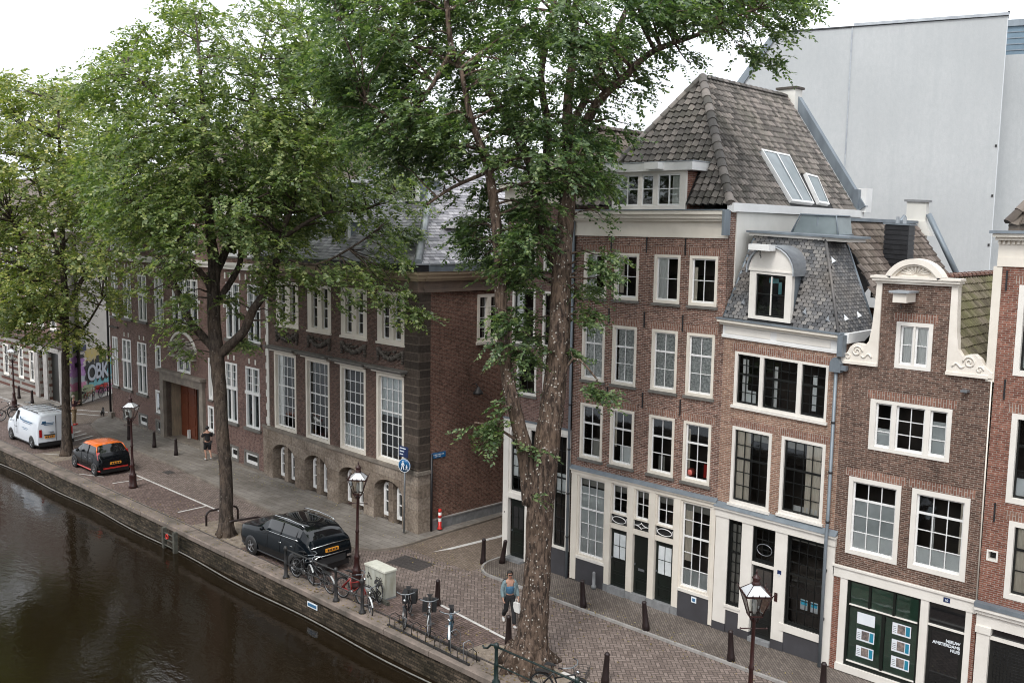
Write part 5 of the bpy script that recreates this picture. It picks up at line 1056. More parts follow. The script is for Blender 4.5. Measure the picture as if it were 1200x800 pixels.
h.boxes('string_course', 'white_paint', [(-.05, 18.8, -.12, .0, 9.92, 10.10), (-.05, 18.8, -.2, .0, 10.10, 10.25)])
bl = []
for c in [.92, 2.75, 4.87, 7.05, 15.47, 17.55, 9.5, 11.0]:
    for dx in (-.75, -.25, .25, .75):
        bl.append((c+dx-.07, c+dx+.07, -.015, 0, 9.42, 9.74))
for c in [2.42, 4.57, 15.2, 17.3]:
    for dx in (-.3, .3): bl.append((c+dx-.06, c+dx+.06, -.015, 0, 5.35, 5.6))
for x in (-.1+.2, 8.6, 11.85, 14.6, 13.4): bl.append((x-.12, x+.12, -.015, 0, 7.95, 8.15))
h.boxes('stone_block', 'pale_render', bl)
h.boxes('plinth', 'gate_stone', [(-.06, 7.2, -.12, 0, 0, .16), (12.35, 18.7, -.12, 0, 0, .16), (-.25, .3, -.22, .0, 0, .42)])
h.boxes('quoin_strip', 'pale_render', [(18.62+(.08 if k % 2 else 0), 18.9, -.04, .1, .0+k*.33, .32+k*.33) for k in range(30)])
h.boxes('ledge', 'dark_stone', [(.0, 1.3, -.1, 0, 5.75, 5.85)]); pipe(h, [(-.08, -.1, 12.), (-.08, -.1, .3)], .07, 'ink_blue', False) if False else pipe(h, [(-.08, -.1, 12.), (-.08, -.1, .3)], .07, 'dark_metal', False)
sd = MB()
for x in (0, 18.75): sd.add([(x, 0, 0), (x, 12, 0), (x, 12, 12.6), (x, 0, 12.6)], [(3, 2, 1, 0)])
sd.add([(0, 12, 0), (18.75, 12, 0), (18.75, 12, 12.6), (0, 12, 12.6)], [(3, 2, 1, 0)]); h.mk(sd, 'side_wall', 'brick_maroon')
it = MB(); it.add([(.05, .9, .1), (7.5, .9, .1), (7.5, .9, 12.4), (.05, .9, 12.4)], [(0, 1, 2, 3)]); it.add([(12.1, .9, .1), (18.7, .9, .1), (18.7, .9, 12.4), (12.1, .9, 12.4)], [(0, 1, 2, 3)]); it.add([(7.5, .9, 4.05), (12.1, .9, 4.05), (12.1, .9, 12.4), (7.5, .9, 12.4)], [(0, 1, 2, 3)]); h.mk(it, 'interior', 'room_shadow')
h.boxes('cornice', 'white_paint', [(-.1, 18.85, -.35, .3, 12.6, 12.9)])
mb = MB(); mb.add([(-.1, -.3, 12.9), (18.85, -.3, 12.9), (16.5, 5.5, 17.5), (2.5, 5.5, 17.5)], [(0, 1, 2, 3)]); mb.add([(18.85, -.3, 12.9), (18.85, 12, 12.9), (16.5, 6.5, 17.5), (16.5, 5.5, 17.5)], [(0, 1, 2, 3)]); mb.add([(-.1, -.3, 12.9), (2.5, 5.5, 17.5), (2.5, 6.5, 17.5), (-.1, 12, 12.9)], [(0, 1, 2, 3)]); mb.add([(18.85, 12, 12.9), (-.1, 12, 12.9), (2.5, 6.5, 17.5), (16.5, 6.5, 17.5)], [(0, 1, 2, 3)])
tiled(mb, (-.1, -.3, 12.9), (1, 0, 0), (0, 5.8, 4.6), [(0, 0), (18.9, 0), (16.6, 7.4), (2.6, 7.4)], .4, .45, 'slate'); h.mk(mb, 'roof', 'pantile_brown')

# ---------------------------------------------------------------- C: banded-brick house beyond the second alley, graffiti on its flank
h = House('banded_brick_house', (-63.54, 24.64, 0), 0, 'banded brick house at the far left with graffiti on its pale side', 'house')
KC = dict(casm='white_paint', sashm='bright_white', sill='sill_stone')
for a, b in ((-10.7, -9.4), (-8.9, -7.6), (-6.4, -5.3), (-4.3, -3.2), (-2.2, -1.1), (-12.9, -11.6)): window(h, a, b, 4.95, 7.75, 2, 4, 2, cas=.13, **KC); window(h, a, b, 8.7, 10.8, 2, 3, 1, cas=.13, **KC)
window(h, -8.3, -7.3, 1.0, 3.3, 2, 3, 1, cas=.12, **KC); window(h, -11.3, -10.2, .9, 3.2, 2, 3, 1, cas=.12, **KC); window(h, -6.2, -5.3, 1.0, 3.2, 2, 3, 1, cas=.1, **KC)
h.holes += [(-2.75, -.85, .1, 3.45), (-4.35, -3.55, .1, 3.4)]
h.wall(-20, .4, 0, 3.9, 'banded_brick', name='ground_floor_wall', holes=[q_ for q_ in h.holes if q_[3] < 4]); h.wall(-20, .4, 3.9, 11.5, 'brick_red' if False else 'brick_maroon', holes=[q_ for q_ in h.holes if q_[3] > 4])
h.boxes('string_course', 'dark_stone', [(-20, .45, -.12, 0, 3.85, 4.05), (-20, .45, -.08, 0, 4.3, 4.4)])
h.boxes('door_surround', 'kerb_stone', [(-5.0, -4.4, -.1, .1, .1, 3.6), (-3.5, -2.8, -.1, .1, .1, 3.6), (-.82, -.35, -.1, .1, .1, 3.6), (-2.8, -.82, -.1, .1, 3.45, 3.75), (-4.4, -3.5, -.1, .1, 3.4, 3.7)])
h.boxes('door', 'black_paint', [(-2.75, -.85, .2, .25, .1, 3.45), (-4.35, -3.55, .2, .25, .1, 2.6)]); h.boxes('transom_window', 'car_glass', [(-4.35, -3.55, .15, .2, 2.7, 3.4)]); h.boxes('corner_pier', 'gate_stone', [(-.3, .42, -.05, .02, .1, 3.8)])
it = MB(); it.add([(-19.9, .9, 0), (.3, .9, 0), (.3, .9, 11.3), (-19.9, .9, 11.3)], [(0, 1, 2, 3)]); h.mk(it, 'interior', 'room_shadow')
fl0, fl1 = np.array([.42, 0.]), np.array([-3.3, 4.7]); fd = (fl1-fl0)/np.linalg.norm(fl1-fl0); fn = np.array([fd[1], -fd[0]])
def flank(s, z, o=0.): p = fl0+fd*s+fn*o; return (p[0], p[1], z)
mb = MB(); mb.add([flank(0, 0), flank(11, 0), flank(11, 11.5), flank(0, 11.5)], [(0, 1, 2, 3)]); FW = h.mk(mb, 'flank_wall', 'pale_render')
mb = MB(); mb.box(-20, .5, -.3, 9, 11.5, 11.8); h.mk(mb, 'cornice', 'white_paint'); mb = MB(); mb.add([(-20, -.3, 11.8), (.5, -.3, 11.8), (-2, 4, 15.5), (-20, 4, 15.5)], [(0, 1, 2, 3)]); mb.add([(.5, -.3, 11.8), (-6, 9, 11.8), (-6, 5, 15.5), (-2, 4, 15.5)], [(0, 1, 2, 3)]); h.mk(mb, 'roof', 'pantile_brown')
def blob(s0, s1, z0, z1, mat, o, seed, n=26, rag=.22, name='graffiti_patch'):
    R_ = np.random.default_rng(seed); cs, cz = (s0+s1)/2, (z0+z1)/2; mb = MB(); P = []
    for k in range(n):
        a = 2*PI*k/n; r = 1+rag*(R_.random()-.5)*2; P.append(flank(cs+(s1-s0)/2*abs(math.cos(a))**.6*np.sign(math.cos(a))*r, cz+(z1-z0)/2*abs(math.sin(a))**.6*np.sign(math.sin(a))*r, o))
    mb.poly(P); return h.mk(mb, name, mat, FW)
for i, (s0, s1, z0, z1, m) in enumerate([(.3, 2.6, .3, 1.1, 'spray_green'), (.2, 2.3, 1.0, 1.7, 'spray_pink'), (.2, 2.4, 1.5, 2.2, 'spray_silver'), (.2, 2.2, 1.9, 2.6, 'spray_purple'), (.3, 2.0, 2.5, 3.3, 'spray_purple'), (2.2, 4.6, 2.7, 3.6, 'spray_yellow'), (2.2, 5.6, .9, 1.5, 'spray_cyan'), (1.4, 3.2, .5, 1.2, 'spray_green'), (3.5, 5.6, .3, .9, 'spray_pink'), (4.8, 6.2, 1.4, 2.6, 'spray_cyan'), (5.0, 6.4, 2.7, 3.4, 'spray_pink'), (2.1, 3.4, 1.25, 2.75, 'ink_black'), (3.3, 4.1, 1.3, 2.9, 'ink_black'), (4.0, 5.0, 1.2, 2.75, 'ink_black'), (3.2, 5.0, .6, .95, 'car_red'), (.8, 1.6, 2.55, 2.9, 'ink_black'), (1.0, 2.0, 3.1, 3.35, 'ink_black')]): blob(s0, s1, z0, z1, m, .006+.003*i, 10+i)
fa = math.atan2(fd[1], fd[0])
for k, (c, s, z, sz) in enumerate((('O', 2.25, 1.42, 1.5), ('B', 3.3, 1.45, 1.5), ('K', 4.1, 1.4, 1.5))):
    me = text_mesh(c, sz, bold=.035); me.materials.clear(); me.materials.append(MATS['spray_silver']); o = bpy.data.objects.new('graffiti_letter', me); COL.objects.link(o); o.parent = FW
    p = fl0+fd*s+fn*.075; o.location = (p[0], p[1], z); o.rotation_euler = (PI/2, 0, fa)
h.mk(MB().prism([flank(.6, 3.55, .08), flank(2.2, 3.55, .08), flank(2.2, 3.95, .08), flank(.6, 3.95, .08)], (fn[0]*.02, fn[1]*.02, 0)), 'street_sign', 'navy_plate')

# ---------------------------------------------------------------- grey rendered block behind the houses
gp = pln(1181, 17.5, np.array([0, 44., 0]), np.array([0, 1., 0])); gdz = -.319
gu = np.array([math.cos(gdz), -math.sin(gdz), 0]); gn = np.array([math.sin(gdz), math.cos(gdz), 0])
h = House('rendered_block', (gp[0], gp[1], 0), -gdz, 'tall blank pale grey rendered block rising behind the tiled roofs', 'building')
mb = MB(); H_ = 21.3
mb.prism([(-14.6, 0, 0), (0, 0, 0), (0, 0, H_), (-9.6, 0, H_-.04), (-14.6, 0, 14.3)], (0, .4, 0)); h.mk(mb, 'blank_wall', 'grey_render')
h.boxes('wall_seam', 'zinc_pale', [(-6.19, -6.13, -.03, 0, 0, H_)]); h.boxes('roof_edge', 'zinc_pale', [(-6.1, .06, -.08, .5, H_+.02, H_+.14)]); h.boxes('roof_edge', 'dark_metal', [(-9.6, -6.1, -.05, .5, H_-.02, H_+.04)])
mb = MB().prism([(-14.75, -.1, 14.2), (-14.45, -.1, 14.0), (-9.45, -.1, H_-.2), (-9.6, -.1, H_+.06)], (0, .7, 0)); h.mk(mb, 'sloped_coping', 'zinc')
h.boxes('return_wall', 'grey_render_lit', [(.0, .03, .003, 4.2, 0, H_)]); h.boxes('return_edge', 'dark_metal', [(.0, .08, .0, 4.2, H_+.14, H_+.2)])
h.boxes('slit_window', 'ink_black', [(.031, .05, 1.6, 2.6, 19.3, 19.5), (.031, .05, 1.2, 2.2, 17.9, 18.1)])
h.holes = [(1.6, 5.5, 16.2, 19.4), (1.6, 5.5, 12.2, 15.2), (1.6, 5.5, 8.2, 11.2)]
h.wall(.03, 14, 0, 20.4, 'grey_render', y=4.2, name='set_back_wall')
for (a, b, c, d) in h.holes: 
    W = h.boxes('window', 'bright_white', [(a, a+.15, 4.15, 4.4, c, d), (b-.15, b, 4.15, 4.4, c, d), (a+.15, b-.15, 4.15, 4.4, c, c+.15), (a+.15, b-.15, 4.15, 4.4, d-.15, d), ((a+b)/2-.06, (a+b)/2+.06, 4.2, 4.4, c+.15, d-.15)]); h.boxes('pane', 'roof_pane', [(a+.1, b-.1, 4.3, 4.33, c+.1, d-.1)], W)
h.boxes('plant_room', 'blue_cladding', [(-.2, 14, 6.0, 12, 20.4, 22.0)]); h.boxes('plant_room_edge', 'zinc', [(-5.5, 14, 5.9, 12.1, 22.0, 22.3)]); h.boxes('cladding_rib', 'zinc', [(-.2, 14, 5.97, 6.0, 20.6+k*.28, 20.64+k*.28) for k in range(5)])
h.boxes('plant_screen', 'zinc', [(-5.5, -.2, 5.9, 6.2, 21.0, 22.0)])
h.boxes('fixing', 'ink_black', [(-.12, -.04, -.03, 0, z, z+.1) for z in (15.9, 13.8, 11.7)])
h.boxes('rear_mass', 'grey_render', [(-14.4, .0, .4, 9, 0, 13.8), (-9.4, .0, .4, 9, 13.8, 21.0)])
h.boxes('rear_chimney', 'frieze_stone', [(-14.6, -13.9, 4, 4.8, 13, 18.7)])
# ================================================================== TREES
def spray_leaves(centers, n_leaf, leaf_l, axis_hint, rng, drop=.25, spread=.55):
    """vectorised leaf sprays: each spray is a short drooping twig with leaves on both sides. returns verts (N*4,3)"""
    N = len(centers); az = rng.uniform(0, 2*PI, N)
    out = centers-axis_hint; out[:, 2] *= .3; o_az = np.arctan2(out[:, 1], out[:, 0]); az = o_az+rng.normal(0, .9, N)
    el = rng.normal(-drop, .28, N)
    T = np.stack([np.cos(az)*np.cos(el), np.sin(az)*np.cos(el), np.sin(el)], 1)
    Sd = np.stack([-np.sin(az), np.cos(az), rng.normal(0, .25, N)], 1); Sd /= np.linalg.norm(Sd, axis=1)[:, None]
    Nn = np.cross(T, Sd)
    L = rng.uniform(.6, 1.25, N)*spread
    k = np.arange(n_leaf); t = (k+.5)/n_leaf; side = np.where(k % 2 == 0, 1., -1.)
    P = centers[:, None, :]+T[:, None, :]*(t[None, :, None]*L[:, None, None])
    P[:, :, 2] -= (t**2)[None, :]*L[:, None]*.22
    d = T[:, None, :]*.55+Sd[:, None, :]*side[None, :, None]*.85+rng.normal(0, .28, (N, n_leaf, 3)); d[:, :, 2] -= .18
    d /= np.linalg.norm(d, axis=2)[:, :, None]
    nn = Nn[:, None, :]+rng.normal(0, .38, (N, n_leaf, 3)); w = np.cross(nn, d); w /= np.linalg.norm(w, axis=2)[:, :, None]
    ll = leaf_l*rng.uniform(.65, 1.25, (N, n_leaf, 1)); ww = ll*.30
    a = P; b = P+d*ll*.45+w*ww; c = P+d*ll; e = P+d*ll*.45-w*ww; b[:, :, 2] += .0
    return np.stack([a, b, c, e], 2).reshape(-1, 3)
def leaf_mesh(name, V, mat, parent):
    n = len(V)//4; me = bpy.data.meshes.new(name); me.vertices.add(len(V)); me.vertices.foreach_set('co', V.astype(np.float32).ravel())
    me.loops.add(n*4); me.loops.foreach_set('vertex_index', np.arange(n*4, dtype=np.int32)); me.polygons.add(n)
    me.polygons.foreach_set('loop_start', np.arange(0, n*4, 4, dtype=np.int32)); me.polygons.foreach_set('loop_total', np.full(n, 4, dtype=np.int32))
    me.update(); me.validate(); me.materials.append(MATS[mat]); o = bpy.data.objects.new(name, me); COL.objects.link(o); o.parent = parent; return o
def poly_sample(P, rng, n):
    xs = [p[0] for p in P]; ys = [p[1] for p in P]; out = []
    while len(out) < n:
        x, y = rng.uniform(min(xs), max(xs)), rng.uniform(min(ys), max(ys))
        if inpoly(x, y, P): out.append((x, y))
    return out
def tree(base_px, limbs, regions, label, leafm, barkm, leaf_l, seed, n_leaf=18, spread=.6, name='elm_tree', half=3.6, group=None, twig=1.0):
    """limbs: lists of (px, py, radius_px, depth offset); regions: (polygon, clusters, sprays per cluster, cluster radius, depth range)"""
    rng = np.random.default_rng(seed); x, y = base_px
    r = ray(x, y); base = CAM+r*((0-CAMZ)/r[2]); D = dep(base); R = empty(name, base, 0, label, 'tree', group)
    off = lambda p: np.array(p)-base
    mb = MB(); pts = []
    for li, lm in enumerate(limbs):
        P = [atd(a, b, D+dd) for a, b, rr, dd in lm]; Rr = [rr*(D+dd)/FPX for a, b, rr, dd in lm]
        if li == 0: P[0] = np.array([P[0][0], P[0][1], -.1])
        # densify with slight waviness
        Q, S_ = [], []
        for i in range(len(P)-1):
            for k in range(4):
                t_ = k/4; p0 = P[max(i-1, 0)]; p1 = P[i]; p2 = P[i+1]; p3 = P[min(i+2, len(P)-1)]
                q = .5*((2*p1)+(-p0+p2)*t_+(2*p0-5*p1+4*p2-p3)*t_*t_+(-p0+3*p1-3*p2+p3)*t_**3)
                Q.append(q+rng.normal(0, .25, 3)*Rr[i]*.10); S_.append(Rr[i]*(1-t_)+Rr[i+1]*t_)
        Q.append(P[-1]); S_.append(Rr[-1])
        S_ = [s_*rng.uniform(.98, 1.025) for s_ in S_]
        mb.tube(Q, S_, 14 if li == 0 else 9); pts += [(q, s_) for q, s_ in zip(Q, S_) if s_ < .55]
    allc = []; cents = []
    ptsA = np.array([p for p, _ in pts])
    for (poly, ncl, nsp, crad, (d0, d1)) in regions:
        cs = []
        tries = 0
        while len(cs) < ncl and tries < ncl*40:
            tries += 1; (px, py), = poly_sample(poly, rng, 1); dd = rng.uniform(d0, d1); c = atd(px, py, D+dd)
            if all(np.linalg.norm(c-e_) > crad*.62 for e_ in cs): cs.append(c)
        for c in cs:
            # each cluster hangs on its own branch from the nearest limb
            j = np.argmin(np.linalg.norm(ptsA-c, axis=1)+np.maximum(0, ptsA[:, 2]-c[2])*.6); s_ = ptsA[j]; L = np.linalg.norm(c-s_)
            m1 = s_+(c-s_)*.5+np.array([0, 0, .10*L])+rng.normal(0, .08*L, 3)*.5; r0 = min(.03+.012*L, pts[j][1]*.7)*twig
            mb.tube([s_, (s_+m1)/2+rng.normal(0, .03, 3), m1, (m1+c)/2+rng.normal(0, .05, 3), c], [r0, r0*.8, r0*.6, r0*.4, .008], 5, cap=False)
            n = max(3, int(nsp*rng.uniform(.55, 1.45))); rad = crad*rng.uniform(.75, 1.25)
            v = rng.normal(0, 1, (n, 3)); v /= np.linalg.norm(v, axis=1)[:, None]; v *= (rng.random((n, 1))**.5)*rad; v[:, 2] *= .62
            cc = c+v; allc.append(cc)
            for q in cc[::5]: mb.tube([c, (c+q)/2+rng.normal(0, .04, 3), q], [.012, .008, .004], 3, cap=False)
    C_ = np.concatenate(allc); V = spray_leaves(C_, n_leaf, leaf_l, base+np.array([0, 0, 8.]), rng, spread=spread)
    r0_ = limbs[0][1][2]*D/FPX
    for k in range(7):
        an = 2*PI*k/7+rng.uniform(-.3, .3); v_ = np.array([math.cos(an), math.sin(an), 0]); mb.tube([base+v_*r0_*.5+[0, 0, .55], base+v_*r0_*.85+[0, 0, .18], base+v_*r0_*rng.uniform(1.3, 1.6)+[0, 0, -.06]], [r0_*.42, r0_*.36, r0_*.16], 7)
    mb.build('trunk', barkm, R, xf=off, uv=False); leaf_mesh('crown', V-base, leafm, R); return R, len(V)//4
NL = []
limbsR = [
 [(618, 788, 34, 0), (618, 777, 27.5, 0), (620, 766, 22.5, 0), (623.5, 745, 18.6, 0), (625.5, 725, 17.8, 0), (628.5, 687, 16.2, 0), (630.5, 650, 15.4, 0), (633, 600, 16, 0), (637, 550, 16.2, 0), (644, 500, 15, 0), (650, 450, 13.5, 0), (655, 400, 12.5, 0), (657, 350, 12, 0), (659, 300, 11, 0), (665, 240, 9.5, .2), (668, 190, 8.5, .3), (665, 130, 6, .5), (672, 60, 4.5, .8), (676, -10, 3.5, 1.0)],
 [(622, 590, 11, 0), (617, 540, 10, -.1), (608, 500, 8.8, -.2), (596, 450, 8, -.3), (590, 400, 7.6, -.4), (587, 350, 7.4, -.5), (585, 300, 7, -.6), (579, 240, 6, -.7), (570, 190, 5, -.8), (552, 140, 3.8, -1), (540, 80, 2.5, -1.2)],
 [(655, 310, 9, 0), (645, 290, 7.5, .3), (632, 250, 6.5, .6), (627, 215, 6, .8), (618, 185, 5.4, .8), (600, 150, 5, .6), (575, 110, 4.6, .3), (545, 80, 4, 0), (529, 55, 3.5, -.2), (523, 0, 3, -.3), (518, -30, 2.4, -.4)],
 [(627, 240, 5, .7), (638, 200, 5, 1.0), (642, 150, 4.8, 1.2), (634, 90, 4, 1.4), (645, 30, 3.5, 1.6), (655, -30, 3, 1.8)],
 [(668, 205, 7, .3), (676, 165, 6.4, 0), (690, 138, 6, -.2), (703, 117, 5.5, -.4), (735, 87, 4.4, -.8), (760, 64, 3.8, -1.), (790, 50, 3.2, -1.2), (820, 40, 2.5, -1.4), (850, 24, 2.0, -1.5), (890, 10, 1.4, -1.6)],
 [(668, 150, 4.5, .5), (700, 90, 4, .9), (722, 40, 3.4, 1.2), (745, -15, 2.6, 1.5)],
 [(529, 60, 3, -.2), (500, 110, 2.5, -.6), (470, 140, 2.2, -1.), (430, 120, 1.8, -1.4)],
 [(545, 82, 3, -.1), (480, 50, 2.6, .4), (430, 30, 2.2, .8), (390, 20, 1.6, 1.0)],
 [(575, 200, 2.5, -.7), (530, 220, 2, -1), (500, 240, 1.5, -1.2)], [(650, 470, 2, -.2), (672, 420, 1.5, -.6), (700, 445, 1, -.8)], [(612, 520, 2, -.2), (580, 500, 1.4, -.4), (556, 495, 1, -.5)],
]
regR = [
 ([(378, -30), (700, -30), (735, 10), (735, 60), (705, 80), (685, 130), (676, 200), (640, 235), (585, 220), (545, 195), (500, 205), (455, 195), (420, 160), (392, 120), (372, 60)], 120, 34, .85, (-2.6, 2.8)),
 ([(380, -30), (560, -30), (590, 100), (560, 190), (500, 200), (440, 185), (400, 130)], 42, 34, .8, (-2.0, 2.0)),
 ([(548, 185), (640, 190), (652, 240), (642, 330), (610, 345), (572, 328), (550, 295), (542, 262), (552, 215)], 26, 26, .55, (-1.4, 1.8)),
 ([(520, 215), (548, 200), (560, 330), (540, 335), (520, 290), (515, 262)], 3, 14, .4, (-1.6, .5)),
 ([(672, 140), (698, 150), (716, 215), (716, 280), (706, 330), (684, 360), (672, 330)], 17, 20, .5, (-1.0, 1.2)),
 ([(700, -30), (958, -30), (944, 12), (905, 30), (880, 44), (830, 42), (800, 22), (762, 26), (735, 20)], 38, 28, .66, (-2.6, .6)),
 ([(775, 38), (812, 45), (800, 86), (786, 92), (768, 70)], 4, 10, .34, (-1.6, -.6)), ([(862, 40), (902, 50), (908, 76), (886, 68), (868, 58)], 4, 10, .34, (-2., -1.2)),
 ([(736, 70), (752, 78), (770, 125), (758, 140), (738, 105)], 5, 9, .3, (-.8, .2)), ([(728, 130), (742, 150), (738, 165), (722, 150)], 2, 7, .25, (-.6, .2)),
 ([(690, 85), (730, 92), (735, 120), (700, 150)], 4, 12, .35, (-.8, .4)),
 ([(545, 352), (570, 350), (602, 362), (640, 370), (640, 425), (608, 428), (570, 395)], 9, 18, .42, (-.9, .8)), ([(600, 420), (628, 425), (625, 460), (606, 455)], 2, 10, .3, (-.5, .5)),
 ([(548, 482), (575, 472), (600, 478), (612, 500), (585, 518), (560, 520)], 5, 12, .32, (-.9, -.1)), ([(618, 500), (628, 500), (630, 540), (618, 545)], 1, 8, .25, (-.6, -.4)),
 ([(674, 335), (704, 330), (700, 362), (676, 385)], 3, 12, .3, (-.8, .2)), ([(668, 395), (690, 405), (692, 430), (668, 425)], 2, 9, .25, (-.7, 0)), ([(672, 440), (700, 436), (714, 462), (698, 470), (676, 458)], 3, 11, .28, (-1, -.2)), ([(700, 300), (728, 312), (722, 325), (702, 320)], 1, 9, .25, (-.6, 0)),
 ([(617, 580), (628, 580), (628, 602), (618, 602)], 1, 3, .1, (-.75, -.65)),
]
o, n_ = tree((618, 780), limbsR, regR, 'huge elm with a thick forked pale-spotted trunk, nearest of the three elms', 'leaf_elm', 'bark_elm', .125, 11); NL.append(n_)
limbs2 = [
 [(265, 630, 12, 0), (265, 615, 9, 0), (265, 598, 7.9, 0), (265, 560, 7.4, 0), (260, 500, 7.2, 0), (257, 450, 8, 0), (254, 415, 8.2, 0), (251, 380, 7.4, 0), (250, 340, 7.4, 0), (251, 310, 7, 0), (246, 270, 5, -.3), (244, 220, 4.2, -.5), (240, 160, 3.4, -.6), (236, 100, 2.4, -.6), (232, 50, 1.4, -.6)],
 [(258, 415, 6, 0), (272, 402, 5.5, -.2), (286, 388, 5.2, -.4), (296, 364, 5, -.5), (306, 350, 4.6, -.6), (318, 333, 4.2, -.7), (324, 305, 4, -.8), (330, 275, 3.2, -1), (350, 220, 2.6, -1.2), (365, 150, 2, -1.4), (372, 80, 1.3, -1.5)],
 [(255, 412, 5.5, 0), (245, 402, 5, .2), (232, 388, 4.6, .4), (221, 374, 4.3, .6), (213, 355, 4, .7), (205, 335, 3.8, .8), (196, 318, 3.4, .9), (187, 303, 3, 1.), (165, 285, 2.4, 1.2), (140, 260, 1.6, 1.5)],
 [(249, 345, 5, 0), (243, 330, 4, -.3), (230, 314, 3.4, -.7), (216, 304, 3, -1.1), (190, 290, 2.4, -1.6), (160, 250, 1.8, -2), (140, 200, 1.2, -2.2)],
 [(253, 318, 5.5, 0), (262, 300, 4.6, .4), (270, 275, 4, .8), (280, 230, 3.2, 1.2), (290, 160, 2.5, 1.6), (300, 90, 1.6, 1.8)],
 [(252, 355, 4.5, 0), (265, 338, 3.8, .2), (280, 312, 3.4, .5), (287, 285, 3, .8), (320, 230, 2.2, 1.3), (345, 190, 1.5, 1.6)],
 [(330, 280, 2.8, -1), (380, 250, 2, -1.6), (430, 245, 1.6, -2), (462, 225, 1.1, -2.2)], [(324, 300, 2.4, -.8), (370, 310, 1.6, -1.4), (420, 285, 1.2, -2), (450, 262, .8, -2.2)], [(240, 160, 2, -.5), (190, 120, 1.5, -1), (150, 80, 1, -1.2)],
]
reg2 = [
 ([(108, 85), (130, 45), (180, 18), (235, 8), (265, 25), (300, 5), (385, 0), (405, 60), (420, 130), (400, 200), (380, 270), (340, 300), (300, 285), (240, 300), (195, 300), (150, 300), (125, 270), (112, 200)], 185, 34, 1.15, (-4.2, 4.4)),
 ([(130, 150), (380, 120), (400, 250), (330, 290), (180, 290), (130, 260)], 42, 34, 1.1, (-3.5, 3.5)),
 ([(395, 190), (440, 180), (478, 200), (500, 235), (503, 285), (470, 320), (430, 340), (395, 330), (370, 300), (375, 240)], 30, 17, .85, (-3., .6)),
 ([(290, 305), (330, 318), (340, 345), (310, 372), (286, 372), (276, 350), (280, 330)], 6, 14, .6, (-1.4, .3)), ([(340, 310), (400, 330), (420, 360), (380, 352), (345, 335)], 6, 13, .6, (-1.8, -.2)), ([(430, 340), (500, 345), (496, 375), (470, 380), (440, 365)], 6, 13, .55, (-2.6, -1.2)),
 ([(180, 300), (240, 310), (240, 345), (215, 352), (190, 335), (160, 345), (145, 325)], 9, 15, .6, (-1.5, 1.2)), ([(190, 360), (240, 350), (240, 405), (205, 402)], 4, 12, .5, (-.8, .9)), ([(200, 400), (235, 395), (232, 415), (205, 412)], 2, 9, .4, (-.5, .3)), ([(262, 345), (285, 340), (300, 380), (270, 392)], 3, 10, .45, (-.8, .2)), ([(258, 400), (290, 395), (290, 415), (262, 415)], 2, 9, .35, (-.6, 0)),
 ([(300, 375), (330, 345), (345, 365), (325, 395)], 2, 9, .4, (-1, -.5)),
]
o, n_ = tree((265, 627), limbs2, reg2, 'middle elm with dark forking limbs, just left of the large black car', 'leaf_mid', 'bark_dark', .165, 12, n_leaf=15, spread=.75); NL.append(n_)
limbs1 = [
 [(78, 535, 8, 0), (78, 510, 5.4, 0), (77, 470, 4.6, 0), (77, 430, 4.2, 0), (77, 395, 3.9, 0), (76, 350, 3.8, 0), (74, 300, 3.4, 0), (72, 240, 2.8, 0), (70, 180, 2, 0), (68, 120, 1.2, 0)],
 [(76, 380, 3, 0), (60, 350, 2.4, -.5), (40, 310, 2, -1), (15, 260, 1.6, -1.6)], [(76, 370, 3, 0), (95, 330, 2.4, .6), (120, 290, 1.8, 1.0), (140, 240, 1.3, 1.2)], [(75, 320, 2.4, 0), (60, 270, 2, 1), (40, 200, 1.5, 2), (30, 150, 1, 2.2)], [(77, 400, 1.8, 0), (98, 385, 1.4, -.4), (120, 350, 1, -.8)],
]
reg1 = [
 ([(-60, 100), (0, 92), (60, 98), (98, 112), (118, 140), (140, 200), (152, 260), (150, 320), (118, 345), (60, 362), (10, 372), (-60, 360)], 165, 32, 1.35, (-5, 5)),
 ([(5, 368), (60, 350), (100, 345), (110, 375), (80, 400), (45, 398), (15, 402)], 13, 17, .8, (-3, 0)), ([(98, 345), (140, 330), (138, 362), (112, 375)], 5, 14, .6, (-2, 0)), ([(100, 385), (118, 378), (120, 408), (105, 412)], 2, 8, .5, (-1.5, -.5)),
 ([(122, 350), (140, 352), (140, 372), (125, 372)], 1, 8, .4, (-1.5, -.8)),
]
o, n_ = tree((79, 533), limbs1, reg1, 'farthest elm with a slim straight trunk standing just behind the white van', 'leaf_light', 'bark_dark', .20, 13, n_leaf=14, spread=.95); NL.append(n_)
print('leaves', NL)

# fallen leaves and crumbs on the quay and the street
rg = np.random.default_rng(5); nF = 3000; cl = [(-32.8, 19, 4.5, .8), (-50, 19.2, 4, .8), (-17.2, 18.9, 3.5, .9), (-25, 18, 9, .35), (-40, 18, 9, .35), (-30, 22.6, 12, .6), (-18, 22.7, 8, .4), (-40, 24, 8, .5), (-20, 17.8, 8, .25)]
P = []
for k in range(nF):
    q_ = cl[rg.integers(len(cl))]; P.append((q_[0]+rg.normal()*q_[2]*.6, np.clip(q_[1]+rg.normal()*q_[3], 17.62, 24.1)))
P = np.array(P); hz = np.where(P[:, 1] > 22.75, .118, np.where(P[:, 1] < 18.15, .034, .012)); an = rg.uniform(0, 2*PI, nF); s_ = rg.uniform(.018, .045, nF)
dx = np.stack([np.cos(an), np.sin(an), rg.normal(0, .2, nF)], 1)*s_[:, None]; dy = np.stack([-np.sin(an), np.cos(an), rg.normal(0, .2, nF)], 1)*s_[:, None]*.6; C0 = np.stack([P[:, 0], P[:, 1], hz+.012], 1)
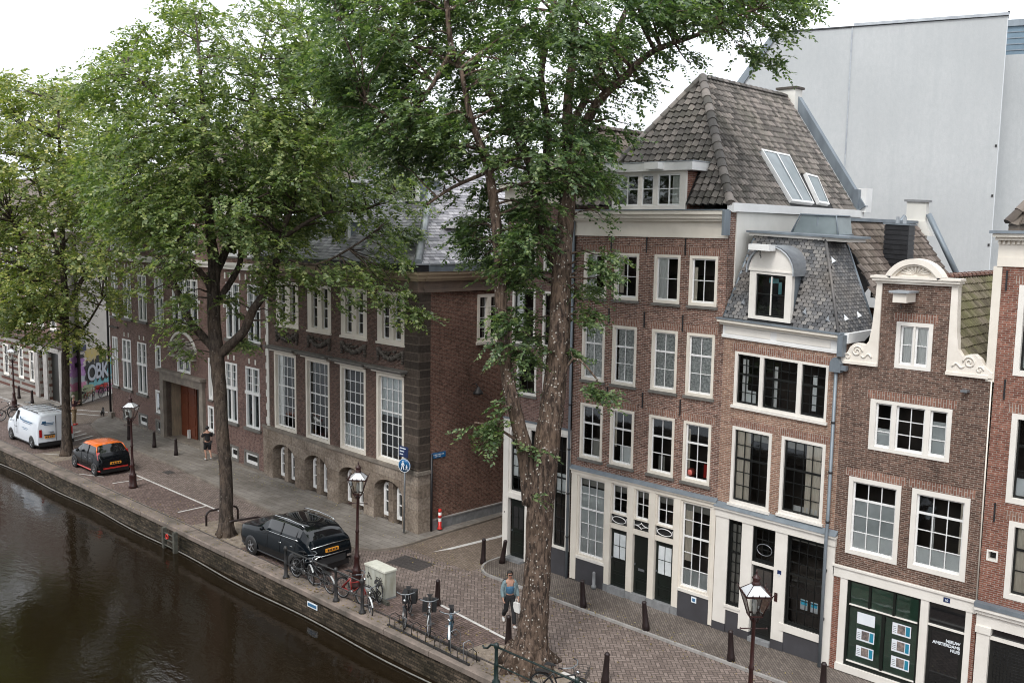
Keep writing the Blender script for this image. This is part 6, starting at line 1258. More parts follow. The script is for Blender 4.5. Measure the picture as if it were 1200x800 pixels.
V = np.stack([C0-dx, C0-dy, C0+dx, C0+dy], 1).reshape(-1, 3); o = leaf_mesh('fallen_leaves', V, 'leaf_fallen', None); tagset(o, label='scattered dry elm leaves on the quay and along the kerbs', category='leaves', kind='stuff')
# ================================================================== STREET FURNITURE
_P = atd(885, 665, 22.0); LX, LY = _P[0], _P[1]
def lamp(loc, label, lean=(0, 0), rz=.78):
    R = empty('street_lamp', loc, rz, label, 'street lamp', 'crown lanterns along the canal'); R.rotation_euler = (lean[0], lean[1], rz)
    mb = MB(); mb.lathe([(.20, 0), (.20, .10), (.17, .14), (.16, .55), (.175, .60), (.13, .66), (.10, .80), (.085, 1.0), (.10, 1.04), (.10, 1.10), (.062, 1.16), (.055, 1.9), (.07, 1.93), (.07, 1.98), (.05, 2.02), (.042, 3.08), (.065, 3.12), (.065, 3.18), (.04, 3.22)], n=12)
    mb.tube([(-.3, 0, 2.92), (.3, 0, 2.92)], .016, 6); mb.lathe([(.0, -.03), (.03, 0), (.0, .03)], (.31, 0, 2.92), 8, 'x'); mb.lathe([(.0, -.03), (.03, 0), (.0, .03)], (-.31, 0, 2.92), 8, 'x')
    mb.build('post', 'maroon_iron', R)
    f = MB(); zb, zt, wb, wt = 3.26, 3.78, .14, .295
    for sx in (-1, 1):
        for sy in (-1, 1): f.tube([(sx*wb, sy*wb, zb), (sx*wt, sy*wt, zt)], .014, 5); f.tube([(sx*wb*.8, sy*wb*.8, 3.24), (sx*.05, sy*.05, 3.08)], .012, 5); f.tube([(sx*wt, sy*wt, zt), (sx*(wt+.06), sy*(wt+.06), zt+.12)], [.016, .006], 5)
    for w, z in ((wb, zb), (wt, zt)):
        for s in (-1, 1): f.box(-w-.015, w+.015, s*w-.015, s*w+.015, z-.02, z+.02); f.box(s*w-.015, s*w+.015, -w+.015, w-.015, z-.019, z+.019)
    for s in (-1, 1):
        for k in (-.5, 0, .5): f.tube([(k*wt, s*(wt+.01), zt), (k*wt, s*(wt+.02), zt+.07)], [.022, .006], 5); f.tube([(s*(wt+.01), k*wt, zt), (s*(wt+.02), k*wt, zt+.07)], [.022, .006], 5)
    for sx in (-1, 1):
        for sy in (-1, 1): f.tube([(sx*wt, sy*wt, zt+.01), (sx*.07, sy*.07, zt+.22)], .010, 4)
    f.lathe([(.10, zt+.21), (.11, zt+.24), (.08, zt+.27), (.085, zt+.34), (.11, zt+.37), (.06, zt+.41), (.02, zt+.46), (.025, zt+.50), (.006, zt+.58)], n=10)
    L = f.build('lantern', 'maroon_iron', R)
    g = MB()
    for s in (-1, 1): g.add([(-wb, s*wb, zb), (wb, s*wb, zb), (wt, s*wt, zt), (-wt, s*wt, zt)], [(0, 1, 2, 3)]); g.add([(s*wb, -wb, zb), (s*wb, wb, zb), (s*wt, wt, zt), (s*wt, -wt, zt)], [(0, 1, 2, 3)])
    g.build('lantern_glass', 'lamp_glass', L)
    t_ = MB(); t_.add([(-wt+.02, -wt+.02, zt+.015), (wt-.02, -wt+.02, zt+.015), (wt-.02, wt-.02, zt+.015), (-wt+.02, wt-.02, zt+.015), (-.09, -.09, zt+.20), (.09, -.09, zt+.20), (.09, .09, zt+.20), (-.09, .09, zt+.20)], [(0, 1, 5, 4), (1, 2, 6, 5), (2, 3, 7, 6), (3, 0, 4, 7)]); t_.build('lantern_roof', 'lamp_opal', L)
    b = MB(); b.lathe([(.03, zb+.02), (.05, zb+.1), (.05, zb+.3), (.03, zb+.36)], n=8); b.build('bulb_holder', 'white_plastic', L)
    return R
lamp((-24.90, 18.92, 0), 'maroon crown lantern on a tall post between the black car and the graffitied cabinet', (0, .02))
lamp((-41.89, 19.08, 0), 'maroon crown lantern right beside the orange-roofed small car')
lamp((LX, LY, 0), 'nearest maroon crown lantern, in front of the slate mansard house', (0, .01))
lamp((-64.9, 21.9, 0), 'maroon crown lantern at the far left behind the white van')
def bollard(loc, label, lean=(0, 0), s=1.):
    R = empty('bollard', loc, 0, label, 'bollard', 'dark iron posts along the street'); R.rotation_euler = (lean[0], lean[1], random.random())
    mb = MB(); h = .86*s; mb.lathe([(.115, -.05), (.112, .12), (.095, .2), (.068, h*.9), (.075, h*.92), (.075, h*.95), (.05, h), (.0, h+.01)], n=10); mb.build('post', 'bollard_iron', R); return R
for x, y, z, ln, lb in [
 (-18.33, 23.0, .0, (.02, -.06), 'leaning dark bollard on the pavement in front of the right-hand... '),
]: pass
BO = [((-18.33, 22.98, .1), (0, -.07), 'dark bollard on the kerb below the left doors of the four-bay house'),
 ((-15.87, 22.98, .1), (0, -.12), 'leaning dark bollard on the kerb before the right door of the four-bay house'),
 ((-12.95, 22.98, .1), (0, -.05), 'dark bollard on the kerb just left of the nearest lantern'),
 ((-22.97, 24.02, .1), (0, .16), 'dark bollard leaning right below the step of the corner house'),
 ((-23.55, 23.62, .0), (0, .03), 'stout dark bollard at the rounded kerb corner of the alley'),
 ((-18.26, 19.42, .0), (0, 0), 'dark bollard on the white line between the walking woman and the huge elm'),
 ((-14.74, 19.5, .0), (0, .05), 'dark bollard at the lower edge of the street, right of the huge elm'),
 ((-21.85, 19.85, .0), (0, .02), 'tall dark bollard beside the parked bicycles at the end of the white line'),
 ((-48.53, 23.35, .11), (0, 0), 'dark bollard left in front of the red gate'), ((-46.10, 23.35, .11), (0, 0), 'dark bollard right in front of the red gate'),
 ((-10.2, 22.95, .1), (0, 0), 'dark bollard beside the downpipe in front of the green shop'),
 ((-66.03, 23.4, .1), (0, 0), 'dark bollard behind the roof of the white van'), ((-68.4, 23.4, .1), (0, 0), 'dark bollard at the far left beside the farthest lantern'), ((-51.25, 23.2, .11), (0, 0), 'tall dark post behind the lantern beside the orange car')]
for l, ln, lb in BO: bollard(l, lb, ln, 1.5 if 'tall dark post' in lb else (1.1 if 'stout' in lb else 1.))
# short white guard stone by the house wall
o = MB().lathe([(.09, 0), (.085, .1), (.06, .12), (.05, .5), (.055, .55), (.0, .6)], n=10).build('guard_post', 'step_stone'); o.location = (-19.05, 24.42, .1); tagset(o, label='small pale stone post against the grey plinth of the four-bay house', category='post')
def railing(x0, x1, y, posts, label, curl=False, mat='gun_iron', zb=0.02):
    R = empty('canal_railing', (x0, y, zb), 0, label, 'railing', 'iron railings on the quay')
    for px in posts:
        mb = MB(); mb.lathe([(.12, 0), (.11, .06), (.065, .12), (.06, .5), (.07, .54), (.05, .58), (.048, .96), (.07, 1.0), (.075, 1.06), (.05, 1.12), (.0, 1.14)], (px-x0, 0, 0), 10); mb.build('rail_post', mat, R)
    mb = MB().tube([(posts[0]-x0, 0, 1.02), (x1-x0, 0, 1.02)], .028, 8)
    if curl: mb.tube([(posts[0]-x0, 0, 1.05), (posts[0]-x0-.2, 0, 1.02), (posts[0]-x0-.33, 0, .88), (posts[0]-x0-.47, 0, .84), (posts[0]-x0-.52, 0, .90)], [.035, .035, .03, .03, .025], 8)
    mb.build('hand_rail', mat, R); MB().tube([(posts[0]-x0, 0, .52), (x1-x0, 0, .52)], .02, 8).build('lower_rail', mat, R)
railing(-27.26, -22.98, 17.70, [-27.26, -24.37, -22.99], 'black iron railing on the quay behind the chained bicycles, below the black car')
railing(-16.78, -11, 17.38, [-16.78, -14.0, -11.2], 'green-black iron railing with a curled end at the foot of the huge elm', True, 'green_iron')
def hoop(a, b, label):
    a, b = np.array(a, float), np.array(b, float); v = b-a; P = [(0, 0, -.1), (0, 0, .42), (*(v[:2]*.04), .54), (*(v[:2]*.12), .60), (*(v[:2]*.88), .60), (*(v[:2]*.96), .54), (*v[:2], .42), (*v[:2], -.1)]
    o = MB().tube(P, .045, 8).build('tree_guard', 'bollard_iron'); o.location = (a[0], a[1], 0); tagset(o, label=label, category='tree guard', group='tubular guards round the middle elm')
hoop((-34.41, 18.64), (-34.3, 20.0), 'dark tubular hoop guard left of the middle elm'); hoop((-32.62, 18.55), (-32.3, 19.9), 'dark tubular hoop guard between the middle elm and the black car')
# pedestrian sign pole
R = empty('pedestrian_sign', (-27.97, 23.6, .11), 0, 'grey pole with a round blue walking-adult-and-child sign at the mansion corner', 'road sign'); R.rotation_euler = (0, .02, 0)
MB().tube([(0, 0, 0), (0, 0, 3.45)], .035, 8).build('pole', 'galvanised', R)
sgn = MB().lathe([(.0, -.06), (.32, -.06), (.32, -.04), (.0, -.04)], (0, 0, 2.75), 28, 'y').build('sign_disc', 'sign_blue', R); sgn.rotation_euler = (0, 0, .35); sgn.scale = (.86, 1, .86); sgn.location = (0, 0, .385)
mb = MB()
for k in range(28):
    a0, a1 = 2*PI*k/28, 2*PI*(k+1)/28; mb.add([(.29*math.cos(a0), -.063, 2.75+.29*math.sin(a0)), (.29*math.cos(a1), -.063, 2.75+.29*math.sin(a1)), (.315*math.cos(a1), -.063, 2.75+.315*math.sin(a1)), (.315*math.cos(a0), -.063, 2.75+.315*math.sin(a0))], [(0, 1, 2, 3)])
def pict(mb, cx, zb, H):
    f = lambda pts: mb.poly([(cx+x*H, -.066, zb+z*H) for x, z in pts])
    f([(.09*math.cos(a), .90+.09*math.sin(a)) for a in np.linspace(0, 2*PI, 12)[:-1]]); f([(-.11, .78), (-.12, .45), (.08, .45), (.12, .78)]); f([(-.12, .46), (.0, .46), (-.13, .0), (-.24, .0)]); f([(-.02, .46), (.09, .46), (.20, .0), (.09, .0)]); f([(.11, .76), (.24, .48), (.19, .45), (.08, .66)]); f([(-.11, .76), (-.22, .5), (-.17, .46), (-.08, .64)])
pict(mb, -.07, 2.55, .42); pict(mb, .13, 2.55, .25); mb.build('sign_pictogram', 'sign_white', sgn)
sp = MB().box(-.30, .22, -.055, -.03, 3.08, 3.50).build('direction_plate', 'navy_plate', R); MB().box(-.26, .10, -.06, -.056, 3.40, 3.44).box(-.26, .0, -.06, -.056, 3.28, 3.32).box(-.26, -.05, -.06, -.056, 3.16, 3.20).build('plate_lettering', 'sign_white', sp)
# red and white post
R = empty('marker_post', (-27.35, 24.95, .11), 0, 'small red and white striped marker post by the alley plinth of the mansion', 'marker post')
MB().lathe([(.11, 0), (.10, .04), (.07, .08), (.07, .32), (.0, .32)], n=12).lathe([(.071, .46), (.071, .58), (.0, .58)], n=12).lathe([(.071, .70), (.075, .74), (.075, .80), (.05, .83), (.0, .83)], n=12).build('red_band', 'red_plastic', R); MB().lathe([(.065, .0), (.069, .3), (.069, .75)], n=12).build('white_band', 'white_plastic', R)
# utility cabinet
R = empty('utility_cabinet', (-23.85, 19.12, .0), -.05, 'pale green street cabinet with scrawled tags beside the lantern post', 'cabinet')
MB().box(-.55, .55, -.22, .22, .06, .92).build('cabinet_body', 'cabinet_paint', R); MB().box(-.58, .58, -.25, .25, .92, .98).build('lid', 'cabinet_lid', R); MB().box(-.56, .56, -.23, .23, 0, .06).build('base', 'step_stone', R)
MB().box(-.005, .005, -.224, -.22, .1, .9).box(-.36, -.35, -.224, -.22, .1, .9).build('door_gap', 'ink_black', R)
def scrawl(R, x, z, s, seed, y=-.226, mat='ink_black'):
    r_ = np.random.default_rng(seed); P = [(x+s*(t_*.9+.25*math.sin(t_*17+seed)), y, z+s*(.35*math.sin(t_*11+seed*2)+.12*r_.normal())) for t_ in np.linspace(0, 1, 22)]; return MB().tube(P, .011, 4)
for x, z, s, sd_ in ((-.45, .62, .26, 1), (.12, .60, .28, 3)): scrawl(R, x, z, s, sd_).build('tag_scrawl', 'ink_black', R)
o = MB().box(-.6, .6, -.05, .05, 0, .12).build('kerb_beam', 'timber_grey'); o.location = (-23.5, 18.75, 0); o.rotation_euler = (0, 0, -.12); tagset(o, label='low timber beam lying in front of the street cabinet', category='beam')
# covers in the road
for (x, y, w, d, rz, lb) in ((-25.4, 21.75, 1.5, 1.0, .1, 'large dark cable-pit cover in the road beside the cabinet'), (-43.35, 21.55, .62, .42, 0, 'small iron drain cover in the road beyond the orange-roofed car')):
    o = MB().box(-w/2, w/2, -d/2, d/2, -.02, .006); 
    for k in range(5): o.box(-w/2+.04, w/2-.04, -d/2+d*(k+.5)/5-.01, -d/2+d*(k+.5)/5+.01, .006, .012)
    o = o.build('manhole_cover', 'iron_cover'); o.location = (x, y, 0); o.rotation_euler = (0, 0, rz); tagset(o, label=lb, category='manhole cover')
# quay ladder and blue plate
R = empty('quay_ladder', (-35.0, 17.42, -.85), 0, 'grey timber ladder with red and white life ring fixed to the canal wall', 'ladder')
MB().box(-.52, -.38, -.14, .02, -.5, .84).box(.38, .52, -.14, .02, -.5, .84).build('ladder_post', 'timber_grey', R)
for z in (-.1, .15, .40, .65): MB().tube([(-.46, -.09, z), (.46, -.09, z)], .03, 6).build('rung', 'timber_grey', R)
MB().tube([(-.1+.09*math.cos(a), -.12, .55+.09*math.sin(a)) for a in np.linspace(0, 2*PI, 17)], .026, 6).build('life_ring', 'red_plastic', R)
R = MB().box(-.28, .28, -.02, .0, -.09, .09).build('wall_plate', 'sign_white'); R.location = (-25.4, 17.50, -.38); tagset(R, label='small white and blue plate on the canal wall below the railing', category='plate'); MB().box(-.24, .24, -.024, -.021, -.05, .05).build('plate_print', 'ink_blue', R)
o = MB().prism([(-.16, -.1, 0), (.12, -.14, 0), (.2, .05, 0), (-.05, .12, 0)], (0, 0, .03)).build('floating_litter', 'white_plastic'); o.location = (-53.5, 16.2, -.85); tagset(o, label='scrap of white litter floating on the canal at the left', category='litter')
# bicycle rack
R = empty('bicycle_rack', (-21.7, 17.95, 0), -.03, 'low galvanised bicycle rack on the quay edge holding three bicycles', 'bicycle rack')
MB().box(0, 3.7, -.30, -.24, .03, .08).box(0, 3.7, .10, .16, .03, .08).build('rack_rail', 'gun_iron', R)
for x, hh in ((.1, .38), (.35, .38), (.78, .35), (1.15, .4), (1.42, .4), (1.8, .35), (2.2, .35), (2.45, .35), (2.9, .75), (3.2, .35), (3.45, .6), (3.6, .4)): MB().tube([(x, -.27, .03), (x, -.27, hh), (x+.05, -.1, hh+.05), (x+.08, .03, hh-.08), (x+.08, .03, .03)], .013, 6).build('wheel_holder', 'gun_iron' if hh < .5 else 'galvanised', R)

# ================================================================== BICYCLES
def bicycle(loc, rz, label, frame='bike_black', lean=.08, steer=.3, basket=None, bag=None, fender='bike_black', group='bicycles parked along the quay', sc=1.):
    R = empty('bicycle', loc, 0, label, 'bicycle', group); R.rotation_mode = 'ZYX'; R.rotation_euler = (lean, 0, rz); R.scale = (sc, sc, sc)
    wr = .34
    for wx, st in ((-.53, 0), (.55, steer)):
        W = empty('wheel', (wx, 0, wr)); W.parent = R; W.rotation_euler = (0, 0, st)
        ring = lambda rad, n=28: [(rad*math.cos(a), 0, rad*math.sin(a)) for a in np.linspace(0, 2*PI, n+1)]
        MB().tube(ring(wr-.020), .024, 6, cap=False).build('tyre', 'rubber', W); mb = MB().tube(ring(wr-.048), .013, 5, cap=False); mb.lathe([(.0, -.04), (.02, -.035), (.02, .035), (.0, .04)], n=8, axis='y')
        for k in range(18): a = 2*PI*k/18; mb.tube([(.015*math.cos(a+.5), .02*(-1)**k, .015*math.sin(a+.5)), ((wr-.05)*math.cos(a), 0, (wr-.05)*math.sin(a))], .0022, 3, cap=False)
        mb.build('rim', 'steel_spoke', W)
        fb = MB(); an = np.linspace(.25*PI, .98*PI, 12) if wx < 0 else np.linspace(.1*PI, .8*PI, 12)
        vs = []
        for a in an: vs += [((wr+.03)*math.cos(a), -.028, (wr+.03)*math.sin(a)), ((wr+.03)*math.cos(a), .028, (wr+.03)*math.sin(a))]
        fb.add(vs, [(2*i, 2*i+1, 2*i+3, 2*i+2) for i in range(len(an)-1)], True); fb.build('mudguard', fender, W)
    mb = MB(); bb = (-.08, 0, .29); st_ = (-.22, 0, .78); hd, hb = (.38, 0, .84), (.43, 0, .66)
    for p in ([bb, st_], [bb, hb], [(-.16, 0, .58), (.395, 0, .78)], [hd, hb], [(-.53, .05, wr), bb], [(-.53, -.05, wr), bb], [(-.53, .05, wr), (-.2, 0, .72)], [(-.53, -.05, wr), (-.2, 0, .72)], [(.55, .05, wr), hb], [(.55, -.05, wr), hb]): mb.tube(p, .021, 6)
    mb.build('frame', frame, R)
    MB().tube([bb, (-.08, .09, .16)], .012, 5).box(-.13, -.03, .09, .17, .14, .165).tube([(-.08, -.09, .42), bb], .012, 5).box(-.13, -.03, -.17, -.09, .41, .435).lathe([(.0, -.05), (.09, -.045), (.09, -.04), (.0, -.035)], bb, 14, 'y').build('crank', 'steel_spoke', R)
    MB().tube([(-.22, 0, .78), (-.245, 0, .92)], .013, 6).add([(-.42, -.10, .95), (-.42, .10, .95), (-.25, .07, .96), (-.1, .02, .95), (-.1, -.02, .95), (-.25, -.07, .96), (-.40, 0, .90), (-.12, 0, .92)], [(0, 5, 4, 3, 2, 1), (0, 1, 6), (0, 6, 7, 4, 5), (1, 2, 3, 7, 6), (4, 7, 3)]).build('saddle', 'leather_black', R)
    c, s = math.cos(steer), math.sin(steer); HP = lambda x, y, z: (.36+c*x-s*y, s*x+c*y, z)
    MB().tube([(.38, 0, .84), (.365, 0, 1.0)], .014, 6).tube([HP(-.22, -.30, 1.0), HP(-.08, -.26, 1.03), HP(.04, -.12, 1.02), HP(.03, 0, 1.0), HP(.04, .12, 1.02), HP(-.08, .26, 1.03), HP(-.22, .30, 1.0)], .017, 6).build('handlebar', 'galvanised', R)
    MB().tube([HP(-.23, -.30, 1.0), HP(-.11, -.275, 1.02)], .020, 6).tube([HP(-.23, .30, 1.0), HP(-.11, .275, 1.02)], .020, 6).build('grip', 'rubber', R)
    MB().tube([(-.25, .06, .74), (-.75, .06, .74), (-.75, -.06, .74), (-.25, -.06, .74)], .008, 4).tube([(-.53, .06, .36), (-.62, .06, .74)], .006, 4).tube([(-.53, -.06, .36), (-.62, -.06, .74)], .006, 4).box(-.7, -.3, -.05, .05, .735, .745).build('luggage_rack', 'gun_iron', R)
    MB().lathe([(.0, .0), (.045, .01), (.05, .06), (.0, .08)], (.44, 0, .86), 10, 'x').build('headlight', 'chrome', R)
    if bag:
        for sy in (-1, 1):
            b = MB().prism([(-.72, sy*.07, .74), (-.30, sy*.07, .74), (-.34, sy*.07, .40), (-.68, sy*.07, .40)], (0, sy*.15, 0)); b.build('pannier', bag, R)
    if basket:
        b = MB(); 
        for z in (.78, .86, .94, 1.0): b.tube([(.48, -.17, z), (.48, .17, z), (.76, .17, z), (.76, -.17, z), (.48, -.17, z)], .006, 4)
        for k in range(7): y = -.17+.34*k/6; b.tube([(.76, y, 1.0), (.74, y, .76), (.5, y, .76)], .005, 4)
        b.build('basket', basket, R)
    return R
bicycle((-26.55, 18.0, .02), .05, 'dark bicycle with pink handlebar wrap leaning on the left stretch of railing', 'bike_black', -.12, .5)
bicycle((-25.55, 17.95, .02), PI-.05, 'bicycle with a bright white rear mudguard against the railing behind the black car', 'bike_black', .10, -.3, fender='bike_white')
bicycle((-23.95, 18.05, .02), .08, 'red-framed bicycle leaning by the lantern post', 'bike_red', -.10, .4)
bicycle((-23.0, 18.25, .02), -1.0, 'small dark bicycle with a white mudguard tip behind the last railing post', 'bike_black', .1, .6, sc=.85, fender='bike_white')
bicycle((-21.55, 18.35, .02), -0.86, 'black bicycle with big black panniers in the rack, nearest the cabinet', 'bike_black', .03, .0, bag='bag_black')
bicycle((-20.62, 18.38, .02), -0.74, 'pale steel bicycle with side bags in the middle of the rack', 'bike_white', -.05, .15, bag='bag_black')
bicycle((-19.55, 18.3, .02), -0.82, 'blue-grey bicycle with white handlebar at the right of the rack', 'bike_blue', .02, .05, fender='bike_white')
bicycle((-14.95, 17.95, .02), .35, 'dark bicycle with a pale handlebar behind the green railing by the huge elm', 'bike_black', .1, -.4, basket='gun_iron')
G2 = 'bicycles parked at the far left'
for i, (x, y, a, m, lb) in enumerate([(-61.5, 19.4, 1.4, 'bike_red', 'red bicycle parked in front of the white van, nearest the canal'), (-62.2, 20.3, 1.55, 'bike_black', 'black bicycle parked beside the red one at the far left'), (-61.2, 21.2, 1.3, 'bike_white', 'pale bicycle parked at the far left beyond the black one'), (-62.9, 19.1, 1.5, 'bike_white', 'pale bicycle at the extreme left edge of the quay')]): bicycle((x, y, .02), a, lb, m, .06, .3, group=G2)
G3 = 'bicycles leaning on the graffiti wall'
bicycle((-64.4, 26.4, .02), 2.15, 'red bicycle leaning on the graffiti wall', 'bike_red', -.12, .4, group=G3); bicycle((-65.6, 28.0, .02), 2.3, 'dark bicycle leaning on the graffiti wall, farther up the alley', 'bike_black', -.12, .4, group=G3); bicycle((-63.9, 25.4, .02), 2.4, 'white bicycle leaning on the graffiti wall, nearest the corner', 'bike_white', -.12, .2, group=G3)

# ================================================================== VEHICLES  (local x forward = front of the vehicle, body centred)
def catmull(A, m=4):
    A = np.array(A, float); out = []
    for i in range(len(A)-1):
        p0, p1, p2, p3 = A[max(i-1, 0)], A[i], A[i+1], A[min(i+2, len(A)-1)]
        for k in range(m): t_ = k/m; out.append(.5*((2*p1)+(-p0+p2)*t_+(2*p0-5*p1+4*p2-p3)*t_*t_+(-p0+3*p1-3*p2+p3)*t_**3) if True else p1)
    out.append(A[-1]); return np.array(out)
def car(loc, rz, label, L, W, H, st, gl, body, roofm=None, cat='car', wheels=(.62, -.62), wr=.3, name='parked_car', rear=None, low='plastic_black'):
    """st: stations front to rear: (x, sill z, sill w, mid z, mid w, belt z, belt w, top z, top w) fractions-free metres; gl: (x_cowl, x_roof_front, x_roof_rear, x_rear_end) glass limits"""
    R = empty(name, loc, rz, label, cat)
    A = catmull(st, 4); n = len(A)
    ring = []
    for a in A:
        x, z0, w0, z1, w1, z2, w2, z3, w3 = a; cz = .035 if z3 > z2+.15 else .03
        half = [(x, w0, z0), (x, w1, z1-.12), (x, w1+.005, z1), (x, (w1+w2)/2+.005, (z1+z2)/2), (x, w2, z2), (x, w2*.8+w3*.2, z2+(z3-z2)*.2), (x, w3+(w2-w3)*.12, z3-(z3-z2)*.14), (x, w3*.9, z3+.0), (x, w3*.45, z3+cz*.8)]
        ring.append(half+[(x, 0, z3+cz)]+[(x, -p[1], p[2]) for p in half[::-1]])
    m = len(ring[0]); vs = [p for r_ in ring for p in r_]
    xc, xf_, xr, xe = gl; bf, gf, rf = [], [], []
    for i in range(n-1):
        xm = (A[i][0]+A[i+1][0])/2
        for k in range(m-1):
            f = (i*m+k, i*m+k+1, (i+1)*m+k+1, (i+1)*m+k); kk = k if k < m//2 else m-2-k
            screen = (xf_ < xm < xc) or (xe < xm < xr)
            if screen and kk in (6, 7, 8): gf.append(f)
            elif xr < xm < xf_ and kk == 5: gf.append(f)
            elif xr-.0 < xm < xf_ and kk in (6, 7, 8): rf.append(f)
            else: bf.append(f)
    def sub(fs, nm, mat, off=0.):
        idx = sorted({i for f in fs for i in f}); mp = {j: i for i, j in enumerate(idx)}
        b = MB(); b.add([vs[i] for i in idx], [tuple(mp[i] for i in f) for f in fs], True); return b.build(nm, mat, R)
    bf += [tuple(range(m))[::-1], tuple((n-1)*m+k for k in range(m))]
    B = sub(bf, 'body', body); sub(rf, 'roof', roofm or body); sub(gf, 'window_glass', 'car_glass')
    # door lines and pillars
    mb = MB(); 
    def side_pt(x, lev, s):
        j = int(np.argmin(abs(A[:, 0]-x))); p = ring[j][lev] if s > 0 else ring[j][m-1-lev]; return np.array(p)+np.array([0, s*.008, 0])
    xs = [xf_-.0, (xf_+xr)/2+.05, xr+.12]
    for s in (-1, 1):
        for x in (xs[0]-.05, xs[1], xs[2]): mb.tube([side_pt(x, l, s) for l in (1, 2, 3, 4)], .006, 4)
        for x in (xs[1],): mb.tube([side_pt(x, l, s) for l in (4, 5, 6)], .03, 4)
        a_ = [side_pt(x, 4, s) for x in np.linspace(xf_+.25, xr, 9)]; mb.tube(a_, .010, 4)
    mb.build('door_seam', 'plastic_black', R)
    mb = MB()
    for s in (-1, 1): P = [side_pt(x, 0, s) for x in np.linspace(st[1][0], st[-2][0], 9)]; mb.tube(P, .035, 5)
    mb.build('sill_trim', low, R)
    for s in (-1, 1):
        hb = MB()
        for x in (xs[1]+.15, xs[2]+.2):
            p = side_pt(x, 3, s); hb.tube([p+[-.09, s*.01, 0], p+[.09, s*.01, 0]], .012, 5)
        hb.build('door_handle', 'chrome' if cat == 'car' else 'plastic_black', R)
        p = side_pt(xf_+.18, 4, s); MB().lathe([(.0, -.06), (.07, -.05), (.085, .0), (.06, .07), (.0, .08)], (p[0], p[1]+s*.13, p[2]+.08), 10, 'x').tube([p, p+[0, s*.13, .07]], .02, 5).build('mirror', body, R)
        for wx in wheels:
            a = MB().lathe([(.0, 0), (wr+.04, 0), (wr+.04, .02), (.0, .02)], (wx, 0, wr), 26, 'y'); a.xf(lambda q, s=s: q*[1, 1, 1]+[0, (W/2-.006) if s > 0 else -(W/2+.014), 0]); a.build('wheel_arch', 'plastic_black', R)
            Wh = empty('wheel', (wx, s*(W/2-.068), wr)); Wh.parent = R
            MB().lathe([(wr*.62, -.10), (wr*.93, -.10), (wr, -.06), (wr, .06), (wr*.93, .10), (wr*.62, .10)], n=26, axis='y', cap=False).build('tyre', 'rubber', Wh)
            rm = MB().lathe([(wr*.66, .075), (wr*.62, .095), (wr*.58, .09), (wr*.55, .06)], n=26, axis='y', cap=False); rm.lathe([(.0, .09), (.05, .09), (.06, .06)], n=10, axis='y', cap=False)
            for k in range(5):
                a0 = 2*PI*k/5; rm.prism([(.04*math.cos(a0+.6), .07, .04*math.sin(a0+.6)), (wr*.6*math.cos(a0+.13), .07, wr*.6*math.sin(a0+.13)), (wr*.6*math.cos(a0-.13), .07, wr*.6*math.sin(a0-.13)), (.04*math.cos(a0-.6), .07, .04*math.sin(a0-.6))], (0, .018, 0))
            if s < 0: rm.xf(lambda q: q*[1, -1, 1])
            rm.build('rim', 'alloy', Wh); MB().lathe([(.0, s*.02), (wr*.63, s*.02), (wr*.63, s*.05), (.0, s*.05)], n=20, axis='y').build('brake_shadow', 'rubber', Wh)
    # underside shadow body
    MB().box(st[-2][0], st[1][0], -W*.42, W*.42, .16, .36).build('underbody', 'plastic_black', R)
    return R, ring, A, m, side_pt
# stations: x, sill z, sill w, mid z, mid w, belt z, belt w, top z, top w   (front -> rear, x decreasing)
van_st = [(2.42, .36, .62, .52, .66, .78, .64, .82, .50), (2.36, .27, .80, .55, .86, .90, .82, .96, .62), (2.0, .25, .90, .60, .94, 1.06, .90, 1.12, .72), (1.62, .24, .93, .62, .955, 1.14, .92, 1.28, .76), (1.05, .24, .94, .62, .96, 1.16, .93, 1.78, .74), (.75, .24, .94, .62, .96, 1.16, .93, 1.87, .76), (-.6, .24, .94, .62, .96, 1.18, .94, 1.90, .78), (-2.0, .24, .94, .62, .96, 1.18, .94, 1.89, .78), (-2.22, .26, .93, .62, .95, 1.18, .93, 1.86, .77), (-2.28, .32, .88, .62, .92, 1.18, .90, 1.80, .74)]
R, ring, A, m, sp_ = car((-54.45, 19.62, 0), PI, 'white delivery van with roof bars and blue lettering, parked by the canal at the left', 4.7, 1.92, 1.9, van_st, (1.68, .98, .35, .36), 'van_white', None, 'van', (1.55, -1.45), .33, 'delivery_van')
MB().box(-2.31, -2.285, -.94+.02, .92, .22, .42).build('bumper', 'plastic_black', R)
for s in (-1, 1): MB().box(-2.32, -2.27, s*.80-.07, s*.80+.07, .70, 1.12).build('tail_light', 'tail_light', R)
MB().box(-2.315, -2.29, -.01, .01, .45, 1.80).build('rear_door_seam', 'plastic_black', R); MB().box(-2.33, -2.29, .05, .62, .78, .83).build('plate_bar', 'plastic_black', R)
P = MB().box(-2.335, -2.31, .08, .60, .63, .755).build('number_plate', 'plate_orange', R); MB().box(-2.339, -2.336, .16, .22, .66, .73).box(-2.339, -2.336, .26, .32, .66, .73).box(-2.339, -2.336, .38, .44, .66, .73).box(-2.339, -2.336, .47, .53, .66, .73).build('plate_text', 'ink_black', P)
MB().box(-2.318, -2.300, .1, .75, 1.42, 1.455).box(-2.318, -2.300, .15, .60, 1.34, 1.37).box(-2.318, -2.3, .5, .7, 1.40, 1.56).box(-2.318, -2.3, .12, .38, .95, .965).build('blue_lettering', 'ink_blue', R); MB().box(-2.32, -2.30, .12, .30, .90, .935).build('badge', 'chrome', R)
